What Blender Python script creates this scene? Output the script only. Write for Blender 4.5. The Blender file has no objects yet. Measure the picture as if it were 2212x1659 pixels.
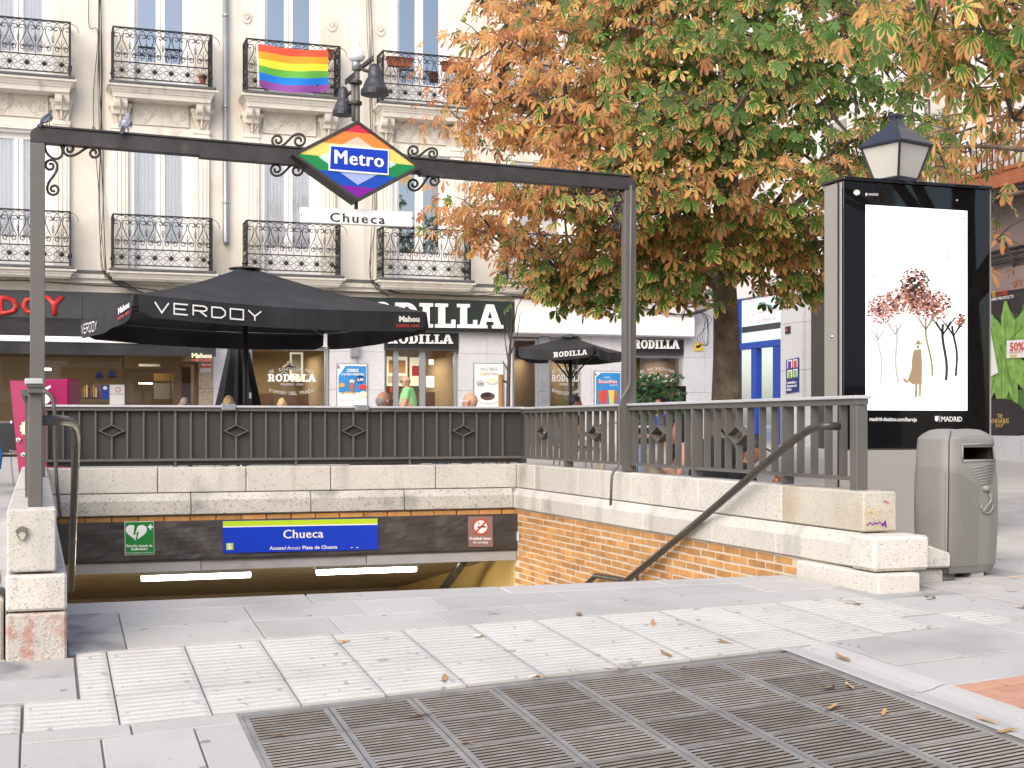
import bpy, bmesh, random
from math import *
from mathutils import Vector as V, Matrix
random.seed(7)
sc = bpy.context.scene
COL = sc.collection
# ------------------------------------------------------------------ camera, sky, sun, exposure
F, CX, HY, CZ = 2988.0, 1106.0, 918.0, 1.8      # focal length in picture units (2212 wide), centre, horizon row, eye height
TH = atan(F / 8700.0)
S_, C_ = sin(TH), cos(TH)
cam = bpy.data.cameras.new('camera')
cam.sensor_width = 36.0
cam.lens = F / 2212.0 * 36.0
cam.shift_y = (HY - 829.5) / 2212.0
cam.clip_start, cam.clip_end = 0.1, 500.0
co = bpy.data.objects.new('camera', cam)
COL.objects.link(co)
co.location = (0, 0, CZ)
co.rotation_euler = (pi / 2, 0, -TH)
sc.camera = co
SUN_EL, SUN_AZ = radians(38), radians(222)       # azimuth clockwise from +Y
world = bpy.data.worlds.new('World')
sc.world = world
world.use_nodes = True
wn = world.node_tree
sky = wn.nodes.new('ShaderNodeTexSky')
sky.sky_type = 'NISHITA'
sky.sun_disc = False
sky.sun_elevation, sky.sun_rotation = SUN_EL, SUN_AZ
sky.air_density, sky.dust_density, sky.ozone_density = 1.0, 2.5, 1.0
wn.links.new(sky.outputs[0], wn.nodes['Background'].inputs[0])
wn.nodes['Background'].inputs[1].default_value = 0.15
sl = bpy.data.lights.new('sun', 'SUN')
sl.energy, sl.angle, sl.color = 1.45, radians(65), (1.0, 0.92, 0.82)
so = bpy.data.objects.new('sun', sl)
COL.objects.link(so)
sd = V((sin(SUN_AZ) * cos(SUN_EL), cos(SUN_AZ) * cos(SUN_EL), sin(SUN_EL)))
so.rotation_euler = sd.to_track_quat('Z', 'Y').to_euler()
so.location = (0, 0, 30)
sc.view_settings.view_transform = 'Standard'
sc.view_settings.look = 'None'
sc.view_settings.gamma = 1.0
sc.view_settings.use_curve_mapping = False
sc.view_settings.exposure = 0.84
sc.cycles.max_bounces = 6
sc.cycles.transparent_max_bounces = 12

# ------------------------------------------------------------------ measuring helpers (photograph units -> points at real distances)
def ray(x, y):
    u, v = (x - CX) / F, (HY - y) / F
    return V((S_ + C_ * u, C_ - S_ * u, v))
def fin(r): return V((r.x, r.y, r.z + CZ))
def onY(x, y, Y): r = ray(x, y); return fin(r * (Y / r.y))
def onX(x, y, X): r = ray(x, y); return fin(r * (X / r.x))
def onD(x, y, d): return fin(ray(x, y) * d)
def gz(X, Y):
    if Y < 8.1:
        s = min(0.1, max(0.004, 0.1 - 0.0195 * (X - 0.2)))
        z = -1.0 - (8.1 - Y) * s
    else:
        z = -1.0 + 0.022 * (min(Y, 40) - 8.1)
    return z + 0.025 * min(max(0.0, X - 5.0), 12) + CZ
def onG(x, y):
    r = ray(x, y); lo, hi = 2.0, 60.0
    for _ in range(50):
        m = (lo + hi) / 2; p = fin(r * m)
        if p.z > gz(p.x, p.y): lo = m
        else: hi = m
    return fin(r * lo)

# ------------------------------------------------------------------ materials
def mat(name, col, rough=0.6, metal=0.0, var=0.0, vs=3.0, bump=0.0, bs=60.0, speck=None, rnd=0.0, spec=0.5,
        stain=None, streak=None, emit=0.0, alpha=1.0, trans=0.0, coat=0.0):
    m = bpy.data.materials.new(name); m.use_nodes = True
    n, l = m.node_tree.nodes, m.node_tree.links
    b = n['Principled BSDF']
    b.inputs['Base Color'].default_value = (*col, 1)
    b.inputs['Roughness'].default_value = rough
    b.inputs['Metallic'].default_value = metal
    b.inputs['Specular IOR Level'].default_value = spec
    b.inputs['Coat Weight'].default_value = coat
    g = n.new('ShaderNodeNewGeometry')
    def noise(scale, detail=4):
        t = n.new('ShaderNodeTexNoise'); t.inputs['Scale'].default_value = scale; t.inputs['Detail'].default_value = detail
        l.new(g.outputs['Position'], t.inputs['Vector']); return t
    def ramp(src, a, c):
        r = n.new('ShaderNodeMapRange'); r.inputs[1].default_value = a; r.inputs[2].default_value = c
        l.new(src, r.inputs[0]); return r.outputs[0]
    def math(op, a, c):
        q = n.new('ShaderNodeMath'); q.operation = op
        for i, w in enumerate((a, c)):
            if isinstance(w, (int, float)): q.inputs[i].default_value = w
            else: l.new(w, q.inputs[i])
        return q.outputs[0]
    rgb = n.new('ShaderNodeRGB'); rgb.outputs[0].default_value = (*col, 1); cur = rgb.outputs[0]
    def mix(fac, c2):
        nonlocal cur
        x = n.new('ShaderNodeMix'); x.data_type = 'RGBA'
        l.new(fac, x.inputs[0]); l.new(cur, x.inputs[6]); x.inputs[7].default_value = (*c2, 1); cur = x.outputs[2]
    if stain:                                   # (colour, scale, low, high)
        mix(ramp(noise(stain[1]).outputs[0], stain[2], stain[3]), stain[0])
    if streak:                                  # rain streaks: noise drawn out downwards (colour, scale, low, high)
        mp = n.new('ShaderNodeMapping'); mp.inputs['Scale'].default_value = (1, 1, 0.07); l.new(g.outputs['Position'], mp.inputs[0])
        t = noise(streak[1], 5); l.new(mp.outputs[0], t.inputs['Vector']); mix(ramp(t.outputs[0], streak[2], streak[3]), streak[0])
    if speck:
        for (c2, s2, lo, hi) in speck:
            mix(ramp(noise(s2, 2).outputs[0], lo, hi), c2)
    if var or rnd:
        h = n.new('ShaderNodeHueSaturation'); val = 1.0
        if var: val = math('ADD', math('MULTIPLY', math('SUBTRACT', noise(vs).outputs[0], 0.5), var * 4), 1.0)
        if rnd:
            oi = n.new('ShaderNodeObjectInfo')
            val = math('ADD', val, math('MULTIPLY', math('SUBTRACT', oi.outputs['Random'], 0.5), rnd * 2))
        l.new(val, h.inputs['Value']); l.new(cur, h.inputs['Color']); cur = h.outputs[0]
    l.new(cur, b.inputs['Base Color'])
    if bump:
        bp = n.new('ShaderNodeBump'); bp.inputs['Strength'].default_value = min(1, bump); bp.inputs['Distance'].default_value = 0.01 * bump
        l.new(noise(bs, 5).outputs[0], bp.inputs['Height']); l.new(bp.outputs[0], b.inputs['Normal'])
    if emit:
        l.new(cur, b.inputs['Emission Color']); b.inputs['Emission Strength'].default_value = emit
    if alpha < 1: b.inputs['Alpha'].default_value = alpha
    if trans: b.inputs['Transmission Weight'].default_value = trans
    return m
def glass(name, tint, refl=0.35):
    m = bpy.data.materials.new(name); m.use_nodes = True
    n, l = m.node_tree.nodes, m.node_tree.links
    n.remove(n['Principled BSDF'])
    a, t, x, fr = n.new('ShaderNodeBsdfGlossy'), n.new('ShaderNodeBsdfTransparent'), n.new('ShaderNodeMixShader'), n.new('ShaderNodeFresnel')
    a.inputs['Roughness'].default_value = 0.02
    t.inputs['Color'].default_value = (*tint, 1)
    fr.inputs['IOR'].default_value = 1.5
    q = n.new('ShaderNodeMath'); q.operation = 'ADD'; q.inputs[1].default_value = refl; q.use_clamp = True
    l.new(fr.outputs[0], q.inputs[0]); l.new(q.outputs[0], x.inputs[0]); l.new(t.outputs[0], x.inputs[1]); l.new(a.outputs[0], x.inputs[2])
    l.new(x.outputs[0], n['Material Output'].inputs[0])
    return m
GR = ((0.16, 0.14, 0.12), 190, 0.60, 0.68)
M = dict(
    granite=mat('granite_block', (0.64, 0.605, 0.54), 0.85, streak=((0.43, 0.40, 0.36), 3.5, 0.57, 0.75), var=0.07, vs=2.2, bump=0.4, bs=110, rnd=0.05, speck=[GR, ((0.30, 0.28, 0.25), 60, 0.60, 0.75)], stain=((0.33, 0.31, 0.28), 1.7, 0.58, 0.78)),
    granite_low=mat('weathered_granite', (0.57, 0.54, 0.48), 0.9, var=0.12, vs=2.5, bump=0.55, bs=95, rnd=0.08, speck=[GR, ((0.26, 0.25, 0.23), 40, 0.56, 0.72)], stain=((0.25, 0.24, 0.22), 2.6, 0.55, 0.75)),
    stained=mat('red_stained_granite', (0.55, 0.51, 0.45), 0.9, var=0.1, vs=3, bump=0.9, bs=75, speck=[GR], stain=((0.46, 0.13, 0.085), 7.0, 0.52, 0.70)),
    rusty=mat('rust_stained_granite', (0.54, 0.50, 0.42), 0.9, var=0.1, vs=3, bump=0.7, bs=75, speck=[GR], stain=((0.44, 0.32, 0.18), 2.6, 0.48, 0.72)),
    mortar=mat('mortar', (0.66, 0.58, 0.46), 0.95, var=0.1, vs=8, bump=0.5, bs=120),
    brick=mat('brick', (0.56, 0.285, 0.095), 0.85, streak=((0.34, 0.17, 0.07), 4, 0.55, 0.78), var=0.16, vs=9, bump=0.5, bs=150, rnd=0.22, stain=((0.50, 0.20, 0.045), 4, 0.5, 0.75)),
    slab=mat('granite_paving', (0.475, 0.455, 0.425), 0.8, var=0.06, vs=1.5, bump=0.25, bs=160, rnd=0.06, speck=[((0.27, 0.27, 0.28), 200, 0.6, 0.72), ((0.23, 0.225, 0.22), 13, 0.70, 0.74)], stain=((0.36, 0.345, 0.325), 1.3, 0.52, 0.75)),
    slab_dirty=mat('dirty_paving', (0.40, 0.385, 0.365), 0.85, var=0.12, vs=3, bump=0.4, bs=120, stain=((0.2, 0.2, 0.21), 3.5, 0.5, 0.68)),
    tactile=mat('tactile_tile', (0.50, 0.485, 0.45), 0.85, var=0.05, vs=3, bump=0.2, bs=150, rnd=0.05, speck=[((0.30, 0.295, 0.285), 15, 0.66, 0.70), ((0.40, 0.385, 0.36), 70, 0.6, 0.75)], stain=((0.40, 0.39, 0.37), 2, 0.5, 0.8)),
    joint=mat('paving_joint', (0.20, 0.18, 0.155), 0.95, var=0.2, vs=6),
    plaza=mat('plaza_ground', (0.40, 0.385, 0.37), 0.85, var=0.08, vs=0.7, bump=0.2, bs=50),
    paver=mat('terracotta_paver', (0.50, 0.27, 0.18), 0.85, var=0.1, vs=10, bump=0.2, bs=150, rnd=0.08),
    grate=mat('cast_iron_grate', (0.30, 0.255, 0.21), 0.6, 0.2, var=0.2, vs=9, bump=0.3, bs=120, rnd=0.22, stain=((0.40, 0.39, 0.40), 14, 0.56, 0.74)),
    grate_edge=mat('worn_grate_edge', (0.31, 0.295, 0.28), 0.5, 0.3, var=0.25, vs=8, bump=0.2, bs=120, rnd=0.1),
    pit=mat('dark_shaft', (0.035, 0.025, 0.02), 0.95),
    paint=mat('grey_paint', (0.122, 0.113, 0.103), 0.5, 0.0, var=0.06, vs=5, bump=0.12, bs=60),
    paint_light=mat('light_grey_rail_top', (0.52, 0.52, 0.53), 0.45, 0.1, var=0.08, vs=5),
    sheet=mat('dark_sheet_steel', (0.05, 0.046, 0.042), 0.55, 0.0, var=0.1, vs=3, bump=0.05, bs=6),
    band=mat('dark_band_paint', (0.05, 0.044, 0.04), 0.55, 0.0, var=0.3, vs=3, bump=0.8, bs=5, stain=((0.10, 0.09, 0.085), 4, 0.55, 0.75)),
    steel=mat('handrail_steel', (0.075, 0.068, 0.063), 0.34, 0.35, var=0.2, vs=6),
    arch=mat('arch_iron', (0.042, 0.037, 0.034), 0.5, 0.1, var=0.35, vs=6, bump=0.3, bs=40, stain=((0.09, 0.06, 0.045), 7, 0.6, 0.75)),
    iron=mat('balcony_iron', (0.018, 0.018, 0.02), 0.5, 0.2),
    plaster=mat('cream_plaster', (0.71, 0.66, 0.585), 0.92, streak=((0.50, 0.45, 0.39), 3.2, 0.56, 0.80), var=0.04, vs=1.2, bump=0.25, bs=50, stain=((0.57, 0.50, 0.41), 0.8, 0.50, 0.78)),
    stucco=mat('pale_stucco', (0.71, 0.67, 0.60), 0.9, streak=((0.46, 0.42, 0.36), 5, 0.56, 0.78), var=0.05, vs=4, bump=0.2, bs=60, stain=((0.55, 0.48, 0.39), 3, 0.6, 0.8)),
    relief=mat('carved_stucco', (0.66, 0.60, 0.52), 0.9, var=0.1, vs=6),
    lead=mat('lead_flashing', (0.10, 0.10, 0.105), 0.6, 0.2, var=0.15, vs=6),
    white=mat('white_paint', (0.80, 0.79, 0.77), 0.5, var=0.03, vs=3),
    whitegloss=mat('white_enamel', (0.82, 0.82, 0.80), 0.3, var=0.03, vs=5),
    zinc=mat('zinc_pipe', (0.32, 0.34, 0.37), 0.4, 0.5, var=0.15, vs=4),
    curtain=mat('lace_curtain', (0.90, 0.90, 0.91), 0.9, var=0.12, vs=40),
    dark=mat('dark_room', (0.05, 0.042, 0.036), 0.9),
    warm=mat('warm_interior', (0.34, 0.26, 0.165), 0.8, var=0.1, vs=2),
    brown=mat('brown_wood', (0.11, 0.06, 0.03), 0.55, var=0.2, vs=5),
    glass=glass('window_glass', (0.9, 0.93, 0.95), 0.45), glass_clear=glass('clear_window_glass', (0.98, 0.98, 0.99), 0.07),
    glass_shop=glass('shop_glass', (0.86, 0.86, 0.84), 0.07),
    glass_dark=mat('black_glass', (0.007, 0.007, 0.008), 0.03, spec=0.5),
    black=mat('black_fabric', (0.013, 0.013, 0.016), 0.75, var=0.3, vs=3, bump=0.6, bs=5, stain=((0.032, 0.032, 0.036), 1.6, 0.45, 0.75)),
    blacksatin=mat('black_satin', (0.02, 0.02, 0.022), 0.4),
    fascia=mat('grey_fascia', (0.045, 0.046, 0.05), 0.5, var=0.1, vs=3),
    greenboard=mat('dark_green_board', (0.016, 0.024, 0.02), 0.4),
    red=mat('red_letter', (0.62, 0.035, 0.03), 0.45),
    redprint=mat('red_print', (0.55, 0.05, 0.05), 0.6),
    cream=mat('cream_letter', (0.75, 0.66, 0.45), 0.5),
    whiteprint=mat('white_print', (0.82, 0.82, 0.80), 0.6),
    greyprint=mat('grey_print', (0.5, 0.5, 0.48), 0.7),
    blackprint=mat('black_print', (0.02, 0.02, 0.022), 0.5),
    navy=mat('navy_print', (0.015, 0.035, 0.16), 0.5),
    skyblue=mat('blue_print', (0.03, 0.22, 0.52), 0.5, var=0.15, vs=4),
    shopgranite=mat('light_granite_cladding', (0.56, 0.56, 0.58), 0.6, var=0.05, vs=2, rnd=0.03, speck=[((0.30, 0.30, 0.32), 90, 0.58, 0.70)]),
    browngranite=mat('brown_granite_cladding', (0.40, 0.32, 0.24), 0.5, speck=[((0.12, 0.09, 0.07), 60, 0.54, 0.64)]),
    alu=mat('aluminium_frame', (0.36, 0.37, 0.39), 0.4, 0.5),
    bluepaint=mat('blue_frame_paint', (0.012, 0.055, 0.36), 0.4),
    metroblue=mat('sign_blue', (0.004, 0.035, 0.42), 0.25, coat=0.3),
    m_red=mat('stripe_red', (0.55, 0.012, 0.035), 0.25, coat=0.3), m_orange=mat('stripe_orange', (0.72, 0.21, 0.02), 0.25, coat=0.3),
    m_yellow=mat('stripe_yellow', (0.78, 0.60, 0.14), 0.25, coat=0.3), m_green=mat('stripe_green', (0.008, 0.22, 0.055), 0.25, coat=0.3),
    m_blue=mat('stripe_blue', (0.008, 0.065, 0.42), 0.25, coat=0.3), m_violet=mat('stripe_violet', (0.20, 0.008, 0.30), 0.25, coat=0.3),
    p_orange=mat('pale_orange', (0.76, 0.50, 0.36), 0.25, coat=0.3), p_yellow=mat('pale_yellow', (0.80, 0.76, 0.56), 0.25, coat=0.3),
    p_green=mat('pale_green', (0.50, 0.68, 0.58), 0.25, coat=0.3), p_blue=mat('pale_blue', (0.34, 0.40, 0.74), 0.25, coat=0.3),
    lime=mat('lime_stripe', (0.48, 0.66, 0.02), 0.35), signblue=mat('wayfinding_blue', (0.004, 0.04, 0.50), 0.35, var=0.05, vs=30),
    aedgreen=mat('safety_green', (0.01, 0.22, 0.035), 0.4), mauve=mat('brown_sign_face', (0.26, 0.15, 0.135), 0.45),
    signred=mat('prohibition_red', (0.58, 0.06, 0.02), 0.4),
    f_red=mat('flag_red', (0.72, 0.08, 0.035), 0.85), f_orange=mat('flag_orange', (0.80, 0.30, 0.02), 0.85), f_yellow=mat('flag_yellow', (0.83, 0.64, 0.04), 0.85),
    f_green=mat('flag_green', (0.10, 0.36, 0.05), 0.85), f_blue=mat('flag_blue', (0.005, 0.17, 0.62), 0.85), f_violet=mat('flag_violet', (0.22, 0.06, 0.28), 0.85),
    chip=mat('broken_stone', (0.17, 0.14, 0.115), 0.95, var=0.2, vs=30), rust=mat('shaded_bar_side', (0.035, 0.026, 0.021), 0.9), magenta=mat('magenta_panel', (0.30, 0.002, 0.075), 0.4, var=0.05, vs=2),
    bark=mat('bark', (0.15, 0.108, 0.075), 0.95, var=0.5, vs=7, bump=1.0, bs=22, stain=((0.20, 0.16, 0.11), 5, 0.5, 0.7)),
    twig=mat('twig_bark', (0.085, 0.068, 0.058), 0.9, var=0.2, vs=8),
    husk=mat('chestnut_husk', (0.30, 0.38, 0.08), 0.8, var=0.3, vs=60),
    kiosk=mat('kiosk_body', (0.36, 0.34, 0.305), 0.5, 0.15, var=0.03, vs=3),
    binplastic=mat('grey_bin_plastic', (0.225, 0.22, 0.20), 0.5, var=0.06, vs=4, bump=0.05, bs=30),
    lamp_metal=mat('lantern_metal', (0.055, 0.06, 0.085), 0.45, 0.3, var=0.2, vs=12, bump=0.15, bs=80),
    lamp_glass=mat('opal_glass', (0.72, 0.68, 0.62), 0.4, var=0.03, vs=8),
    bell=mat('weathered_bell_lamp', (0.05, 0.052, 0.06), 0.45, 0.2, var=0.4, vs=10, stain=((0.35, 0.35, 0.37), 14, 0.62, 0.72)),
    screen=mat('lit_screen', (0.88, 0.96, 0.91), 0.3, emit=0.5),
    sk_red=mat('poster_red', (0.36, 0.075, 0.055), 0.4, emit=0.08), sk_dark=mat('poster_dark', (0.05, 0.035, 0.035), 0.4), sk_grey=mat('poster_grey', (0.42, 0.40, 0.37), 0.4, emit=0.25),
    sk_rust=mat('poster_rust', (0.42, 0.17, 0.09), 0.4, emit=0.1), sk_pink=mat('poster_pink', (0.52, 0.27, 0.24), 0.4, emit=0.1), sk_brown=mat('poster_brown', (0.34, 0.25, 0.15), 0.4, emit=0.1),
    tube_light=mat('fluorescent_tube', (1.0, 0.97, 0.85), 0.4, emit=9.0),
    menu_light=mat('lit_menu_board', (0.72, 0.66, 0.50), 0.5, emit=0.55, var=0.1, vs=3),
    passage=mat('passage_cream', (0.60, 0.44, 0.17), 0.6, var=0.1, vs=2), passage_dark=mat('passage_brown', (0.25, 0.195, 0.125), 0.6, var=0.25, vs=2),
    concrete=mat('painted_concrete', (0.36, 0.355, 0.36), 0.8, var=0.12, vs=3, bump=0.3, bs=30, stain=((0.22, 0.2, 0.19), 3, 0.55, 0.75)),
    skin=mat('skin', (0.52, 0.28, 0.19), 0.55), skin_tan=mat('tanned_skin', (0.36, 0.17, 0.10), 0.55),
    hair_dark=mat('dark_hair', (0.012, 0.01, 0.01), 0.6), hair_blond=mat('blond_hair', (0.50, 0.34, 0.15), 0.6, var=0.3, vs=40), hair_grey=mat('grey_hair', (0.22, 0.19, 0.17), 0.7, var=0.3, vs=40),
    polo=mat('green_polo', (0.22, 0.56, 0.22), 0.85, var=0.08, vs=8), beige=mat('beige_cloth', (0.52, 0.45, 0.36), 0.9, var=0.15, vs=9, bump=0.3, bs=14),
    blacktee=mat('black_cloth', (0.014, 0.014, 0.016), 0.9), bluetee=mat('blue_cloth', (0.01, 0.10, 0.55), 0.85), denim=mat('denim', (0.16, 0.24, 0.38), 0.9), whitecloth=mat('white_cloth', (0.7, 0.7, 0.68), 0.9), purple=mat('purple_cloth', (0.12, 0.03, 0.25), 0.8),
    pig_grey=mat('pigeon_grey', (0.24, 0.25, 0.31), 0.7, var=0.2, vs=40), pig_dark=mat('pigeon_dark', (0.045, 0.05, 0.065), 0.6, var=0.3, vs=40), pig_white=mat('pigeon_white', (0.6, 0.6, 0.63), 0.7), sparrow=mat('sparrow_brown', (0.22, 0.14, 0.08), 0.8, var=0.4, vs=60),
    terracotta=mat('terracotta', (0.38, 0.12, 0.055), 0.7, var=0.15, vs=6), mauvewall=mat('mauve_plaster', (0.27, 0.20, 0.19), 0.9, var=0.05, vs=2),
    pinkwall=mat('pale_pink_plaster', (0.74, 0.68, 0.66), 0.9, var=0.03, vs=2), cable=mat('black_cable', (0.03, 0.03, 0.032), 0.6),
    weed=mat('green_print_leaf', (0.21, 0.39, 0.08), 0.5, var=0.35, vs=7), weed_dark=mat('dark_green_print', (0.06, 0.17, 0.03), 0.5), gold=mat('gold_print', (0.62, 0.42, 0.12), 0.5), posterblack=mat('poster_black', (0.025, 0.018, 0.024), 0.4),
    ivy=mat('ivy_leaf', (0.07, 0.22, 0.05), 0.6, var=0.5, vs=30), chrome=mat('chrome', (0.6, 0.6, 0.62), 0.2, 0.9), yellow=mat('yellow_print', (0.72, 0.52, 0.06), 0.6), toast=mat('toast_print', (0.55, 0.33, 0.13), 0.6), wood=mat('stake_wood', (0.36, 0.20, 0.07), 0.8, var=0.2, vs=12),
    litter=mat('dry_leaf_litter', (0.45, 0.26, 0.11), 0.8, rnd=0.3),
    hood=mat('bin_hood_plastic', (0.25, 0.245, 0.225), 0.55, var=0.05, vs=4),
)
# ------------------------------------------------------------------ mesh builder
class MB:
    def __init__(s): s.v, s.f, s.m = [], [], []
    def add(s, vs, fs, mi=0):
        o = len(s.v); s.v += [tuple(p) for p in vs]
        for f in fs: s.f.append(tuple(o + i for i in f)); s.m.append(mi)
    def obox(s, o, a, b, c, mi=0):
        o, a, b, c = V(o), V(a), V(b), V(c)
        p = [o, o + a, o + a + b, o + b, o + c, o + a + c, o + a + b + c, o + b + c]
        s.add(p, [(3, 2, 1, 0), (4, 5, 6, 7), (0, 1, 5, 4), (1, 2, 6, 5), (2, 3, 7, 6), (3, 0, 4, 7)] if a.cross(b).dot(c) > 0 else [(0, 1, 2, 3), (7, 6, 5, 4), (4, 5, 1, 0), (5, 6, 2, 1), (6, 7, 3, 2), (7, 4, 0, 3)], mi)
    def box(s, x0, x1, y0, y1, z0, z1, mi=0): s.obox((x0, y0, z0), (x1 - x0, 0, 0), (0, y1 - y0, 0), (0, 0, z1 - z0), mi)
    def poly(s, pts, mi=0): s.add(pts, [tuple(range(len(pts)))], mi)
    def prism(s, pts, off, mi=0):
        n = len(pts); off = V(off); q = [V(p) for p in pts]
        s.add(q + [p + off for p in q], [tuple(range(n))[::-1], tuple(range(n, 2 * n))] + [(i, (i + 1) % n, n + (i + 1) % n, n + i) for i in range(n)], mi)
    def tube(s, pts, r, n=6, mi=0, cap=True):
        P = [V(p) for p in pts]; N = len(P); rr = r if isinstance(r, (list, tuple)) else [r] * N
        t = (P[1] - P[0]).normalized(); u = t.orthogonal().normalized(); vs = []
        for i in range(N):
            t2 = (P[min(i + 1, N - 1)] - P[max(i - 1, 0)]).normalized()
            u = (u - t2 * u.dot(t2))
            u = u.normalized() if u.length > 1e-6 else t2.orthogonal().normalized()
            w = t2.cross(u)
            vs += [P[i] + (u * cos(2 * pi * k / n) + w * sin(2 * pi * k / n)) * rr[i] for k in range(n)]
        fs = [(i * n + k, i * n + (k + 1) % n, (i + 1) * n + (k + 1) % n, (i + 1) * n + k) for i in range(N - 1) for k in range(n)]
        if cap: fs += [tuple(range(n))[::-1], tuple((N - 1) * n + k for k in range(n))]
        s.add(vs, fs, mi)
    def lathe(s, c, prof, n=16, mi=0, ph=0.0):
        c = V(c); N = len(prof)
        vs = [c + V((r * cos(2 * pi * k / n + ph), r * sin(2 * pi * k / n + ph), z)) for r, z in prof for k in range(n)]
        fs = [(i * n + k, i * n + (k + 1) % n, (i + 1) * n + (k + 1) % n, (i + 1) * n + k) for i in range(N - 1) for k in range(n)]
        fs += [tuple(range(n))[::-1], tuple((N - 1) * n + k for k in range(n))]
        s.add(vs, fs, mi)
    def ball(s, c, r, n=8, mi=0, sz=1.0):
        s.lathe(c, [(max(1e-4, r * sin(pi * i / n)), -r * sz * cos(pi * i / n)) for i in range(n + 1)], n * 2 if n < 6 else n + 4, mi)
    def ribbon(s, pts, w, closed=False, mi=0, nrm=V((0, -1, 0))):
        P = [V(p) for p in pts]; N = len(P); L, R = [], []
        for i in range(N):
            a = P[i] - P[i - 1] if (i > 0 or closed) else P[1] - P[0]
            b = P[(i + 1) % N] - P[i] if (i < N - 1 or closed) else a
            a, b = a.normalized(), b.normalized(); ca, cb = nrm.cross(a).normalized(), nrm.cross(b).normalized()
            k = (ca + cb); k = k.normalized() if k.length > 0.1 else ca
            h = w / 2 / max(0.4, k.dot(ca)); L.append(P[i] + k * h); R.append(P[i] - k * h)
        s.add(L + R, [(i, (i + 1) % N, N + (i + 1) % N, N + i) for i in range(N if closed else N - 1)], mi)
    def mesh(s, name, mats, smooth=False, bevel=0.0, seg=1, recalc=True):
        me = bpy.data.meshes.new(name); me.from_pydata(s.v, [], s.f)
        for m in (mats if isinstance(mats, (list, tuple)) else [mats]): me.materials.append(M[m] if isinstance(m, str) else m)
        me.polygons.foreach_set('material_index', s.m)
        if bevel or recalc:
            b = bmesh.new(); b.from_mesh(me)
            if recalc: bmesh.ops.recalc_face_normals(b, faces=b.faces)
            if bevel:
                e = [x for x in b.edges if len(x.link_faces) == 2 and x.calc_face_angle(0) > 0.6]
                bmesh.ops.bevel(b, geom=e, offset=bevel, segments=seg, affect='EDGES', clamp_overlap=True)
            b.to_mesh(me); b.free()
        if smooth: me.polygons.foreach_set('use_smooth', [True] * len(me.polygons))
        me.update(); return me
    def build(s, name, mats, parent=None, smooth=False, bevel=0.0, seg=1, recalc=True, label=None, cat=None, group=None, kind=None):
        return obj(name, s.mesh(name, mats, smooth, bevel, seg, recalc), parent, label, cat, group, kind)
def obj(name, me, parent=None, label=None, cat=None, group=None, kind=None):
    o = bpy.data.objects.new(name, me); COL.objects.link(o)
    if parent: adopt(o, parent)
    return tag(o, label, cat, group, kind)
def wloc(o):
    return o.location.copy() if not o.parent else wloc(o.parent) + o.matrix_parent_inverse.translation + o.location
def adopt(o, parent):
    o.parent = parent
    o.matrix_parent_inverse = Matrix.Translation(-wloc(parent))
def tag(o, label=None, cat=None, group=None, kind=None):
    for k, w in (('label', label), ('category', cat), ('group', group), ('kind', kind)):
        if w: o[k] = w
    return o
def thing(name, label, cat, loc=(0, 0, 0), group=None, kind=None):
    o = bpy.data.objects.new(name, None); COL.objects.link(o); o.location = loc; o.empty_display_size = 0.2
    return tag(o, label, cat, group, kind)
BOXES = {}
def piece(parent, name, c, d, m, bevel=0.004, jit=0.0):
    """one box-shaped piece (brick, stone, tile); alike pieces share a mesh"""
    key = (name, tuple(round(x, 3) for x in d), m)
    if key not in BOXES:
        b = MB(); b.box(-d[0] / 2, d[0] / 2, -d[1] / 2, d[1] / 2, -d[2] / 2, d[2] / 2); BOXES[key] = b.mesh(name, m, bevel=bevel)
    o = bpy.data.objects.new(name, BOXES[key]); COL.objects.link(o); adopt(o, parent)
    o.location = V(c) + V([random.uniform(-jit, jit) for _ in range(3)])
    return o
def copy_tree(o, delta=(0, 0, 0), parent=None):
    """a thing or part with copies of everything under it, moved by delta"""
    c = o.copy(); COL.objects.link(c)
    if parent: c.parent = parent
    c.location = o.location + V(delta)
    for ch in list(o.children): copy_tree(ch, (0, 0, 0), c)
    return c
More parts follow.
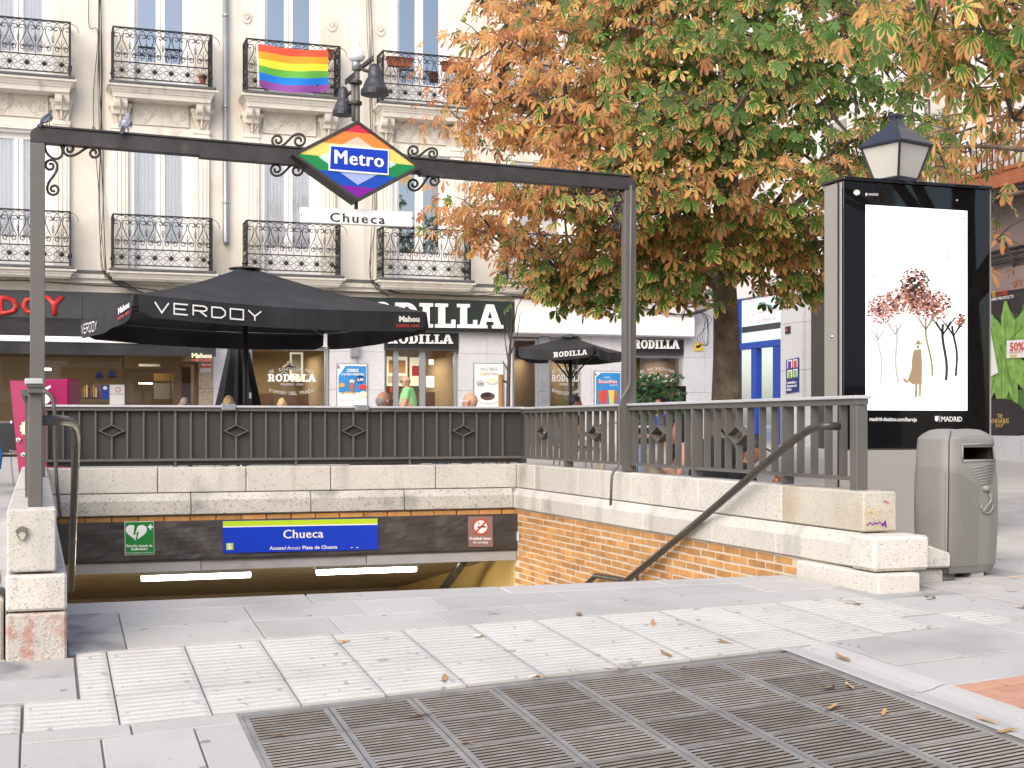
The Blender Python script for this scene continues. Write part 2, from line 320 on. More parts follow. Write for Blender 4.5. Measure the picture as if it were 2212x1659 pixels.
def text_mesh(s, m, o, r, u, w=None, h=None, bold=0.0, ext=0.0, shear=0.0, align='CENTER', space=1.0, fat=0.0):
    """built-in lettering fitted to width w / cap height h, standing at o with right r and up u"""
    c = bpy.data.curves.new('lettering', 'FONT'); c.body = s; c.align_x = align; c.size = 1.0; c.offset = bold; c.shear = shear; c.space_character = space
    c.resolution_u = 2
    t = bpy.data.objects.new('lettering', c); COL.objects.link(t)
    bpy.context.view_layer.update()
    me = bpy.data.meshes.new_from_object(t.evaluated_get(bpy.context.evaluated_depsgraph_get()))
    bpy.data.objects.remove(t); bpy.data.curves.remove(c)
    xs = [v.co.x for v in me.vertices]; ys = [v.co.y for v in me.vertices]
    if not xs: return me
    W, H = max(xs) - min(xs), max(ys) - min(0, min(ys)) ; cap = max(ys)
    ky = (h / cap) if h else (w / W); kx = (w / W) if w else ky
    r, u, o = V(r).normalized(), V(u).normalized(), V(o); n = r.cross(u)
    x0 = (max(xs) + min(xs)) / 2 if align == 'CENTER' else min(xs)
    for v in me.vertices: v.co = o + r * ((v.co.x - x0) * kx) + u * (v.co.y * ky)
    me.materials.clear(); me.materials.append(M[m])
    if fat:                                     # heavier strokes: the same face laid again a little to each side
        b = bmesh.new(); b.from_mesh(me); hh = cap * ky
        for k, s_ in enumerate((-1, 1, -.5, .5)):
            g = bmesh.ops.duplicate(b, geom=list(b.faces)[:len(me.polygons)]); vs = [x for x in g['geom'] if isinstance(x, bmesh.types.BMVert)]; bmesh.ops.translate(b, vec=r * (s_ * fat * hh) + n * (.0003 * (k + 1)), verts=vs)
        b.to_mesh(me); b.free()
    if ext:
        b = bmesh.new(); b.from_mesh(me)
        g = bmesh.ops.extrude_face_region(b, geom=list(b.faces))
        bmesh.ops.translate(b, vec=n * ext, verts=[x for x in g['geom'] if isinstance(x, bmesh.types.BMVert)])
        bmesh.ops.recalc_face_normals(b, faces=b.faces); b.to_mesh(me); b.free()
    return me
def text(parent, s, m, o, r, u, name='lettering', **k):
    return obj(name, text_mesh(s, m, o, r, u, **k), parent)
X1, Y1, Z1 = V((1, 0, 0)), V((0, 1, 0)), V((0, 0, 1))
def spiral(c, r0, r1, a0, turns, n=26, ax=X1, ay=Z1):
    return [V(c) + (ax * cos(a0 + turns * 2 * pi * i / n) + ay * sin(a0 + turns * 2 * pi * i / n)) * (r0 + (r1 - r0) * i / n) for i in range(n + 1)]
def bez(a, b, c, d, n=10):
    a, b, c, d = V(a), V(b), V(c), V(d)
    return [a * (1 - t) ** 3 + b * 3 * t * (1 - t) ** 2 + c * 3 * t * t * (1 - t) + d * t ** 3 for t in [i / n for i in range(n + 1)]]
# ------------------------------------------------------------------ ground
XL, XR, YB, ZT, ZM, ZB = 0.14, 4.86, 13.99, CZ - 0.415, CZ - 0.67, CZ - 0.89     # stairwell inner faces and parapet courses
def warp(bld): bld.v = [(x, y, z + gz(x, y)) for x, y, z in bld.v]; return bld
GX0, GX1, GY0, GY1 = 0.80, 3.38, 3.60, 5.79
b = MB()
xs = [-60, -20, -6, -2, -0.12, XL, GX0, 2.2, GX1, 4.85, 5.2, 7, 10, 14, 22, 60]; ys = [-20, -6, 0, 2, 3.2, GY0, 4.7, GY1, 7, 8.1, 11, 14.3, 18, 24, 30, 40, 90]
for i in range(len(xs) - 1):
    for j in range(len(ys) - 1):
        x0, x1, y0, y1 = xs[i], xs[i + 1], ys[j], ys[j + 1]; xm, ym = (x0 + x1) / 2, (y0 + y1) / 2
        if XL < xm < 4.85 and 8.1 < ym < 14.3: continue
        if GX0 < xm < GX1 and GY0 < ym < GY1: continue
        dz = -0.012
        b.poly([(x0, y0, dz), (x1, y0, dz), (x1, y1, dz), (x0, y1, dz)], 1 if ym > 11 or xm > 14 or ym < 2 or xm < -6 else 0)
ground = warp(b).build('plaza_pavement', ['joint', 'plaza'], kind='structure')
def slab(x0, x1, y0, y1, m='slab', g=0.004, name='paving_slab', top=None, parent=None, sink=0.0):
    if callable(x0): pts = x0
    b = MB(); j = random.uniform(-0.0015, 0.0015) - sink
    a = [(x0 + g, y0 + g, j), (x1 - g, y0 + g, j), (x1 - g, y1 - g, j), (x0 + g, y1 - g, j)]
    b.prism([V(p) - V((0, 0, 0.03)) for p in a], (0, 0, 0.03))
    return warp(b).build(name, m, parent or ground, bevel=0.003)
def tact(x0, x1, y0, y1, n):
    """ribbed warning tile: ribs run along the row"""
    g = 0.004; x0 += g; x1 -= g; y0 += g; y1 -= g; b = MB(); st = (y1 - y0) / n; r = random.uniform(-0.002, 0.001)
    yy, zz = [y0], [0]
    for k in range(n):
        c = y0 + st * k; yy += [c + st * .16, c + st * .28, c + st * .74, c + st * .86]; zz += [0, .006, .006, 0]
    yy.append(y1); zz.append(0); e = 0.025
    for k in range(len(yy) - 1):
        for (xa, xb, f0, f1) in ((x0, x0 + e, 0, 1), (x0 + e, x1 - e, 1, 1), (x1 - e, x1, 1, 0)):
            b.add([(xa, yy[k], zz[k] * f0 + r), (xb, yy[k], zz[k] * f1 + r), (xb, yy[k + 1], zz[k + 1] * f1 + r), (xa, yy[k + 1], zz[k + 1] * f0 + r)], [(0, 1, 2, 3)])
    for (p, q) in (((x0, y0), (x1, y0)), ((x1, y0), (x1, y1)), ((x1, y1), (x0, y1)), ((x0, y1), (x0, y0))):
        b.add([(p[0], p[1], r), (p[0], p[1], -0.02), (q[0], q[1], -0.02), (q[0], q[1], r)], [(0, 1, 2, 3)])
    return warp(b).build('tactile_tile', 'tactile', ground)
# nosing and two slab rows at the head of the stairs
for x0, x1 in ((XL, 1.50), (1.50, 2.70), (2.70, 3.75), (3.75, 4.72)):
    b = MB(); b.box(x0 + .003, x1 - .003, 7.86, 8.13, -0.04, 0.0)
    warp(b).build('stair_edge_slab', 'slab', ground, bevel=0.008)
for y0, y1, cuts in ((7.47, 7.86, (XL, .42, 1.1, 1.72, 2.2, 2.95, 3.62, 4.2, 4.72)), (7.06, 7.47, (XL, .42, 1.1, 1.5, 2.1, 2.62, 3.25, 3.9, 4.72))):
    for k in range(len(cuts) - 1):
        if k == 0 and y0 < 7.4: continue
        if k == 0: slab(cuts[0], cuts[1], 7.03, y1, 'slab_dirty'); continue
        slab(cuts[k], cuts[k + 1], y0, y1, g=0.0025)
# tactile band
TX = [0.175] + [0.32 + 0.3715 * k for k in range(12)]
for k in range(len(TX) - 1):
    if k == 0: tact(TX[0], TX[1], 6.245, 7.03, 13); continue
    d = .020 * (TX[k] - .3)
    if k % 3 == 2 or k == 1:
        tact(TX[k], TX[k + 1], 6.70 + d, 7.03 + d * .5, 5); tact(TX[k], TX[k + 1], 6.26 + d, 6.70 + d, 7)
    else: tact(TX[k], TX[k + 1], 6.26 + d, 7.03 + d * .5, 12)
    if TX[k] < 3.9: tact(TX[k], TX[k + 1], 5.84 + d * 1.4, 6.26 + d, 7)
tact(-0.055, 0.32, 5.84, 6.245, 7)
for x0 in (-0.43, -0.805): tact(x0, x0 + .37, 5.84, 6.22, 6)
tact(4.41, 4.635, 6.74, 7.06, 5); tact(4.04, 4.38, 6.0, 6.33, 6); tact(4.38, 4.62, 6.36, 6.73, 6); tact(4.62, 4.86, 5.95, 6.36, 6)
# slabs left, in front and right of the band
slab(-1.0, -0.06, 5.4, 5.84); slab(-0.06, 0.36, 5.70, 5.84); slab(0.36, 0.79, 5.70, 5.84)
slab(-0.06, 0.24, 4.9, 5.70); slab(0.24, 0.60, 4.9, 5.70); slab(0.60, 0.79, 4.9, 5.70); slab(-0.6, -0.06, 4.9, 5.4); slab(-1.2, -.6, 4.9, 5.4)
for x0, x1 in ((-1.2, -.5), (-.5, .2), (.2, .79)): slab(x0, x1, 4.2, 4.9)
slab(-0.5, 0.17, 6.62, 6.95, 'slab_dirty'); slab(-0.5, 0.17, 6.26, 6.62); slab(-1.4, -0.5, 6.26, 6.95)
for j in range(16):
    y0 = 6.95 + j * .62
    for i in range(5): slab(-0.14 - .9 * (i + 1), -0.14 - .9 * i, y0, y0 + .62)
slab(3.68, 4.04, 5.36, 5.98); slab(4.04, 4.62, 5.36, 5.98); slab(4.62, 5.3, 5.36, 5.93); slab(4.40, 5.1, 5.94, 6.34); slab(4.64, 5.2, 6.36, 6.9); slab(4.64, 5.2, 6.9, 7.5, 'slab_dirty')
slab(3.66, 4.5, 4.94, 5.35); slab(4.5, 5.3, 4.94, 5.35)
for j in range(16):                                  # beside the bin and beyond
    y0 = 4.94 + .62 * j; off = 0.35 * (j % 2)
    for i in range(10):
        xa, xb = 5.22 + off + .95 * (i - 1), 5.22 + off + .95 * i; xa = max(xa, 5.31 if y0 < 5.9 else 5.21 if y0 < 7.2 else 5.6)
        if xb - xa > .12: slab(xa, xb, y0, y0 + .62, 'slab_dirty' if i < 2 and y0 > 7 else 'slab')
for j in range(13):                                  # terracotta pavers
    if j % 2: slab(3.665, 3.765, 4.83 - .105 * j, 4.93 - .105 * j, 'paver', 0.003, 'paving_brick')
    for i in range(10):
        xa = 3.665 + .205 * i + (.1 if j % 2 else 0); ya = 4.83 - .105 * j
        slab(xa, xa + .2, ya, ya + .1, 'paver', 0.003, 'paving_brick')
for y0, y1 in ((4.92, 5.90), (3.6, 4.92)):           # dished kerb along the grate
    b = MB(); pr = [(0, .008), (.035, .007), (.07, .0), (.12, -.006), (.17, .0), (.21, .010), (.245, .015), (.268, .004)]; n = 6
    for k in range(n):
        ya, yb = y0 + .003 + (y1 - y0 - .006) * k / n, y0 + .003 + (y1 - y0 - .006) * (k + 1) / n
        for q in range(len(pr) - 1):
            (xa, za), (xb, zb) = pr[q], pr[q + 1]; b.add([(3.385 + xa, ya, za), (3.385 + xb, ya, zb), (3.385 + xb, yb, zb), (3.385 + xa, yb, za)], [(0, 1, 2, 3)])
    warp(b).build('drain_kerb', 'slab', ground, smooth=True, recalc=False)
# ------------------------------------------------------------------ ventilation grate
vg = thing('ventilation_grate', 'wide cast iron ventilation grate of slotted panels set in the paving', 'grate', (GX0, GY1, gz(GX0, GY1)))
cols = [.80, 1.16, 1.52, 1.89, 2.255, 2.62, 2.99, 3.375]; rows = [5.765, 5.42, 5.05, 4.68, 4.30, 3.93, 3.62]
for i in range(7):
    for j in range(6):
        x0, x1, y1, y0 = cols[i] + .003, cols[i + 1] - .003, rows[j] - .002, rows[j + 1] + .002
        b = MB(); e = .022; t = -.03
        b.box(x0, x0 + e, y0, y1, t, 0, 1); b.box(x1 - e, x1, y0, y1, t, 0, 1)
        nb = int(round((y1 - y0) / .034)); st = (y1 - y0) / nb
        for k in range(nb):
            ya = y0 + k * st; yb = ya + st * .60 + (.004 if k < nb - 1 else -.002); ya += (.004 if k else .007)
            q = [(x0 + e, ya, -.001), (x1 - e, ya, -.001), (x1 - e, yb, -.001), (x0 + e, yb, -.001)]; b.add(q, [(0, 1, 2, 3)], 0)
            b.add(q + [(x, y, t) for x, y, _ in q], [(0, 4, 5, 1), (1, 5, 6, 2), (2, 6, 7, 3), (3, 7, 4, 0)], 2)  # bar sides coloured near black: slot shade painted into the iron
        b.box(x0 + e, x1 - e, y1 - .007, y1, t, .0005, 1); b.box(x0 + e, x1 - e, y0, y0 + .006, t, .0005, 1)
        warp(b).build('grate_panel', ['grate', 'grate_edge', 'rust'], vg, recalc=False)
b = MB()
b.box(GX0 - .018, GX0, GY0, GY1 + .02, -.05, .004); b.box(GX0, GX1, GY1 - .02, GY1 + .018, -.05, .003); b.box(GX1 - .004, GX1 + .010, GY0, GY1 + .02, -.05, .004)
warp(b).build('rim', 'grate_edge', vg)
b = MB(); z = gz(GX0, GY0) - .6
b.add([(GX0, GY0, z), (GX1, GY0, z), (GX1, GY1, z), (GX0, GY1, z)] + [(x, y, gz(x, y) - .035) for x, y in ((GX0, GY0), (GX1, GY0), (GX1, GY1), (GX0, GY1))], [(0, 1, 2, 3), (3, 2, 6, 7), (0, 3, 7, 4), (2, 1, 5, 6), (0, 1, 5, 4)])
b.build('shaft', 'pit', vg, recalc=False)
# ------------------------------------------------------------------ stairwell: walls, parapets, passage
sw = thing('stairwell_wall', 'brick lined stairwell wall under granite blocks at the right of the stairs', 'wall', (XR, 11, CZ - 1.8))
MB2 = MB()
MB2.box(XR - .0245, XR + .2, 7.65, YB, CZ - 3.2, ZB); MB2.build('mortar_core', 'mortar', sw)
def pix_cuts(xsrow, y, X): return [onX(x, y, X).y for x in xsrow]
TH_ = .24
for cuts, z0, z1, xa, m, name in (
    (pix_cuts((1155, 1248, 1362, 1508, 1688, 1866), 1050, XR), ZM, ZT, XR, 'granite', 'stone_block'),):
    cuts = [YB + .1] + cuts
    for k in range(len(cuts) - 1):
        last = k == len(cuts) - 2
        piece(sw, name, (xa + TH_ / 2, (cuts[k] + cuts[k + 1]) / 2, (z0 + z1) / 2), (TH_, cuts[k] - cuts[k + 1] - .006, z1 - z0 - .006), 'rusty' if last else m, .008)
def sill_profile(ya, yb, x, sgn, z0, z1, proud, m, parent, axis='y'):
    """lower course: weathered block whose top slopes out to a proud face"""
    b = MB(); p = [(-.2 * sgn, z0), (proud * sgn, z0 + .006), (proud * sgn, z1 - .075), (.012 * sgn, z1 - .004), (-.2 * sgn, z1 - .004)]
    if axis == 'y': b.prism([(x + u, yb, z) for u, z in p], (0, ya - yb, 0))
    else: b.prism([(yb, x + u, z) for u, z in p], (ya - yb, 0, 0))
    return b.build('sill_stone', m, parent, bevel=.008)
cuts = [YB] + pix_cuts((1166, 1258, 1388, 1537, 1675, 1845), 1130, XR - .06)
for k in range(len(cuts) - 1): sill_profile(cuts[k] - .004, cuts[k + 1] + .004, XR, -1, ZB, ZM, .055, 'granite', sw)
YF = cuts[-1]
piece(sw, 'stone_block', (XR + .10, YF - .14, (ZB + ZM) / 2 - .0), (.40, .272, ZM - ZB - .01), 'granite', .02)
g0 = gz(5, 7.5)
piece(sw, 'stone_block', (XR + .04, YF + .14, (g0 - .05 + ZB) / 2), (.30, .95, ZB - g0 + .04), 'granite', .012)
piece(sw, 'stone_block', (XR + .45, 7.66, (g0 - .05 + ZB - .02) / 2), (.38, .34, ZB - .02 - g0 + .03), 'granite', .012)
b = MB(); xa, xb, ya, yb = XR + .27, XR + .66, 7.44, 7.88
b.add([(xa, ya, ZB - .02), (xb, ya, ZB - .02), (xb, yb, ZB - .02), (xa, yb, ZB - .02), (xa, ya, ZB + .20), (xb, ya, ZB + .07), (xb, yb, ZB + .07), (xa, yb, ZB + .22)], [(3, 2, 1, 0), (4, 5, 6, 7), (0, 1, 5, 4), (1, 2, 6, 5), (2, 3, 7, 6), (3, 0, 4, 7)])
b.build('sloping_cap_stone', 'granite', sw, bevel=.012)
yf_ = pix_cuts((1866,), 1050, XR)[0] - .003
PF = lambda x, y: onY(x, y, yf_)
for m, pts, w in (('m_violet', [(1872 + 4.2 * k + 2 * sin(k * 5), 1133 + (2 + k % 3) * sin(k * 2.6) - k * .5) for k in range(11)], .006), ('m_violet', [(1905, 1136), (1912, 1128), (1914, 1138)], .012), ('yellow', [(1874, 1108), (1882, 1104), (1888, 1109)], .006), ('redprint', [(1908, 1082), (1915, 1084), (1920, 1087)], .007)):
    b = MB(); b.ribbon([PF(*p) for p in pts], w); b.build('paint_smudge', m, sw, recalc=False)
# bricks of the right wall: courses of 61 mm, 300 nearest as pieces, the rest joined
bl, bw, bh = .237, .10, .0485
spots = []
for c in range(20):
    z = ZB - .034 - c * .061
    yy = YB - .02 - (.125 if c % 2 else 0)
    while yy - bl > 8.05:
        spots.append((yy - bl / 2, z)); yy -= .25
def shown(y, z): return (z - CZ) / y * 1.0 > -.150 - .003 * y
vis = sorted([s for s in spots if s[0] > 8.0 and (s[1] - CZ) / s[0] > -.1265], key=lambda s: s[0])
for (y, z) in vis[:290]: piece(sw, 'brick', (XR + .022, y, z), (bw, bl, bh), 'brick', .004, .0025)
b = MB()
for (y, z) in vis[290:]: j = random.uniform(-.002, .002); b.box(XR - .028 + j, XR + .05, y - bl / 2, y + bl / 2, z - bh / 2, z + bh / 2)
if b.v: b.build('far_bricks', 'brick', sw, kind='stuff')
# back wall
bw_ = thing('stairwell_end_wall', 'pale granite parapet across the back of the stairwell above the blue station sign', 'wall', (2.5, YB, CZ - 1))
def cutsY(xsrow, y): return [onY(x, y, YB).x for x in xsrow]
c1 = [XL - .1] + cutsY((341, 532, 715, 942), 1030) + [XR - .002]
for k in range(len(c1) - 1): piece(bw_, 'stone_block', ((c1[k] + c1[k + 1]) / 2, YB + .125, (ZM + ZT) / 2), (c1[k + 1] - c1[k] - .008, .25, ZT - ZM - .006), 'granite', .008)
c2 = [XL - .05] + cutsY((412, 670, 872), 1080) + [XR - .056]
for k in range(len(c2) - 1): sill_profile(c2[k + 1] - .004, c2[k] + .004, YB, -1, ZB, ZM, .055, 'granite_low', bw_, 'x')
b = MB(); b.box(XL, XR - .021, YB + .02, YB + .2, ZB - .16, ZB); b.build('mortar_core', 'mortar', bw_)
x = XL + .05
while x < XR - .1:
    w = min(.24, XR - .025 - x); piece(bw_, 'brick', (x + w / 2, YB + .03, ZB - .034), (w, .10, .05), 'brick', .004, .002); x += .25
x = XL - .07
while x < XR - .1:
    w = min(.24, XR - .025 - x); piece(bw_, 'brick', (x + w / 2, YB + .05, ZB - .095), (w, .10, .05), 'mortar', .004, .002); x += .25
# black lintel band with a dented skin, grey strip below
zb1, zb0, zs0 = ZB - .075, CZ - 1.315, CZ - 1.44
b = MB(); nx, nz = 60, 8
for i in range(nx + 1):
    for j in range(nz + 1):
        x, z = XL + .01 + (XR - .03 - XL) * i / nx, zb0 + (zb1 - zb0) * j / nz
        b.v.append((x, YB - .10 + .006 * sin(x * 9 + j) * (1 if 0 < j < nz else 0) + random.uniform(-.003, .003), z))
for i in range(nx):
    for j in range(nz):
        a = i * (nz + 1) + j; b.f.append((a, a + nz + 1, a + nz + 2, a + 1)); b.m.append(0)
b.box(XL + .01, XR - .02, YB - .10, YB + .3, zb1 - .002, zb1 + .02)
b.box(XL + .01, XR - .02, YB - .09, YB + .3, zb0 - .02, zb0 + .002)
lb = b.build('lintel_band', 'band', bw_, smooth=False, recalc=False)
for x0, x1, dy in ((XL + .01, 1.53, 0), (1.535, 3.2, .012), (3.205, XR - .03, -.004)):
    b = MB(); b.box(x0, x1, YB - .075 + dy, YB + .35, zs0, zb0 - .021); b.build('lintel_strip', 'concrete', bw_, bevel=.004)
# passage beyond
ps = thing('stair_passage', 'dim tunnel with cream side walls below the dark lintel band', 'tunnel', (2.5, 15.5, CZ - 3))
b = MB(); b.poly([(XR - .02, YB, CZ - 4), (XR - .02, 19, CZ - 4), (XR - .02, 19, zs0), (XR - .02, YB, zs0)]); b.poly([(XL, 8.1, CZ - 4), (XL, 8.1, zs0 - .02), (XL, 19, zs0), (XL, 19, CZ - 4)]); b.build('side_wall', 'passage', ps, recalc=False)
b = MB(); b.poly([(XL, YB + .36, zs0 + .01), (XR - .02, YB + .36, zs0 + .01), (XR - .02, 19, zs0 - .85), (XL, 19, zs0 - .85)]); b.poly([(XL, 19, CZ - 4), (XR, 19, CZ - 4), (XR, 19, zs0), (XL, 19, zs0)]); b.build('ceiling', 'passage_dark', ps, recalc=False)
b = MB()
for k in range(17):
    y = 8.13 + .31 * k; z = gz(2, 8.1) - .03 - .17 * (k + 1); b.box(XL, XR - .02, y, y + .31 if k < 16 else 19, z - .3, z)
b.build('step', 'slab', ps, kind='stuff')
b = MB(); b.tube([onY(1000, 1212, 14.6), onY(985, 1236, 14.9), onY(955, 1276, 15.2)], .05, 10); b.build('pipe', 'steel', ps, smooth=True)
for (xa, ya, xb, yb, lab) in ((305, 1237, 540, 1234, 'left fluorescent tube light under the grey lintel strip'), (683, 1226, 897, 1219, 'right fluorescent tube light under the grey lintel strip')):
    p, q = onY(xa, ya, 14.45), onY(xb, yb, 14.45); z = zs0 - .03
    t = thing('tube_lamp', lab, 'lamp', ((p.x + q.x) / 2, 14.45, z), 'fluorescent lamps over the stairs')
    z -= .075; b = MB(); b.tube([(p.x, 14.42, z + .0), (q.x, 14.42, z)], .034, 10); b.build('diffuser', 'tube_light', t, smooth=True)
    b = MB(); b.box(p.x - .02, q.x + .02, 14.36, 14.5, z + .028, z + .12); b.build('housing', 'concrete', t)
    for u in (.2, .8):
        al = bpy.data.lights.new('tube_glow', 'POINT'); al.energy, al.color, al.shadow_soft_size = 9.0, (1.0, .88, .62), .08
        ao = bpy.data.objects.new('tube_glow', al); COL.objects.link(ao); adopt(ao, t); ao.location = (p.x + (q.x - p.x) * u, 14.50, z - .12)
# left wall
lw = thing('stairwell_side_wall', 'granite side wall of the stairs ending in a stacked block pillar with red stains', 'wall', (0, 9, CZ - 1))
gl = gz(0, 7)
for z0, z1, x0, x1, m in ((ZM - .03, ZT + .015, -.135, .088, 'granite'), ):
    y = 6.97
    for L in (.34, .9, .75, 1.0, .85, 1.1, .95, 1.0, .9):
        y2 = min(y + L, YB + .1); piece(lw, 'stone_block', ((x0 + x1) / 2, (y + y2) / 2, (z0 + z1) / 2), (x1 - x0, y2 - y - .006, z1 - z0), m, .008); y = y2
zmid = CZ - .885
piece(lw, 'stone_block', (-.002, 7.12, (zmid + ZM - .04) / 2), (.276, .36, ZM - .04 - zmid - .004), 'granite', .012)
piece(lw, 'stone_block', (-.002, 7.12, (gl - .04 + zmid - .008) / 2), (.276, .36, zmid - .008 - gl + .04), 'stained', .012)
piece(lw, 'stone_block', (-.30, 7.22, (gl - .04 + CZ - .80) / 2), (.30, .5, CZ - .80 - gl), 'granite_low', .012)
piece(lw, 'stone_block', (-.32, 7.24, CZ - .76), (.30, .46, .09), 'granite', .02)
y = 7.31
for L in (.9, .9, 1.0, .9, 1.0, .9, 1.0, .2):
    y2 = min(y + L, YB + .1); piece(lw, 'stone_block', (-.002, (y + y2) / 2, (CZ - 1.1 + ZM - .04) / 2), (.276, y2 - y - .006, ZM - .04 - CZ + 1.1), 'granite', .012); y = y2
b = MB(); b.box(-.1, XL - .012, 7.32, YB, CZ - 4, CZ - 1.1); b.build('mortar_core', 'mortar', lw)
b = MB(); pc = onY(48, 1152, 6.955)
for k, (r, mi) in enumerate(((.028, 0), (.016, 1))):
    b.add([pc + V((cos(a * .7) * r * (1 + .25 * sin(a * 2.1)), -.001 - .002 * k, sin(a * .7) * r * 1.25 - .012 * k)) for a in range(9)], [tuple(range(9))], mi)
b.build('chipped_patch', ['chip', 'granite_low'], lw, recalc=False)
# ------------------------------------------------------------------ picture-plane helpers on real planes
def PY(Y): return lambda x, y: onY(x, y, Y)
def tpx(parent, s, m, xl, yl, xr, yr, P, cap, off=(0, -.003, 0), **k):
    """lettering whose baseline runs from (xl,yl) to (xr,yr) on plane P with cap height in picture units"""
    a, c, e = P(xl, yl), P(xr, yr), P(xl, yl - cap)
    return text(parent, s, m, (a + c) / 2 + V(off), c - a, Z1, w=(c - a).length, h=(e - a).length, **k)
def quad_px(pts, P): return [P(*p) for p in pts]
def plate(parent, name, m, pts, P, depth=(0, .02, 0), off=(0, 0, 0), bevel=0.0):
    b = MB(); b.prism([p + V(off) for p in quad_px(pts, P)], depth)
    return b.build(name, m, parent, bevel=bevel)
def flat(parent, name, m, pts, P, off=(0, -.002, 0)):
    b = MB(); b.poly([p + V(off) for p in quad_px(pts, P)])
    return b.build(name, m, parent, recalc=False)
def scroll(P, c1, r1, c2, r2, flip=1, t1=1.35, t2=1.35, n=22):
    """S-shaped scroll: spiral round c1, swing, counter spiral round c2 (picture units on plane P)"""
    d = V((c2[0] - c1[0], c2[1] - c1[1])).normalized(); q = V((-d.y, d.x)) * flip
    def sp(c, r, e1, e2, turns):
        out = []
        for i in range(n + 1):
            t = i / n; a = -turns * 2 * pi * (1 - t); rr = r * (.22 + .78 * t)
            out.append(V(c) + (e1 * cos(a) + e2 * sin(a)) * rr)
        return out
    s1 = sp(c1, r1, q, d, t1); s2 = sp(c2, r2, -q, -d, t2)[::-1]
    L = (V(c2) - V(c1)).length * .45
    a, e = s1[-1], s2[0]
    mid = [a * (1 - t) ** 3 + (a + d * L) * 3 * t * (1 - t) ** 2 + (e - d * L) * 3 * t * t * (1 - t) + e * t ** 3 for t in [i / 8 for i in range(1, 8)]]
    return [P(p.x, p.y) for p in s1 + mid + s2]
# ------------------------------------------------------------------ railings round the stairwell
YR = YB + .07
rb = thing('stairwell_railing', 'grey railing backed with steel sheet at the far end of the stairwell', 'railing', (2.5, YR, ZT))
zt, zbm = CZ + .195, CZ - .345
P = PY(YR)
b = MB(); b.box(XL - .1, XR + .1, YR - .055, YR + .055, zt - .022, zt); b.build('top_rail', 'paint_light', rb, bevel=.004)
b = MB(); b.box(XL - .1, XR + .1, YR - .035, YR + .03, zt - .055, zt - .023); b.build('rail_bar', 'paint', rb)
b = MB(); b.box(XL - .1, XR + .1, YR - .025, YR + .025, zbm - .012, zbm + .012); b.build('bottom_rail', 'paint', rb)
b = MB(); b.box(XL - .05, XR + .08, YR + .027, YR + .031, ZT + .01, zt - .056); b.build('backing_sheet', 'sheet', rb)
bars = [c / 4 for c in (405, 545, 685, 825, 965, 1100, 1240, 1375, 1513, 1648, 1780, 1910, 2040, 2170)] + [553 + c / 4 for c in (85, 212, 345, 470, 595, 718, 840, 960, 1080, 1200, 1327, 1443, 1560, 1677, 1790, 1905, 2020, 2130)]
dia = (4, 12, 20, 28)
for i, x in enumerate(bars):
    X = P(x, 930).x; post = i in (8, 16, 24)
    w = .011 if post else .008
    if i in dia:
        zc = P(x, 930.5).z; hw, hh = .125, .062
        b = MB(); b.box(X - w, X + w, YR - .012, YR + .012, zbm + .013, zc - hh); b.box(X - w, X + w, YR - .012, YR + .012, zc + hh, zt - .056)
        b.build('baluster', 'paint', rb)
        b = MB(); R = [V((hw, 0, 0)), V((0, 0, hh)), V((-hw, 0, 0)), V((0, 0, -hh))]
        for k in range(4):
            p, q = R[k], R[(k + 1) % 4]; i1, i2 = p * .84, q * .84; c = V((X, YR - .02, zc))
            b.prism([c + p, c + q, c + i2, c + i1], (0, .04, 0))
        b.build('diamond', 'paint', rb)
    else:
        b = MB(); b.box(X - w, X + w, YR - .012, YR + .012, (ZT + .002) if post else zbm + .013, zt - .056)
        b.build('post' if post else 'baluster', 'paint', rb)
for xa, xb in ((477, 508), (765, 794)):
    a, c = P(xa, 870), P(xb, 870); b = MB(); b.box(a.x, c.x, YR - .075, YR + .075, zt - .05, zt + .012); b.build('rail_clamp', 'zinc', rb, bevel=.008)
XP = XR + .12
rr = thing('stairwell_railing', 'grey open railing of flat bars along the right side of the stairwell', 'railing', (XP, 10, ZT))
yA, yZ = YB + .05, onX(1855, 930, XP).y
b = MB(); b.box(XP - .06, XP + .06, yZ - .06, yA, zt - .028, zt - .006); b.build('top_rail', 'paint_light', rr, bevel=.004)
b = MB(); b.box(XP - .042, XP + .042, yZ - .045, yA, zt - .066, zt - .029); b.build('rail_bar', 'paint', rr)
b = MB(); b.box(XP - .03, XP + .03, yZ + .01, yA, zbm - .012, zbm + .012); b.build('bottom_rail', 'paint', rr)
posts = [onX(x, 930, XP).y for x in (1128, 1228, 1356, 1506, 1701)]
for y in posts:
    b = MB(); b.box(XP - .05, XP + .05, y - .008, y + .008, ZT + .002, zt - .067); b.build('post', 'paint', rr, bevel=.003)
b = MB(); b.box(XP - .042, XP + .042, yZ - .04, yZ + .04, ZT - .01, zt - .067); b.build('post', 'paint', rr, bevel=.004)
allp = posts + [yZ]
for k in range(5):
    ya, ye = allp[k], allp[k + 1]; n = 7 if k < 4 else 4
    for i in range(n):
        y = ya + (ye - ya) * (i + 1) / (n + 1)
        def bar(z0, z1):
            b = MB(); b.box(XP - .0275, XP + .0275, y - .006, y + .006, z0, z1); return b.build('baluster', 'paint', rr)
        if k < 4 and i == 3:
            zc, h = CZ - .075, .072; hy = .86 * (ya - ye) / 8
            bar(zbm + .013, zc - h); bar(zc + h, zt - .067)
            b = MB(); R = [V((0, hy, 0)), V((0, 0, h)), V((0, -hy, 0)), V((0, 0, -h))]; c = V((XP - .034, y, zc))
            for q in range(4):
                p, s = R[q], R[(q + 1) % 4]; b.prism([c + p, c + s, c + s * .86, c + p * .86], (.068, 0, 0))
            b.build('diamond', 'paint', rr)
        else: bar(zbm + .013, zt - .067)
XLp = -.03
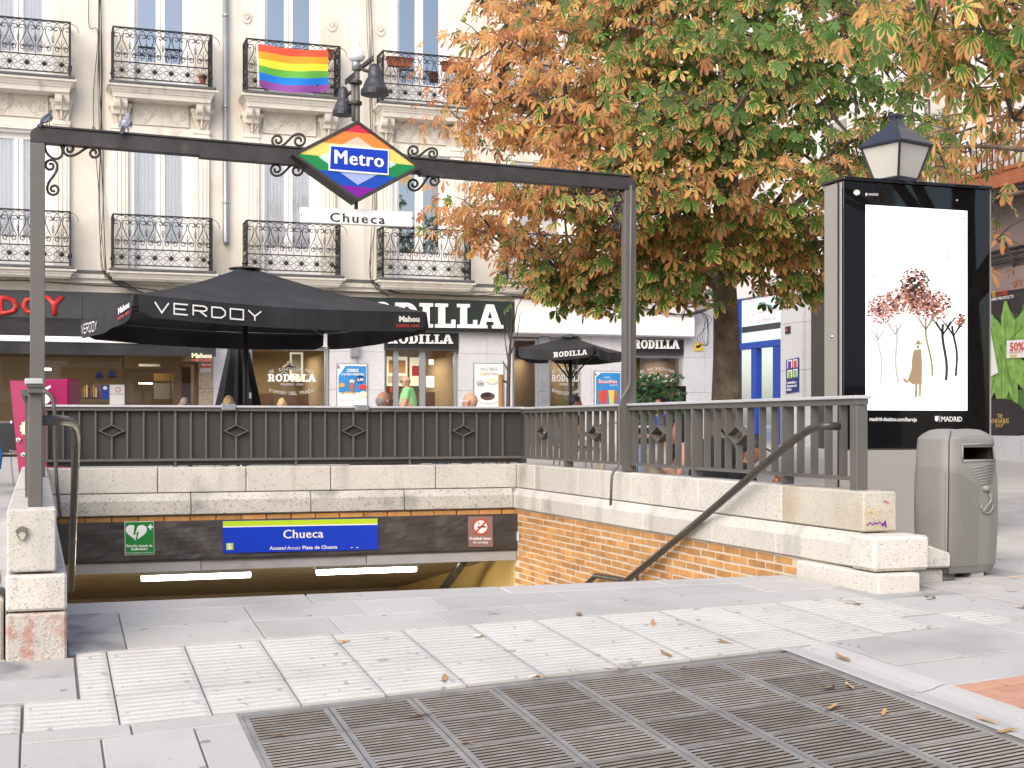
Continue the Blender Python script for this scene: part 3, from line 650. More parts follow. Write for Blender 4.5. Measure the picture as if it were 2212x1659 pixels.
rl = thing('stairwell_railing', 'grey railing along the left side wall ending in a square post with pale cap', 'railing', (XLp, 10, ZT))
b = MB(); b.box(XLp - .045, XLp + .045, 7.30, YB + .05, zt - .05, zt - .02); b.build('top_rail', 'paint', rl)
b = MB(); b.box(XLp - .025, XLp + .025, 7.22, YB, zbm - .012, zbm + .012); b.build('bottom_rail', 'paint', rl)
pa, pb = onY(60, 1090, 7.14), onY(92, 1090, 7.14)
b = MB(); b.box(pa.x, pb.x, 7.14, 7.22, ZT + .014, CZ + .195); b.build('post', 'paint', rl, bevel=.005)
b = MB(); b.box(pa.x - .006, pb.x + .004, 7.10, 7.30, CZ + .183, CZ + .197); b.box(pa.x + .0, pb.x, 7.11, 7.28, CZ + .155, CZ + .184); b.build('cap', 'paint', rl, bevel=.003)
b = MB(); b.box(pa.x - .014, pb.x + .003, 7.09, 7.31, CZ + .198, CZ + .226); b.build('pale_cap', 'paint_light', rl, bevel=.005)
for k in range(38):
    y = 7.42 + k * .172; b = MB(); b.box(XLp - .0275, XLp + .0275, y - .006, y + .006, zbm + .013, zt - .051); b.build('baluster', 'paint', rl)
# handrails and conduits
hl = thing('handrail', 'round steel handrail bending down from the left railing post', 'handrail', (.2, 8, CZ - .5))
A = onY(90, 908, 7.2); p1, p2, p3 = onY(128, 908, 7.45), onY(166, 910, 8.0), onY(164, 955, 8.45)
pts = [A, p1] + bez(p1, onY(150, 908, 7.6), p2, p3, 10)[1:] + [onY(161, 1060, 9.4), onY(158, 1140, 10.1), onY(153, 1275, 11.2)]
b = MB(); b.tube(pts, .026, 14); b.build('tube', 'steel', hl, smooth=True)
hr = thing('handrail', 'round steel handrail slanting down the right side of the stairs', 'handrail', (4.7, 9, CZ - .5))
XH = XR - .10
a = onX(1812, 921, XR + .02); e = onX(1352, 1256, XH)
p0, p1, p2 = onX(1786, 920, XH + .03), onX(1750, 922, XH), onX(1700, 962, XH)
pts = [a, p0] + bez(p0, onX(1765, 919, XH), p1, p2, 10)[1:] + [onX(1530, 1108, XH), e]
b = MB(); b.tube(pts, .027, 14); b.build('tube', 'steel', hr, smooth=True)
b = MB(); b.tube([e, onX(1340, 1252, XH), onX(1300, 1245, XH), onX(1288, 1243, XH), onX(1262, 1268, XH)], .026, 12); b.build('lower_tube', 'steel', hr, smooth=True)
b = MB(); b.tube([onX(1376, 1236, XH), onX(1377, 1262, XH + .08)], .010, 8); b.build('bracket', 'steel', hr, smooth=True)
YA = 11.27
cr = thing('cable_conduit', 'thin grey conduit running down the right arch post onto the stone sill', 'conduit', (XR, YA - .1, ZT))
b = MB()
XC = XR - .012
b.tube([onY(1363, 400, YA - .1), onY(1362, 560, YA - .1), onY(1361, 700, YA - .1), onY(1361, 818, YA - .1)] + bez(onY(1361, 820, YA - .1), onY(1360, 850, YA - .1), onY(1338, 852, YA - .1), onY(1338, 885, YA - .1), 8) + [onY(1339, 990, YA - .1)] + bez(onY(1339, 992, YA - .1), onY(1339, 1015, YA - .1), onY(1320, 1010, YA - .1), onY(1321, 1040, YA - .1), 8) + [onY(1319, 1092, YA - .1)], .0125, 8)
b.build('pipe', 'paint', cr, smooth=True)
cl = thing('cable_conduit', 'thin grey conduit looping from the left arch post down inside the side wall', 'conduit', (XL, YA - .1, ZT))
b = MB(); b.tube([onY(90, 846, YA - .1)] + bez(onY(96, 847, YA - .1), onY(112, 850, YA - .1), onY(118, 868, YA - .1), onY(118, 900, YA - .1), 8) + [onY(119, 980, YA - .1), onY(124, 1060, YA - .1), onY(131, 1118, YA - .1)], .014, 8); b.build('pipe', 'paint', cl, smooth=True)
# ------------------------------------------------------------------ arch over the entrance
P = PY(YA)
ar = thing('entrance_arch', 'dark iron arch with scrolled corner brackets spanning the metro stairs', 'arch', (2.4, YA, ZT))
TL, TR = P(81, 277), P(1357, 384)
hb = .118; pw = .098
for c, x0 in ((TL, 'l'), (TR, 'r')):
    b = MB(); b.box(c.x - pw / 2, c.x + pw / 2, YA - .045, YA + .045, ZT + .002, c.z - hb - .002); b.box(c.x - pw / 2 - .006, c.x + pw / 2 + .006, YA - .055, YA - .046, ZT + .002, c.z - hb - .002)
    b.build('post', 'paint' if x0 == 'l' else 'paint', ar, bevel=.006)
d = (TR - TL); ends = (TL.x - pw / 2 - .004, TR.x + pw / 2 + .004)
def bz(x): return TL.z + (x - TL.x) / d.x * d.z
b = MB(); x0, x1 = ends; r = .06
prof = [(x0, bz(x0) - hb)] + [(x0 + r - r * cos(a), bz(x0) - r + r * sin(a)) for a in [i * pi / 12 for i in range(7)]] + [(x1 - r + r * sin(a), bz(x1) - r + r * cos(a)) for a in [i * pi / 12 for i in range(7)]] + [(x1, bz(x1) - hb)]
b.prism([(x, YA - .048, z) for x, z in prof], (0, .096, 0)); b.build('beam', 'arch', ar, bevel=.004)
b = MB(); b.prism([(x0 + .05, YA - .06, bz(x0 + .05) + .001), (x1 - .05, YA - .06, bz(x1 - .05) + .001), (x1 - .05, YA - .06, bz(x1 - .05) + .018), (x0 + .05, YA - .06, bz(x0 + .05) + .018)], (0, .12, 0)); b.build('flange', 'arch', ar, bevel=.003)
for xa, xb in ((430, 641), (905, 1075)):
    a, c = P(xa, 300).x, P(xb, 300).x; b = MB(); b.prism([(a, YA - .052, bz(a) - hb - .012), (c, YA - .052, bz(c) - hb - .012), (c, YA - .052, bz(c) - .03), (a, YA - .052, bz(a) - .03)], (0, .104, 0)); b.build('splice_plate', 'arch', ar)
for c1, r1, c2, r2, f in (((149.5, 322), 14.5, (203, 330), 14, 1), ((109, 358), 14.5, (116, 409), 14, -1), ((600, 303), 14, (646, 304), 15, 1), ((597, 366), 14, (641, 368), 15, 1),
                          ((894, 326), 14, (934, 332), 12, 1), ((894, 398), 14, (937, 391), 13, 1), ((1320, 416), 12, (1270, 408), 12, 1), ((1333, 452), 11, (1329, 490), 10, 1)):
    b = MB(); b.tube(scroll(P, c1, r1, c2, r2, f), .0105, 7); b.build('scroll', 'arch', ar, smooth=True)
for (cx, cy, rx, ry, rot) in ((116, 322, 17, 23, .6), (1340, 425, 9, 14, -.6)):
    b = MB(); b.tube([P(cx + rx * cos(a) * cos(rot) + ry * sin(a) * sin(rot), cy - rx * cos(a) * sin(rot) + ry * sin(a) * cos(rot)) for a in [i * 2 * pi / 26 for i in range(27)]], .010, 7, cap=False); b.build('scroll_ring', 'arch', ar, smooth=True)
# diamond metro sign
YS = YA - .15
P = PY(YS)
ms = thing('metro_sign', 'diamond metro sign with rainbow stripes and blue centre plate on the arch', 'sign', (P(771, 346).x, YS, P(771, 346).z))
L, T, R, B = P(637, 333), P(771, 265), P(905, 360), P(772, 432); cen = (L + R) / 2; ea, eb = (R - L) / 2, (T - B) / 2
cen = (T + B) / 2 * .5 + cen * .5
def dq(a, c, o=0.0): return cen + ea * a + eb * c + V((0, -o, 0))
b = MB(); b.prism([dq(-1.045, 0, -.002), dq(0, -1.045, -.002), dq(1.045, 0, -.002), dq(0, 1.045, -.002)], (0, .24, 0)); b.build('case', 'arch', ms, bevel=.006)
b = MB()
R4 = [(-1.045, 0), (0, -1.045), (1.045, 0), (0, 1.045)]
for k in range(4):
    p, q = R4[k], R4[(k + 1) % 4]; s = .965 / 1.045
    b.prism([dq(*p, .0), dq(*q, .0), dq(q[0] * s, q[1] * s, .0), dq(p[0] * s, p[1] * s, .0)], (0, -.014, 0))
b.build('frame', 'arch', ms)
def band_poly(b0, b1, k, o):
    pts = [(-(k - abs(b0)), b0)] if abs(b0) < k else [(0, b0)]
    if b0 > 0 > b1: pts.append((-k, 0))
    pts += ([(-(k - abs(b1)), b1), ((k - abs(b1)), b1)] if abs(b1) < k - 1e-6 else [(0, b1)])
    if b0 > 0 > b1: pts.append((k, 0))
    if abs(b0) < k - 1e-6: pts.append((k - abs(b0), b0))
    return [dq(a, c, o) for a, c in pts]
bnd = [.96, .73, .385, .03, -.33, -.67, -.96]; cols_ = ['m_red', 'm_orange', 'm_yellow', 'm_green', 'm_blue', 'm_violet']
for i in range(6):
    b = MB(); b.poly(band_poly(bnd[i], bnd[i + 1], .96, .004)); b.build('stripe', cols_[i], ms, recalc=False)
ib = [.625, .385, .03, -.33, -.625]
for i, m in enumerate(('p_orange', 'p_yellow', 'p_green', 'p_blue')):
    b = MB(); b.poly(band_poly(ib[i], ib[i + 1], .625, .007)); b.build('inner_stripe', m, ms, recalc=False)
pl = plate(ms, 'name_plate', 'whitegloss', [(711, 313), (839.5, 323.5), (838.5, 379), (709, 369)], P, (0, -.008, 0), (0, -.008, 0))
fp = flat(pl, 'blue_field', 'metroblue', [(714, 316.5), (837, 326.5), (836, 375.5), (712, 365.5)], P, (0, -.018, 0))
tpx(pl, 'Metro', 'whiteprint', 722.5, 354, 827, 362.5, P, 29.5, off=(0, -.021, 0), fat=.045, space=1.10)
nb = thing('station_name_board', 'white board lettered Chueca hanging below the diamond sign', 'sign', (P(770, 468).x, YA - .06, P(770, 468).z))
P2 = PY(YA - .06)
plate(nb, 'board', 'whitegloss', [(649, 447), (891, 457.5), (892, 490), (650, 480)], P2, (0, .05, 0), bevel=.003)
tpx(nb, 'Chueca', 'blackprint', 713, 478.5, 831, 484, P2, 19.5, fat=.03, space=1.24)
b = MB(); a = P2(771, 430); c = P2(771, 453); b.box(a.x - .013, a.x + .013, YA - .045, YA - .015, c.z, a.z + .02); b.build('hanger', 'arch', nb)
for x, y in ((651, 464), (889.5, 471)):
    b = MB(); b.ball(P2(x, y) + V((0, -.001, 0)), .006, 6); b.build('screw', 'arch', nb)
# lamp mast on the arch
YM = YA + .06
P = PY(YM); Xm = P(769, 200).x
lm = thing('lamp_mast', 'black mast with two bell floodlights and a white beacon above the diamond sign', 'lamp mast', (Xm, YM, P(769, 265).z))
b = MB(); b.tube([P(772, 345), P(771, 150)], .024, 10); b.tube([P(764, 262), P(763, 180)], .018, 8); b.build('pole', 'paint', lm, smooth=True)
for y in (178, 223): b = MB(); b.lathe(P(768, y), [(.055, -.012), (.055, .012)], 12); b.build('clamp', 'arch', lm)
b = MB(); b.tube([P(769, 152), P(769, 129)], .036, 12); b.build('collar', 'zinc', lm, smooth=True)
b = MB(); c = P(770, 131); b.lathe(c, [(.03, -.01), (.055, .0), (.075, .03), (.074, .042), (.06, .055), (.054, .085), (.036, .10), (.034, .11), (.026, .16), (.012, .195), (.001, .205)], 18); b.build('beacon', 'whitegloss', lm, smooth=True)
for (xa, ya, xb, yb) in ((746, 181, 770, 161), (776, 152, 806, 129)):
    b = MB(); p, q = P(xa, ya), P(xb, yb); b.tube([p, q], .012, 6)
    for k in range(11):
        c = p.lerp(q, k / 10) + V((0, 0, .022)); b.box(c.x - .003, c.x + .003, c.y - .01, c.y + .01, c.z - .012, c.z + .016)
    b.build('pigeon_comb', 'arch', lm)
for (xc, yt, yb, w, dy) in ((741.5, 186, 248, 44, .10), (809.5, 137, 204, 57, -.10)):
    Pb = PY(YM + dy); c = Pb(xc, yb); top = Pb(xc, yt); H = top.z - c.z; r = (Pb(xc + w / 2, yb).x - Pb(xc - w / 2, yb).x) / 2
    b = MB(); b.lathe(c, [(r * .9, 0), (r, .0), (r, H * .16), (r * .92, H * .18), (r * .80, H * .34), (r * .55, H * .54), (r * .50, H * .56), (r * .50, H * .74), (r * .47, H * .84), (r * .3, H * .95), (r * .02, H)], 22)
    be = b.build('bell_lamp', 'bell', lm, smooth=True)
    b = MB(); b.lathe(c, [(r * 1.04, -.004), (r * 1.04, H * .13)], 22); b.build('rim', 'blacksatin', be)
    b = MB(); b.tube([Pb(xc, yt + 22), P(769, (yt + 8))], .015, 8); b.build('arm', 'arch', lm, smooth=True)
# ------------------------------------------------------------------ signs on the lintel band
P = PY(YB - .113)
bs = thing('station_sign', 'long blue station sign with lime stripe reading Chueca on the lintel', 'sign', P(648, 1157))
plate(bs, 'panel', 'signblue', [(481, 1125.5), (816, 1119.5), (817, 1187), (482, 1195)], P, (0, .012, 0))
flat(bs, 'lime_stripe', 'lime', [(481.5, 1126), (815.5, 1120), (815.5, 1131), (481.5, 1137)], P)
flat(bs, 'white_line', 'whiteprint', [(481.5, 1137), (815.5, 1131), (815.5, 1133.5), (481.5, 1139.5)], P)
flat(bs, 'line_badge', 'lime', [(488.5, 1173.5), (504, 1173), (504, 1187.5), (489, 1188)], P)
tpx(bs, 'Chueca', 'whiteprint', 612, 1163, 698, 1161, P, 18.5, fat=.03, space=1.05)
tpx(bs, '5', 'whiteprint', 492, 1186, 501, 1185.8, P, 11, bold=.03, off=(0, -.005, 0))
tpx(bs, 'Acceso/', 'whiteprint', 582, 1187.5, 618, 1187, P, 7.5, bold=.02)
tpx(bs, 'Access', 'whiteprint', 619, 1187, 649, 1186.5, P, 7.5, shear=.25)
tpx(bs, 'Plaza de Chueca', 'whiteprint', 653.5, 1186.3, 728.5, 1184.8, P, 7.5, bold=.02)
for x in (759.5, 771): flat(bs, 'scratch', 'whiteprint', [(x - 2.5, 1184), (x + 2, 1183), (x + 3, 1181.5), (x - 1, 1182)], P)
ae = thing('defibrillator_sign', 'green safety sign with a white heart and lightning bolt', 'sign', P(301, 1162))
plate(ae, 'panel', 'whiteprint', [(269, 1127), (332.5, 1126), (333.5, 1198.5), (270, 1200)], P, (0, .01, 0))
flat(ae, 'green_field', 'aedgreen', [(270, 1128), (331.7, 1127), (332.6, 1197.7), (271, 1199)], P)
hp = []
for i in range(40):
    t = i / 40 * 2 * pi; hp.append((294.5 + 1.44 * 16 * sin(t) ** 3, 1149 - 1.28 * (13 * cos(t) - 5 * cos(2 * t) - 2 * cos(3 * t) - cos(4 * t))))
flat(ae, 'heart', 'whiteprint', hp, P, (0, -.004, 0))
flat(ae, 'bolt', 'aedgreen', [(291, 1130.5), (299, 1129), (298, 1134), (291.5, 1153), (300, 1148), (296, 1164), (299, 1163), (294.5, 1170), (292, 1161), (294, 1162), (296, 1152), (288, 1156)], P, (0, -.006, 0))
b = MB()
for pts in ([(319, 1136.5), (330.5, 1136.2), (330.5, 1139.7), (319, 1140)], [(323, 1132.5), (326.6, 1132.4), (326.6, 1136.2), (323, 1136.4)], [(323, 1140), (326.6, 1139.8), (326.6, 1144.2), (323, 1144.4)]): b.poly([P(*p) + V((0, -.004, 0)) for p in pts])
b.build('cross', 'whiteprint', ae, recalc=False)
tpx(ae, 'Estación dotada de', 'whiteprint', 273, 1181.7, 329, 1181, P, 5.6, bold=.03, off=(0, -.005, 0))
tpx(ae, 'desfibrilador', 'whiteprint', 282.5, 1188.5, 320, 1188, P, 5.4, bold=.03, off=(0, -.005, 0))
tpx(ae, 'Station equipped with a defibrillator', 'whiteprint', 273, 1195.5, 331, 1194.8, P, 3.2, shear=.2, off=(0, -.005, 0))
ns = thing('no_smoking_sign', 'brown no smoking sign at the right end of the lintel', 'sign', P(1038, 1148))
plate(ns, 'panel', 'mauve', [(1011, 1116), (1064, 1115), (1065, 1181), (1012, 1181.5)], P, (0, .01, 0))
def circ(cx, cy, r, n=28): return [(cx + r * cos(2 * pi * i / n), cy + r * sin(2 * pi * i / n)) for i in range(n)]
flat(ns, 'ring', 'signred', circ(1038.2, 1138, 17.3), P)
flat(ns, 'disc', 'whiteprint', circ(1038.2, 1138, 14), P, (0, -.004, 0))
flat(ns, 'cigarette', 'blackprint', [(1031, 1136.8), (1049, 1136.4), (1049, 1139.4), (1031, 1139.8)], P, (0, -.006, 0))
b = MB(); b.ribbon([P(1033.5 + 1.6 * sin(i * .9), 1134 - i * 1.1) + V((0, -.006, 0)) for i in range(8)], .006); b.build('smoke', 'blackprint', ns, recalc=False)
flat(ns, 'bar', 'signred', [(1026.5, 1147.5), (1047, 1126), (1049.8, 1128.6), (1029.2, 1150)], P, (0, -.008, 0))
tpx(ns, 'Prohibido fumar', 'whiteprint', 1014.5, 1166, 1061.5, 1165.6, P, 6, bold=.03)
tpx(ns, 'No smoking', 'whiteprint', 1021.5, 1174, 1054, 1173.6, P, 5.4, shear=.25, bold=.01)
wb = thing('blank_label', 'small white blank label on the brick wall beside the lintel band', 'label', onX(1117, 1158, XR - .03))
b = MB(); b.poly([onX(x, y, XR - .035) for x, y in ((1113, 1147), (1121, 1149), (1121, 1169), (1113, 1167))]); b.build('sticker', 'whiteprint', wb, recalc=False)
# ------------------------------------------------------------------ cream apartment building across the square
YFc, XRB = 27.8, 14.5
BX = [-2.85, -0.33, 2.29, 4.81, 7.54, 10.2, 12.8]
bd = thing('apartment_building', 'cream plastered apartment building with iron balconies above the dark shop fronts', 'building', (5, YFc, gz(5, YFc)))
def C(z): return CZ + z
ops = [(x - .62, x + .62, C(z0), C(z1)) for x in BX for z0, z1 in ((3.03, 5.60), (6.56, 9.3))]
gxs = sorted({-9, XRB} | {a for o in ops for a in o[:2]}); gzs = sorted({C(2.5), C(13)} | {a for o in ops for a in o[2:]})
b = MB()
for i in range(len(gxs) - 1):
    for j in range(len(gzs) - 1):
        xm, zm = (gxs[i] + gxs[i + 1]) / 2, (gzs[j] + gzs[j + 1]) / 2
        if any(o[0] < xm < o[1] and o[2] < zm < o[3] for o in ops): continue
        b.poly([(gxs[i], YFc, gzs[j]), (gxs[i + 1], YFc, gzs[j]), (gxs[i + 1], YFc, gzs[j + 1]), (gxs[i], YFc, gzs[j + 1])])
b.build('wall', 'plaster', bd, recalc=False)
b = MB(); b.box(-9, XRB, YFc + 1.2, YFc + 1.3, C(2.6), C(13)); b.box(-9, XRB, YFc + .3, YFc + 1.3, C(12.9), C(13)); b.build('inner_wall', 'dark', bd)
def window(xc, z0, z1, curtain):
    b = MB(); y = YFc + .13
    for s in (-1, 1):                                # reveals and frame
        b.box(xc + s * .62, xc + s * .50, YFc + .001, YFc + .25, z0, z1)
        b.box(xc + s * .50, xc + s * .43, y - .01, y + .06, z0, z1)
        b.box(xc + s * .085, xc + s * .005, y, y + .05, z0, z1 - .05)
    b.box(xc - .5, xc + .5, YFc + .001, YFc + .25, z1 - .05, z1); b.box(xc - .43, xc + .43, y + .001, y + .049, z0, z0 + .55); b.box(xc - .43, xc + .43, y + .002, y + .048, z1 - .16, z1 - .05)
    w = b.build('window', 'white', bd)
    for s in (-1, 1):
        b = MB(); xa, xb = sorted((xc + s * .085, xc + s * .43)); b.poly([(xa, y + .02, z0 + .55), (xb, y + .02, z0 + .55), (xb, y + .02, z1 - .16), (xa, y + .02, z1 - .16)]); b.build('pane', 'glass_clear' if curtain else 'glass', w, recalc=False)
        if curtain:
            b = MB(); n = 16
            for k in range(n):
                x0, x1 = xa + (xb - xa) * k / n, xa + (xb - xa) * (k + 1) / n; d0, d1 = .012 * sin(k * 1.9), .012 * sin((k + 1) * 1.9)
                b.add([(x0, y + .05 + d0, z0 + .5), (x1, y + .05 + d1, z0 + .5), (x1, y + .05 + d1, z1), (x0, y + .05 + d0, z1)], [(0, 1, 2, 3)])
            b.build('curtain', 'curtain', w, recalc=False, smooth=True)
    return w
def railing_mesh(W=1.84, H=1.0, side=False):
    b = MB(); n = 2 if side else 6; p = W / n; r = .0085
    b.box(-W / 2, W / 2, -.016, .016, H - .028, H); b.box(-W / 2, W / 2, -.012, .012, .325, .345); b.box(-W / 2, W / 2, -.012, .012, .02, .04)
    for s in (-1, 1): b.box(s * W / 2 - .016, s * W / 2 + .016, -.016, .016, -.03, H)
    def T(pts, rr=r, k=4): b.tube([(x, 0, z) for x, z in pts], rr, k, cap=False)
    def sp(cx, cz, r0, r1, a0, tr, m=12): return [(cx + (r0 + (r1 - r0) * i / m) * cos(a0 + tr * 2 * pi * i / m), cz + (r0 + (r1 - r0) * i / m) * sin(a0 + tr * 2 * pi * i / m)) for i in range(m + 1)]
    for k in range(n):
        c = -W / 2 + p * (k + .5)
        b.ball((c, 0, .18), .043, 6)
        for a in range(4):
            ca, sa = cos(a * pi / 2), sin(a * pi / 2); L = (p / 2 - .012) if a % 2 == 0 else .135
            lp = [(.04 + (L - .04) * t, .038 * sin(pi * t) ** .7) for t in [i / 6 for i in range(7)]]; lp += [(u, -v) for u, v in lp[::-1]]
            T([(c + u * ca - v * sa, .18 + u * sa + v * ca) for u, v in lp], .006)
        T([(c - p / 2, .045), (c + p / 2, .32)], .006); T([(c + p / 2, .045), (c - p / 2, .32)], .006)
        for s in (-1, 1):
            q = lambda pts: [(c + s * x, z) for x, z in pts]
            bot = sp(.052, .46, .012, .050, pi * .5, 1.25)          # bottom curl
            e = bot[-1]
            line = [(.135, .44), (.13, .50), (.075, .62), (.022, .74), (.018, .80), (.04, .872)]
            top = [(.10 + .048 * cos(t), .83 + .048 * sin(t)) for t in [pi * .6 - i * .55 for i in range(10)]]
            top = [(.10 + (x - .10) * (1 - .07 * i), .83 + (z - .83) * (1 - .07 * i)) for i, (x, z) in enumerate(top)]
            T(q(sp(.07, .455, .012, .062, pi * .3, 1.3) + line[1:] + top))
        for s in (-.055, 0, .055): T([(c, .48), (c + s * .5, .56), (c + s, .60 + (.05 if s == 0 else 0))], .006)
        T([(c, .345), (c, .48)], .006)
        for h in (0, .5):                                           # interlaced arcs under the top rail
            m = c + h * p
            T([(m + p * .5 * cos(a), .80 + .165 * sin(a)) for a in [i * pi / 10 for i in range(11)]], .007)
        if k < n - 1:
            m = c + p / 2; T([(m, .345), (m, .78)], .006)
            for zc, hh in ((.665, .055), (.60, .022)): T([(m, zc - hh), (m + .024, zc), (m, zc + hh), (m - .024, zc), (m, zc - hh)], .006)
    return b.mesh('railing', 'iron', recalc=False)
RF, RS = railing_mesh(), railing_mesh(.5, 1.0, True)
def balcony(xc, zf, upper):
    """slab with moulded edge, two corbels, railing on three sides"""
    prj = .52; y0 = YFc - prj
    b = MB(); b.box(xc - 1.0, xc + 1.0, y0 - .08, YFc + .0, zf - .07, zf - .02)
    ba = b.build('balcony', 'lead', bd, bevel=.01)
    b = MB()
    w, h = .98, (.30 if upper else .24)
    prof = [(0, -.071), (-.06, -.071), (-.05, -.11), (-.0, -.13), (.02, -.165), (.05, -.17), (.05, -.21), (.08, -h), (.5, -h)]
    for k in range(len(prof) - 1):
        (a0, z0), (a1, z1) = prof[k], prof[k + 1]
        A = [(xc - w + a0, y0 + a0, zf + z0), (xc + w - a0, y0 + a0, zf + z0), (xc + w - a1, y0 + a1, zf + z1), (xc - w + a1, y0 + a1, zf + z1)]; b.poly(A)
        for s in (-1, 1): b.poly([(xc + s * (w - a0), y0 + a0, zf + z0), (xc + s * (w - a0), YFc, zf + z0), (xc + s * (w - a1), YFc, zf + z1), (xc + s * (w - a1), y0 + a1, zf + z1)])
    b.build('cornice', 'stucco', ba)
    b = MB(); nd = 44
    for k in range(nd): x = xc - .92 + 1.84 * k / (nd - 1); b.box(x - .012, x + .012, y0 + .02, y0 + .06, zf - .205, zf - .172)
    b.build('dentils', 'stucco', ba, kind='stuff')
    o = obj('railing', RF, ba); o.location = (xc, y0 + .02, zf + .02)
    for s in (-1, 1):
        o = obj('side_railing', RS, ba); o.location = (xc + s * .92, y0 + .27, zf + .02); o.rotation_euler = (0, 0, pi / 2)
    if upper:
        for s in (-1, 1):
            b = MB(); x = xc + s * .78
            b.prism([(x - .13, y0 + .12, zf - .30), (x - .13, YFc, zf - .30), (x - .13, YFc, zf - .58), (x - .13, y0 + .30, zf - .58), (x - .13, y0 + .28, zf - .50), (x - .13, y0 + .17, zf - .46), (x - .13, y0 + .14, zf - .40)], (.26, 0, 0)); b.box(x - .012, x + .012, y0 + .07, y0 + .16, zf - .60, zf - .34, 1)
            b.build('corbel', ['stucco', 'brown'], ba, bevel=.004)
    return ba
def pilasters(xc):
    for s in (-1, 1):
        x = xc + s * .77; b = MB()
        b.box(x - .15, x + .15, YFc - .09, YFc - .001, C(2.98), C(5.72))
        for k in range(3): b.box(x - .105 + .078 * k, x - .055 + .078 * k, YFc - .105, YFc - .091, C(3.3), C(5.55))
        b.box(x - .175, x + .175, YFc - .12, YFc - .0015, C(5.60), C(5.66)); b.box(x - .165, x + .165, YFc - .11, YFc - .0015, C(5.72), C(5.80))
        p = b.build('pilaster', 'stucco', bd, bevel=.004)
        b = MB()
        b.prism([(x - .13, YFc - .1, C(5.80)), (x + .13, YFc - .1, C(5.80)), (x + .15, YFc - .13, C(5.95)), (x + .20, YFc - .19, C(6.12)), (x - .20, YFc - .19, C(6.12)), (x - .15, YFc - .13, C(5.95))], (0, .1, 0)); b.box(x - .215, x + .215, YFc - .2, YFc - .002, C(6.121), C(6.19))
        for q in (-1, 1): b.tube(spiral((x + q * .10, YFc - .185, 6.04 + CZ), .012, .07, pi * (.5 if q > 0 else .5), q * -1.6, 18), .011, 5)
        b.tube([(x, YFc - .15, C(5.82)), (x, YFc - .175, C(5.95)), (x, YFc - .2, C(6.1))], .018, 5)
        for q in (-.07, .07): b.tube([(x + q * .4, YFc - .12, C(5.82)), (x + q, YFc - .15, C(5.92)), (x + q * 1.6, YFc - .17, C(5.99))], .013, 5)
        b.build('capital', 'relief', p)
def relief(xc):
    b = MB(); z0, z1 = C(5.84), C(6.26)
    b.box(xc - .53, xc + .53, YFc - .03, YFc - .001, z0, z1); b.box(xc - .62, xc + .62, YFc - .075, YFc - .0015, C(5.60), C(5.80)); b.box(xc - .56, xc + .56, YFc - .05, YFc - .0012, C(6.27), C(6.31))
    for (xa, xb, za, zb) in ((xc - .53, xc + .53, z0, z0 + .018), (xc - .53, xc + .53, z1 - .018, z1), (xc - .53, xc - .512, z0 + .0181, z1 - .0181), (xc + .512, xc + .53, z0 + .0181, z1 - .0181)): b.box(xa, xb, YFc - .042, YFc - .0301, za, zb)
    p = b.build('relief_panel', 'stucco', bd)
    b = MB(); Y = YFc - .034; zc = (z0 + z1) / 2 - .01
    for s in (-1, 1):
        b.tube([(xc + s * (.03 + .32 * t), Y, zc - .06 + .10 * sin(t * 5.2 + .3)) for t in [i / 14 for i in range(15)]], .013, 5)
        for (dx, dz, r, tr) in ((.17, .02, .06, 1.3), (.40, -.01, .075, -1.4)): b.tube(spiral((xc + s * dx, Y, zc + dz), .012, r, 0, tr * s, 16), .011, 5)
        for (dx, dz) in ((.10, .09), (.27, .10), (.30, -.10), (.46, .08)): b.ball((xc + s * dx, Y, zc + dz), .022, 4)
    for a in range(5): b.tube([(xc, Y, zc + .03), (xc + .055 * cos(pi * a / 4), Y, zc + .06 + .055 * sin(pi * a / 4))], .014, 4)
    b.build('scrollwork', 'relief', p)
src = {}
for i, x in enumerate(BX):
    for z0, z1, cu in ((3.03, 5.60, True), (6.56, 9.3, False)): window(x, C(z0), C(z1), (cu and i != 4) or (z0 > 6 and i == 1))
n0 = len(bd.children)
balcony(BX[2], C(3.0), False); balcony(BX[2], C(6.56), True); pilasters(BX[2]); relief(BX[2])
for ch in [c for c in bd.children if c.name.split('.')[0] in ('balcony', 'pilaster', 'relief_panel')]:
    for i, x in enumerate(BX):
        if i != 2: copy_tree(ch, (x - BX[2], 0, 0))
for x in BX[3:5]:                                                # rosette medallions beside the upper windows
    for s in (-1, 1):
        b = MB(); c = V((x + s * .86, YFc - .02, C(8.15))); b.prism([c + V((.11 * cos(a), 0, .15 * sin(a))) for a in [i * pi / 8 for i in range(16)]], (0, .019, 0))
        for a in range(5): t = pi * a / 4; b.tube([c + V((0, -.01, -.06)), c + V((.06 * cos(t), -.015, .0 + .06 * sin(t)))], .012, 4)
        b.build('medallion', 'relief', bd)
b = MB()                                                         # string course between the balconies
b.box(-9, XRB - .01, YFc - .26, YFc - .001, C(2.90), C(2.95), 1); b.box(-9, XRB - .01, YFc - .22, YFc - .001, C(2.80), C(2.899)); b.box(-9, XRB - .01, YFc - .15, YFc - .001, C(2.72), C(2.799))
for k in range(300): x = -6 + k * .068; b.box(x - .012, x + .012, YFc - .245, YFc - .2201, C(2.83), C(2.865))
b.build('string_course', ['stucco', 'lead'], bd)
dp = onY(487, 200, YFc - .09).x
b = MB(); b.tube([(dp, YFc - .09, C(9.6)), (dp, YFc - .09, C(3.66)), (dp + .01, YFc - .14, C(3.58))], .055, 12); b.build('downpipe', 'zinc', bd, smooth=True)
for z in (8.1, 6.3, 4.4): b = MB(); b.lathe((dp, YFc - .09, C(z)), [(.068, -.02), (.068, .02)], 12); b.build('pipe_clip', 'zinc', bd)
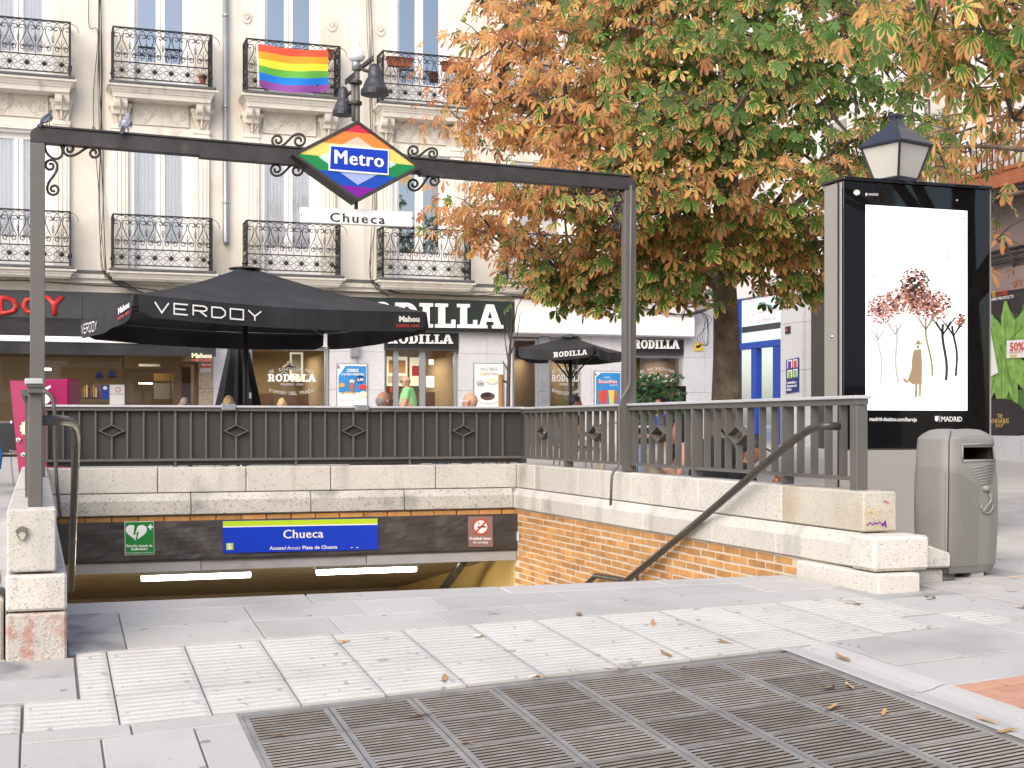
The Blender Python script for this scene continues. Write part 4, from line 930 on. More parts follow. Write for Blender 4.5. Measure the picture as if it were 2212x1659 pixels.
# cables on the facade
def cable(name, pts, r, label, extra=0, spread=.05):
    t = thing(name, label, 'cable', pts[0]); b = MB()
    for k in range(extra + 1):
        q = [V(p) + V((random.uniform(-spread, spread) if 0 < i < len(pts) - 1 else random.uniform(-.02, .02), random.uniform(-.02, .02), 0)) for i, p in enumerate(pts)]
        sm = []
        for i in range(len(q) - 1):
            a, c = q[i], q[i + 1]; ta = (q[min(i + 1, len(q) - 1)] - q[max(i - 1, 0)]) / 6; tc = (q[min(i + 2, len(q) - 1)] - q[i]) / 6
            sm += bez(a, a + ta, c - tc, c, 6)[:-1]
        sm.append(q[-1]); b.tube(sm, r * random.uniform(.7, 1.2), 5)
    b.build('strand', 'cable', t, smooth=True)
Pw = PY(YFc - .07); Pc = PY(YFc - .30)
cable('wall_cable', [Pw(216, -60), Pw(217, 150), Pw(217, 300), Pw(218, 430), Pc(223, 566), Pc(234, 600), Pc(270, 622)], .008, 'dark cable bundle running down the cream wall left of the downpipe', 4, .05)
cable('wall_cable', [Pw(194, -40), Pw(194, 55), Pw(206, 72), Pw(206, 230), Pw(212, 420)], .007, 'thin kinked cable beside the dark bundle on the wall')
cable('wall_cable', [Pw(796, -60), Pw(800, 60), Pw(806, 250), Pw(812, 440), Pc(800, 585), Pc(818, 620), Pc(840, 640)], .0065, 'loose cable strands hanging behind the lamp mast', 4, .07)
cable('wall_cable', [Pc(-30, 606), Pc(60, 606), Pc(190, 616), Pc(300, 622), Pc(420, 640)], .011, 'black cable sagging along the strip over the red lettered fascia', 1, .03)
cable('wall_cable', [Pc(240, 600), Pc(262, 612), Pc(300, 632), Pc(360, 640)], .0065, 'fan of cables spreading over the corner of the big parasol', 5, .10)
cable('wall_cable', [Pc(810, 610), Pc(850, 630), Pc(930, 636), Pc(1010, 640), Pc(1110, 632)], .008, 'tangled cables along the strip above the big white letters', 5, .05)
cable('wall_cable', [Pc(1106, 640), Pc(1260, 655), Pc(1400, 668), Pc(1480, 680), Pc(1560, 655)], .008, 'drooping cable tangle above the plain white fascia', 7, .14)
cable('wall_cable', [Pc(1500, 668), Pc(1530, 690), Pc(1512, 730), Pc(1526, 745), Pc(1533, 690), Pc(1515, 675)], .007, 'looped spare cable hanging on the granite beside the tree trunk', 2, .10)
# ------------------------------------------------------------------ shop fronts (part of the building: cladding, openings, rooms)
gF = gz(6, YFc) - .3
def clad(x0, x1, z0, z1, m='shopgranite', name='cladding_panel', y0=YFc - .04, y1=YFc + .25):
    b = MB(); b.box(x0 + .002, x1 - .002, y0, y1, z0 + .002, z1 - .002); return b.build(name, m, bd, bevel=.003)
def stack(x0, x1, top, m='shopgranite', hs=(.0, .78, 1.55, 2.3)):
    z = gF
    while z < top - .02:
        z2 = min(z + .78, top); clad(x0, x1, z, z2, m); z = z2
fx = lambda x: onY(x, 800, YFc).x
clad(-9, fx(466), C(1.6), C(2.54), 'fascia', 'lintel')
stack(fx(429), fx(460), C(1.5), 'browngranite'); stack(fx(460), fx(540), C(2.55)); clad(fx(540), fx(712), C(1.58), C(2.55)); stack(fx(712), fx(772), C(2.55)); stack(fx(772), fx(830), C(2.55))
clad(fx(830), fx(990), C(1.92), C(2.55)); stack(fx(990), fx(1050), C(2.55)); stack(fx(1050), fx(1106), C(2.55)); clad(fx(1106), fx(1276), C(1.88), C(2.55)); stack(fx(1276), fx(1320), C(2.55)); stack(fx(1320), fx(1368), C(2.55)); clad(fx(1368), fx(1476), C(1.88), C(2.55)); stack(fx(1476), fx(1520), C(2.55)); stack(fx(1520), XRB - .02, C(2.55))
stack(fx(1163), fx(1186), C(1.9), 'zinc')
def room(x0, x1, top, m, name='shop_room', depth=3.0):
    b = MB(); z0 = gF - .02; y0, y1 = YFc + .26, YFc + depth
    b.poly([(x0, y1, z0), (x1, y1, z0), (x1, y1, top), (x0, y1, top)]); b.poly([(x0, y0, z0), (x0, y1, z0), (x0, y1, top), (x0, y0, top)]); b.poly([(x1, y0, z0), (x1, y0, top), (x1, y1, top), (x1, y1, z0)]); b.poly([(x0, y0, top), (x0, y1, top), (x1, y1, top), (x1, y0, top)]); b.poly([(x0, y0, z0), (x1, y0, z0), (x1, y1, z0), (x0, y1, z0)])
    return b.build(name, m, bd, recalc=False)
def pane(x0, x1, z0, z1, y=YFc + .08, m='glass_shop', fr='alu', w=.05, name='shop_window'):
    b = MB(); b.box(x0, x0 + w, y - .03, y + .05, z0, z1); b.box(x1 - w, x1, y - .03, y + .05, z0, z1); b.box(x0 + w, x1 - w, y - .03, y + .05, z1 - w, z1); b.box(x0 + w, x1 - w, y - .03, y + .05, z0, z0 + w)
    f = b.build(name, fr, bd)
    b = MB(); b.poly([(x0 + w, y, z0 + w), (x1 - w, y, z0 + w), (x1 - w, y, z1 - w), (x0 + w, y, z1 - w)]); b.build('pane', m, f, recalc=False); return f
room(-9, fx(428), C(1.6), 'warm', depth=4); room(fx(540), fx(706), C(1.6), 'warm'); room(fx(830), fx(990), C(1.9), 'warm'); room(fx(1108), fx(1163), C(1.9), 'warm'); room(fx(1186), fx(1256), C(1.9), 'warm'); room(fx(1368), fx(1476), C(1.9), 'warm')
clad(fx(1256), fx(1276), gF, C(1.88))
pane(-4, fx(75), gF, C(1.35), fr='brown'); pane(fx(75), fx(269), gF, C(1.35), fr='brown'); pane(fx(269), fx(385), gF, C(1.1), fr='brown', w=.09); pane(fx(385), fx(428), gF, C(1.25), fr='brown', w=.07)
pane(fx(540), fx(710), gF + .3, C(1.56)); pane(fx(830), fx(856), gF, C(1.62)); pane(fx(856), fx(914), gF, C(1.62), w=.06); pane(fx(914), fx(988), gF, C(1.62), w=.06)
pane(fx(1108), fx(1163), gF, C(1.85)); pane(fx(1186), fx(1256), gF, C(1.86)); pane(fx(1368), fx(1476), gF, C(1.55), w=.07)
def inbox(name, m, xa, ya, xb, yb, Y, d=.05, parent=bd):
    p, q = onY(xa, ya, Y), onY(xb, yb, Y); b = MB(); b.box(min(p.x, q.x), max(p.x, q.x), Y, Y + d, min(p.z, q.z), max(p.z, q.z)); return b.build(name, m, parent)
YI = YFc + 2.6
for (xa, xb, ya, yb) in ((626, 690, 756, 822), (836, 880, 770, 834), (886, 932, 772, 834), (940, 976, 772, 834)): inbox('menu_board', 'menu_light', xa, ya, xb, yb, YI)
for (xa, xb, ya, yb, m) in ((840, 876, 778, 806, 'toast'), (890, 905, 790, 812, 'redprint'), (910, 928, 790, 812, 'toast'), (838, 856, 812, 828, 'greyprint'), (858, 878, 812, 828, 'greyprint'), (944, 972, 780, 805, 'toast'), (655, 684, 760, 815, 'skyblue'), (664, 670, 780, 810, 'redprint'), (673, 681, 776, 810, 'yellow'), (630, 650, 765, 812, 'greyprint')):
    inbox('menu_picture', m, xa, ya, xb, yb, YI - .02, .012)
inbox('counter', 'brown', 832, 846, 984, 880, YI - .8, .5); inbox('counter', 'brown', 556, 850, 700, 880, YI - .6, .4)
for k, x in enumerate((842, 850, 938, 946, 958, 968)): inbox('cup', ('redprint', 'whiteprint', 'yellow')[k % 3], x, 836, x + 5, 846, YI - .7, .08)
for xa, ya, xb, yb, m in ((333, 804, 367, 823, 'toast'), (371, 804, 404, 823, 'gold'), (333, 828, 367, 862, 'greyprint'), (372, 828, 408, 862, 'greyprint'), (88, 826, 126, 850, 'toast'), (300, 786, 346, 792, 'greyprint')): inbox('picture_frame', m, xa, ya, xb, yb, YFc + 1.6)
inbox('inner_door', 'brown', 385, 790, 424, 875, YFc + 1.4); inbox('bar_shelf', 'brown', 100, 845, 265, 862, YFc + 3)
for k in range(16): inbox('bottle', ('terracotta', 'gold', 'whiteprint', 'brown')[k % 4], 176 + k * 5, 838 - (k % 3) * 3, 179 + k * 5, 858, YFc + 2.8, .06)
inbox('ceiling_strip', 'tube_light', 70, 795, 110, 800, YFc + 2.2, .1); inbox('ceiling_strip', 'tube_light', 300, 827, 330, 829, YFc + 2.2, .1)
for x0, x1, e_ in ((fx(-120), fx(428), 70), (fx(540), fx(706), 60), (fx(830), fx(990), 70), (fx(1108), fx(1163), 15), (fx(1186), fx(1256), 18), (fx(1368), fx(1476), 26)):
    al = bpy.data.lights.new('shop_glow', 'AREA'); al.shape = 'RECTANGLE'; al.size, al.size_y, al.energy, al.color = (x1 - x0) * .7, 1.2, e_ * .36, (1.0, .84, .60)
    ao = bpy.data.objects.new('shop_glow', al); COL.objects.link(ao); adopt(ao, bd); ao.location = ((x0 + x1) / 2, YFc + 1.5, C(1.48))
b = MB(); c = onY(625, 792, YFc + 1.0); b.tube([c + V((0, 0, .1)), c + V((0, 0, .6))], .01, 5); b.lathe(c, [(.16, -.06), (.14, .0), (.05, .06), (.03, .12)], 14); b.build('pendant_lamp', 'blacksatin', bd, smooth=True)
# lettering on the glass
def glass_text(x0, x1, s=1.0, name='window_lettering'):
    P = PY(YFc + .03); w = x1 - x0; cx = (x0 + x1) / 2
    o = thing('window_lettering', 'pale arched lettering printed on the %s shop window' % name, 'lettering', P(cx, 820))
    for st, base, rad, up, cap in (('EL SANDWICH MÁS', 800, 150, 1, 6.5), ('FAMOSO DEL MUNDO', 853, 150, -1, 7)):
        n = len(st)
        for i, chh in enumerate(st):
            if chh == ' ': continue
            t = (i - (n - 1) / 2) / (n / 2); x = cx + t * w * .40; y = base + (abs(t) ** 2 * 7 if up > 0 else -abs(t) ** 2 * 7)
            cw = 2.0 if chh == 'I' else 5.6
            tpx(o, chh, 'greyprint', x - cw / 2, y, x + cw / 2, y - (4 * t * .0), P, cap, off=(0, -.004, 0))
    tpx(o, 'MADRID 1939', 'greyprint', cx - w * .2, 832.5, cx + w * .2, 833, P, 5)
    b = MB(); b.ribbon([P(cx - w * .22 + w * .5 * t, 811 - 9 * abs(sin(t * 9)) * (1 - t)) + V((0, -.004, 0)) for t in [i / 24 for i in range(25)]], .012); b.build('signature', 'greyprint', o, recalc=False)
    return o
SLAB = {
 'L': [[(0, 0), (.86, 0), (.86, .34), (.70, .34), (.70, .16), (.42, .16), (.42, .86), (.54, .86), (.54, 1), (.0, 1), (.0, .86), (.14, .86), (.14, .14), (0, .14)]],
 'I': [[(0, 0), (.56, 0), (.56, .14), (.42, .14), (.42, .86), (.56, .86), (.56, 1), (0, 1), (0, .86), (.14, .86), (.14, .14), (0, .14)]],
 'D': [[(0, 0), (.5, 0)] + [(.5 + .44 * sin(a), .5 - .5 * cos(a)) for a in [i * pi / 10 for i in range(1, 10)]] + [(.5, 1), (0, 1), (0, .86), (.13, .86), (.13, .14), (0, .14)],
       [(.40, .16), (.48, .16)] + [(.48 + .20 * sin(a), .5 - .34 * cos(a)) for a in [i * pi / 8 for i in range(1, 8)]] + [(.48, .84), (.40, .84)]],
 'O': [[(.5 + .48 * cos(a), .5 + .52 * sin(a)) for a in [i * pi / 12 for i in range(24)]], [(.5 + .22 * cos(a), .5 + .34 * sin(a)) for a in [i * pi / 10 for i in range(20)]]],
 'R': [[(0, 0), (.52, 0), (.52, .14), (.40, .14), (.40, .40), (.50, .40), (.62, .0), (.98, 0), (.98, .14), (.88, .14), (.78, .44), (.86, .54), (.88, .72), (.84, .88), (.74, .97), (.6, 1), (0, 1), (0, .86), (.13, .86), (.13, .14), (0, .14)],
       [(.40, .56), (.54, .56), (.61, .62), (.62, .72), (.60, .82), (.54, .85), (.40, .85)]],
 'A': [[(-.06, 0), (.36, 0), (.36, .14), (.29, .14), (.33, .28), (.63, .28), (.67, .14), (.58, .14), (.58, 0), (1.06, 0), (1.06, .14), (.96, .14), (.64, 1), (.32, 1), (.04, .14), (-.06, .14)],
       [(.375, .42), (.48, .76), (.585, .42)]],
}
def slab_letter(ch, m, o, r, u, w, h, ext):
    c = bpy.data.curves.new('letter', 'CURVE'); c.dimensions = '2D'; c.fill_mode = 'BOTH'
    for pts in SLAB[ch]:
        s = c.splines.new('POLY'); s.points.add(len(pts) - 1); s.use_cyclic_u = True
        for q, (x, y) in zip(s.points, pts): q.co = (x, y, 0, 1)
    t = bpy.data.objects.new('letter', c); COL.objects.link(t); bpy.context.view_layer.update()
    me = bpy.data.meshes.new_from_object(t.evaluated_get(bpy.context.evaluated_depsgraph_get())); bpy.data.objects.remove(t); bpy.data.curves.remove(c)
    r, u, o = V(r).normalized(), V(u).normalized(), V(o); n = r.cross(u)
    for v in me.vertices: v.co = o + r * v.co.x * w + u * v.co.y * h
    b = bmesh.new(); b.from_mesh(me); g = bmesh.ops.extrude_face_region(b, geom=list(b.faces)); bmesh.ops.translate(b, vec=n * ext, verts=[q for q in g['geom'] if isinstance(q, bmesh.types.BMVert)]); bmesh.ops.recalc_face_normals(b, faces=b.faces); b.to_mesh(me); b.free()
    me.materials.clear(); me.materials.append(M[m]); return me
ADV = dict(R=1.06, O=1.06, D=1.02, I=.66, L=.94, A=1.06)
def slab_word(parent, s, m, p0, p1, h, ext):
    """slab serif word between two points, one mesh per letter"""
    p0, p1 = V(p0), V(p1); tot = sum(ADV[c] for c in s) - .06; w = (p1 - p0).length / tot; x = 0; d = (p1 - p0).normalized()
    for c in s: obj('letter', slab_letter(c, m, p0 + d * x * w, d, Z1, w, h, ext), parent); x += ADV[c]
for x0, x1, nm in ((570, 690, 'wide left'), (1186, 1262, 'narrow middle'), (1374, 1466, 'right hand')):
    o = glass_text(x0, x1, 1, nm); P = PY(YFc + .025); slab_word(o, 'RODILLA', 'whiteprint' if x0 == 570 else 'greyprint', P(x0 + (x1 - x0) * .07, 824), P(x1 - (x1 - x0) * .07, 824.5), .15, .004)
# shop signs
Pn = PY(YFc - .25)
a, c = Pn(690, 652), Pn(1111, 652)
sg = thing('shop_sign', 'dark green board with large white slab serif letters above the shop door', 'sign', (a.x, YFc - .2, C(1.96)))
b = MB(); b.box(a.x, c.x, YFc - .25, YFc - .045, C(1.95), C(2.60)); b.build('board', 'greenboard', sg, bevel=.01)
slab_word(sg, 'RODILLA', 'whitegloss', Pn(742, 705) , Pn(1083, 710), .50, .05)
a, c = Pn(1113, 652), Pn(1501, 652)
wf = thing('shop_fascia', 'plain white fascia board running behind the tree crown', 'sign', (a.x, YFc - .2, C(1.94)))
b = MB(); b.box(a.x, c.x, YFc - .25, YFc - .045, C(1.93), C(2.66)); b.build('board', 'white', wf, bevel=.01)
b = MB(); b.box(a.x, c.x, YFc - .26, YFc - .251, C(1.93), C(1.955)); b.build('edge_strip', 'zinc', wf)
for k, (xa, ya, xb, lab) in enumerate(((1475, 664, 1523, 'dark flood lamp box mounted on the white fascia near the arch post'),)):
    pass
for (xa, xb, y0, y1, nm, tx0, tx1, by, h) in ((830, 990, 715, 750, 'slatted grey lintel sign over the glass shop door', 838, 977, 742, .19), (1366, 1476, 730, 756, 'slatted grey lintel sign over the right hand shop window', 1368, 1466, 753, .19)):
    P = PY(YFc - .06); p, q = P(xa, y1), P(xb, y0); s = thing('lintel_sign', nm, 'sign', p)
    b = MB(); b.box(p.x, q.x, YFc - .055, YFc + .02, C(1.55 if xa < 900 else 1.56), C(1.92 if xa < 900 else 1.88)); b.build('board', 'fascia', s)
    b = MB()
    for k in range(6): z = C(1.60) + k * .05; b.box(p.x + .01, q.x - .01, YFc - .075, YFc - .0551, z, z + .028)
    b.build('slats', 'blacksatin', s, kind='stuff')
    P = PY(YFc - .10); slab_word(s, 'RODILLA', 'whitegloss', P(tx0, by), P(tx1, by + .5), h, .03)
# bar fascia, awning
P = PY(YFc - .05); a = P(0, 640); c = P(466, 640)
bf = thing('shop_sign', 'long dark grey fascia with big red letters at the left edge', 'sign', (a.x, YFc - .1, C(2.03)))
for x0, x1 in ((-6, fx(178)), (fx(178), fx(466))):
    b = MB(); b.box(x0, x1 - .008, YFc - .12, YFc - .045, C(2.03), C(2.545)); b.build('fascia_panel', 'fascia', bf)
P = PY(YFc - .125)
for ch, xl, xr in (('V', -190, -140), ('E', -130, -88), ('R', -82, -36), ('D', -5, 40), ('O', 46, 92), ('Y', 94, 140)):
    tpx(bf, ch, 'red', xl, 678 if xl > -40 else 677, xr, 680 if xl > -40 else 678, P, 40, bold=.03, ext=.02, name='letter')
YAw = YFc - 1.25
aw = thing('awning', 'folded black awning with a white front bar above the bar window', 'awning', (0, YFc - .7, C(1.6)))
xe = onY(466, 750, YAw).x
b = MB(); b.prism([(-6, YFc - .13, C(2.02)), (-6, YAw, C(1.62)), (-6, YAw, C(1.60)), (-6, YFc - .13, C(1.99))], (xe + 6, 0, 0)); b.build('canopy', 'black', aw)
b = MB(); b.box(-6, xe, YAw - .06, YAw, C(1.51), C(1.615)); b.build('front_bar', 'white', aw, bevel=.01)
b = MB(); n = 60
for k in range(n):
    x0, x1 = -6 + (xe + 6) * k / n, -6 + (xe + 6) * (k + 1) / n
    b.add([(x0, YAw - .03 + .01 * sin(k * .9), C(1.29)), (x1, YAw - .03 + .01 * sin(k * .9 + .9), C(1.29)), (x1, YAw - .03, C(1.509)), (x0, YAw - .03, C(1.509))], [(0, 1, 2, 3)])
b.build('valance', 'black', aw, recalc=False)
P = PY(YAw - .05)
tpx(aw, 'Mahou', 'cream', 414, 772, 457, 773, P, 9.5, bold=.06); tpx(aw, 'DESDE 1890', 'redprint', 414, 779.5, 456, 780, P, 4, bold=.02)
# posters, labels, vent
def poster(lab, xa, ya, xb, yb, Y=YFc - .07, m='whiteprint'):
    P = PY(Y); t = thing('poster', lab, 'poster', P((xa + xb) / 2, yb)); plate(t, 'frame', 'zinc', [(xa, ya), (xb, ya + .3), (xb, yb), (xa, yb)], P, (0, .028, 0)); flat(t, 'sheet', m, [(xa + 2, ya + 2), (xb - 2, ya + 2.3), (xb - 2, yb - 2), (xa + 2, yb - 2)], P); return t, P
def el(x, y, rx, ry, n=16): return [(x + rx * cos(2 * pi * i / n), y + ry * sin(2 * pi * i / n)) for i in range(n)]
O4 = (0, -.005, 0); O6 = (0, -.008, 0); O8 = (0, -.011, 0); O10 = (0, -.014, 0)
t, P = poster('blue and white combo meal poster on the granite left of the door', 727, 785, 794, 885)
flat(t, 'blue_field', 'skyblue', [(731, 812), (747, 790), (791, 791), (791, 848), (731, 848)], P, O4); tpx(t, 'R', 'navy', 729.5, 797, 735.5, 797, P, 8, off=O6, bold=.02)
tpx(t, 'COMBOS', 'whiteprint', 749, 803.5, 774, 803.8, P, 7, off=O6, bold=.03); tpx(t, 'A UN PRECIO IRRESISTIBLE', 'whiteprint', 737, 810.5, 786, 810.8, P, 4.4, off=O6, bold=.02)
flat(t, 'badge', 'navy', el(778, 819, 9, 9), P, O6); tpx(t, '5,90', 'whiteprint', 771.5, 823, 785, 823, P, 6, off=O8, bold=.03)
for (x, y, rx, ry, m) in ((738, 832, 7, 5, 'toast'), (783, 836, 9, 6, 'redprint'), (760, 836, 5, 11, 'terracotta'), (760, 824, 5.5, 4, 'cream'), (752, 858, 20, 8, 'whiteprint'), (752, 852, 17, 6, 'toast'), (784, 852, 9, 7, 'cream'), (746, 862, 12, 3, 'redprint')): flat(t, 'food', m, el(x, y, rx, ry), P, (0, -.008 - .001 * ry, 0))
t, P = poster('white waffle poster on the granite right of the door', 1023, 784, 1089, 885)
tpx(t, 'NUNCA ES TARDE SI EL', 'blackprint', 1038, 800.5, 1075, 801, P, 7, off=O4); tpx(t, 'Gofre', 'toast', 1036, 811, 1058, 811, P, 8, off=O4, bold=.02, shear=.25); tpx(t, 'ES BUENO.', 'blackprint', 1060, 810.3, 1077, 810.5, P, 6, off=O4)
for i, (x, y, rx, ry, m) in enumerate(((1056, 858, 29, 16, 'greyprint'), (1056, 857, 27, 14, 'whiteprint'), (1053, 856, 16, 9, 'brown'), (1050, 853, 11, 5, 'blackprint'), (1063, 826, 12, 6, 'greyprint'), (1063, 822, 9, 7, 'cream'), (1037, 828, 9, 8, 'greyprint'))): flat(t, 'food', m, el(x, y, rx, ry), P, (0, -.005 - .0015 * i, 0))
tpx(t, '4,95', 'blackprint', 1031, 832, 1043, 832, P, 5, off=(0, -.02, 0))
t, P = poster('blue smoothie poster with two glasses on the wall by the arch post', 1283, 801, 1343, 885)
flat(t, 'blue_field', 'skyblue', [(1287, 815), (1298, 805), (1340, 805.4), (1340, 884), (1287, 884)], P, O4); tpx(t, 'R', 'navy', 1285.5, 812, 1290, 812, P, 6, off=O6, bold=.02); tpx(t, 'NUEVOS', 'whiteprint', 1305, 817, 1317, 817, P, 3.5, off=O6)
tpx(t, 'Smoothies', 'signred', 1291, 828, 1333, 828.5, P, 9, off=O6, bold=.05, shear=.2); tpx(t, 'Smoothies', 'whiteprint', 1292, 827.3, 1332, 827.8, P, 8.3, off=O8, bold=.0, shear=.2); tpx(t, '100% FRUTA', 'whiteprint', 1317, 834, 1333, 834, P, 3.5, off=O6)
for xa, xb, m in ((1298, 1312, 'redprint'), (1314, 1327, 'yellow')): flat(t, 'glass', m, [(xa, 843), (xb, 843), (xb - 2.5, 874), (xa + 2.5, 874)], P, O6)
for x, m in ((1294, 'terracotta'), (1331, 'terracotta')): flat(t, 'fruit', m, el(x, 857, 4.5, 15), P, O8)
def sticker(lab, pts, P, m, cat='sticker'):
    t = thing('sticker', lab, cat, P(*pts[0])); plate(t, 'sheet', m, pts, P, (0, .008, 0)); return t
P = PY(YFc - .06)
t = sticker('maroon and white alarm notice on the brown granite', [(433, 784), (456, 784), (456, 804), (433, 804)], P, 'greyprint'); flat(t, 'maroon_top', 'redprint', [(433, 784), (456, 784), (456, 794.5), (433, 794.5)], P, O4); tpx(t, 'Alarma', 'whiteprint', 434.5, 790, 455, 790, P, 5, off=O6, bold=.02)
t = sticker('small yellow dog warning notice on the granite near the trunk', [(1500, 740), (1518, 740.5), (1518, 758), (1500, 757.5)], P, 'yellow'); flat(t, 'dog', 'blackprint', [(1503, 748), (1509, 745), (1515, 744), (1514, 748), (1509, 752), (1504, 752)], P, O4)
PG = PY(YFc + .03)
for (x, lab) in ((215, 'dark blue hexagon sticker on the bar window, lower left one'), (242, 'dark blue hexagon sticker on the bar window beside its twin, upper right one')):
    t = sticker(lab, [(x + 9 * cos(a), 812 - (x > 220) * 3 + 10 * sin(a)) for a in [i * pi / 3 + pi / 6 for i in range(6)]], PG, 'navy'); flat(t, 'stripe', 'blackprint', [(x - 9, 812), (x + 9, 812), (x + 9, 816), (x - 9, 816)], PG, O4)
t = sticker('paper no smoking notice in the bar window', [(237, 831), (269, 831), (269, 851), (237, 851)], PG, 'whiteprint'); b = MB(); b.ribbon([PG(255 + 5 * cos(a), 842 + 5 * sin(a)) + V((0, -.004, 0)) for a in [i * pi / 8 for i in range(16)]], .012, True); b.build('ring', 'redprint', t, recalc=False)
t = sticker('plain white paper below the no smoking notice', [(237, 852), (269, 852), (269, 874), (237, 874)], PG, 'whiteprint')
t = sticker('blue cartoonless notice card in the bar window', [(218, 832), (235, 832), (235, 862), (218, 862)], PG, 'bluepaint'); flat(t, 'disc', 'whiteprint', el(227, 838, 5, 4), PG, O4)
t['label'] = 'blue notice card beside the white papers in the bar window'
t = sticker('white paper notice taped on the glass shop door', [(921, 812), (938, 812.3), (938, 837), (921, 836.7)], PG, 'whiteprint')
for k in range(6): flat(t, 'line', 'greyprint', [(923, 816 + k * 3), (936, 816 + k * 3), (936, 817 + k * 3), (923, 817 + k * 3)], PG, O4)
t = sticker('small square paper at the top of the glass shop door', [(926, 776), (937, 776.2), (937, 788), (926, 787.8)], PG, 'whiteprint')
P = PY(YFc - .2)
vt = thing('wall_vent', 'tall grey metal box on the granite above the combo poster', 'vent box', P(768, 770)); plate(vt, 'box', 'zinc', [(759.5, 742), (776, 742), (776, 769), (759.5, 771)], P, (0, .155, 0), bevel=.006)
# far white facade behind the tree and the mass behind the viewer that the dark glass mirrors
ob = thing('opposite_building', 'pale building with dark windows mirrored in the black glass of the advertising panel', 'building', (4, -16, 0))
b = MB(); b.box(-16, 24, -17, -16, -2, 9.5); b.build('wall', 'pinkwall', ob)
for i in range(12):
    for z in (3.5, 7.2):
        b = MB(); b.box(-14 + 3.1 * i, -12.8 + 3.1 * i, -15.99, -15.9, z, z + 2.4); b.build('window', 'sheet', ob)
b = MB(); b.box(-16, 24, -15.95, -15.7, 0, 2.9); b.build('shop_front', 'sheet', ob)
# ------------------------------------------------------------------ building on the right (plane facing the square)
PR_ = lambda x, y: onX(x, y, XRB)
rbd = thing('corner_building', 'pale corner building on the right with a lottery shop and a black iron balcony', 'building', (XRB, 22, gz(XRB, 22)))
PRo = lambda o: (lambda x, y: onX(x, y, XRB - o))
def rwall(name, m, y0, y1, z0, z1, t=.3, o=0.0, bevel=.003):
    b = MB(); b.box(XRB - o, XRB + t, y0, y1, z0, z1); return b.build(name, m, rbd, bevel=bevel)
Ye = lambda x: PR_(x, 800).y
gR = gz(XRB, 18) - .25
ytop = C(3.55)
rwall('wall', 'pinkwall', 4, YFc - .0, ytop + .1, C(13))
rwall('wall', 'mauvewall', 6, Ye(2050), C(2.12), ytop + .09)
rwall('wall', 'pinkwall', Ye(2050) + .002, YFc, C(2.75), ytop + .09)
rwall('wall', 'mauvewall', 4, 14.59, C(-.16), C(2.119))
for k in range(8):                                               # plinth stones under the shop poster
    y0 = 9 + 1.25 * k; rwall('plinth_stone', 'shopgranite', y0, y0 + 1.24, gR, C(-.17), o=.06)
rwall('door_recess', 'sheet', Ye(2050), Ye(1776), gR, C(2.74), t=-.25)
for x0, x1 in ((1695, 1742), (1742, 1768)):
    z = gR
    while z < C(2.6):
        rwall('cladding_panel', 'shopgranite', Ye(x1) + .004, Ye(x0) - .004, z + .003, min(z + .95, C(2.74)) - .003, o=.10 if x0 == 1695 else .02); z += .95
# lottery shop front
for (x0, x1, y0, y1, nm) in ((1588, 1601, 640, 1000, 'post'), (1633, 1644, 762, 1000, 'post'), (1680, 1694, 748, 1000, 'post')):
    p, q = PR_(x0, 800), PR_(x1, 800); b = MB(); b.box(XRB - .12, XRB + .02, q.y, p.y, gR, (C(2.74) if x0 == 1588 else C(1.62))); b.build('shop_post', 'bluepaint', rbd, bevel=.005)
b = MB(); b.box(XRB - .14, XRB - .0, Ye(1695), Ye(1586), C(1.622), C(1.76)); b.build('shop_rail', 'bluepaint', rbd, bevel=.006)
rwall('shop_back', 'white', Ye(1695), Ye(1586), gR, C(2.74), t=1.3, o=-1.2)
b = MB(); b.box(XRB + .02, XRB + .05, Ye(1694), Ye(1601), C(2.0), C(2.13)); b.build('shop_band', 'fascia', rbd)
for z in (.3, .75, 1.1): b = MB(); b.box(XRB + .6, XRB + 1.1, Ye(1690), Ye(1650), C(z), C(z + .03)); b.build('shop_shelf', 'zinc', rbd)
Pl = PRo(-.04)
lt = thing('window_lettering', 'red lottery words arched across the upper glass of the blue framed shop', 'lettering', Pl(1640, 700))
def tX(parent, s, m, xl, yl, xr, yr, P, cap, off=(-.004, 0, 0), **k):
    a, c, e = P(xl, yl), P(xr, yr), P(xl, yl - cap); return text(parent, s, m, (a + c) / 2 + V(off), c - a, Z1, w=(c - a).length, h=(e - a).length, **k)
tX(lt, 'FUTBOL', 'signred', 1611, 660, 1632, 649, Pl, 9); tX(lt, 'LOTERIA NACIONAL', 'signred', 1625, 681, 1690, 671, Pl, 8); tX(lt, 'PRIMITIVA', 'signred', 1648, 646, 1690, 639, Pl, 7); tX(lt, 'QUINIELA', 'signred', 1634, 698, 1676, 690, Pl, 7)
Pl = PRo(.12)
ls = thing('lottery_sign', 'blue lottery sign with four coloured squares on the granite pilaster', 'sign', Pl(1712, 845))
b = MB(); b.prism([Pl(1698, 778) , Pl(1725, 772), Pl(1725, 846), Pl(1698, 850)], (.03, 0, 0)); b.build('panel', 'navy', ls)
for i, (x, y, m) in enumerate(((1702, 780, 'm_violet'), (1714, 778, 'redprint'), (1702, 801, 'weed'), (1714, 799, 'weed'))):
    b = MB(); b.poly([p + V((-.003, 0, 0)) for p in (Pl(x - 1, y - 1), Pl(x + 9, y - 2.5), Pl(x + 9, y + 15), Pl(x - 1, y + 16))]); b.build('square_border', 'whiteprint', ls, recalc=False)
    b = MB(); b.poly([p + V((-.006, 0, 0)) for p in (Pl(x + .5, y + 1), Pl(x + 7.5, y), Pl(x + 7.5, y + 16), Pl(x + .5, y + 17))]); b.build('square', m, ls, recalc=False)
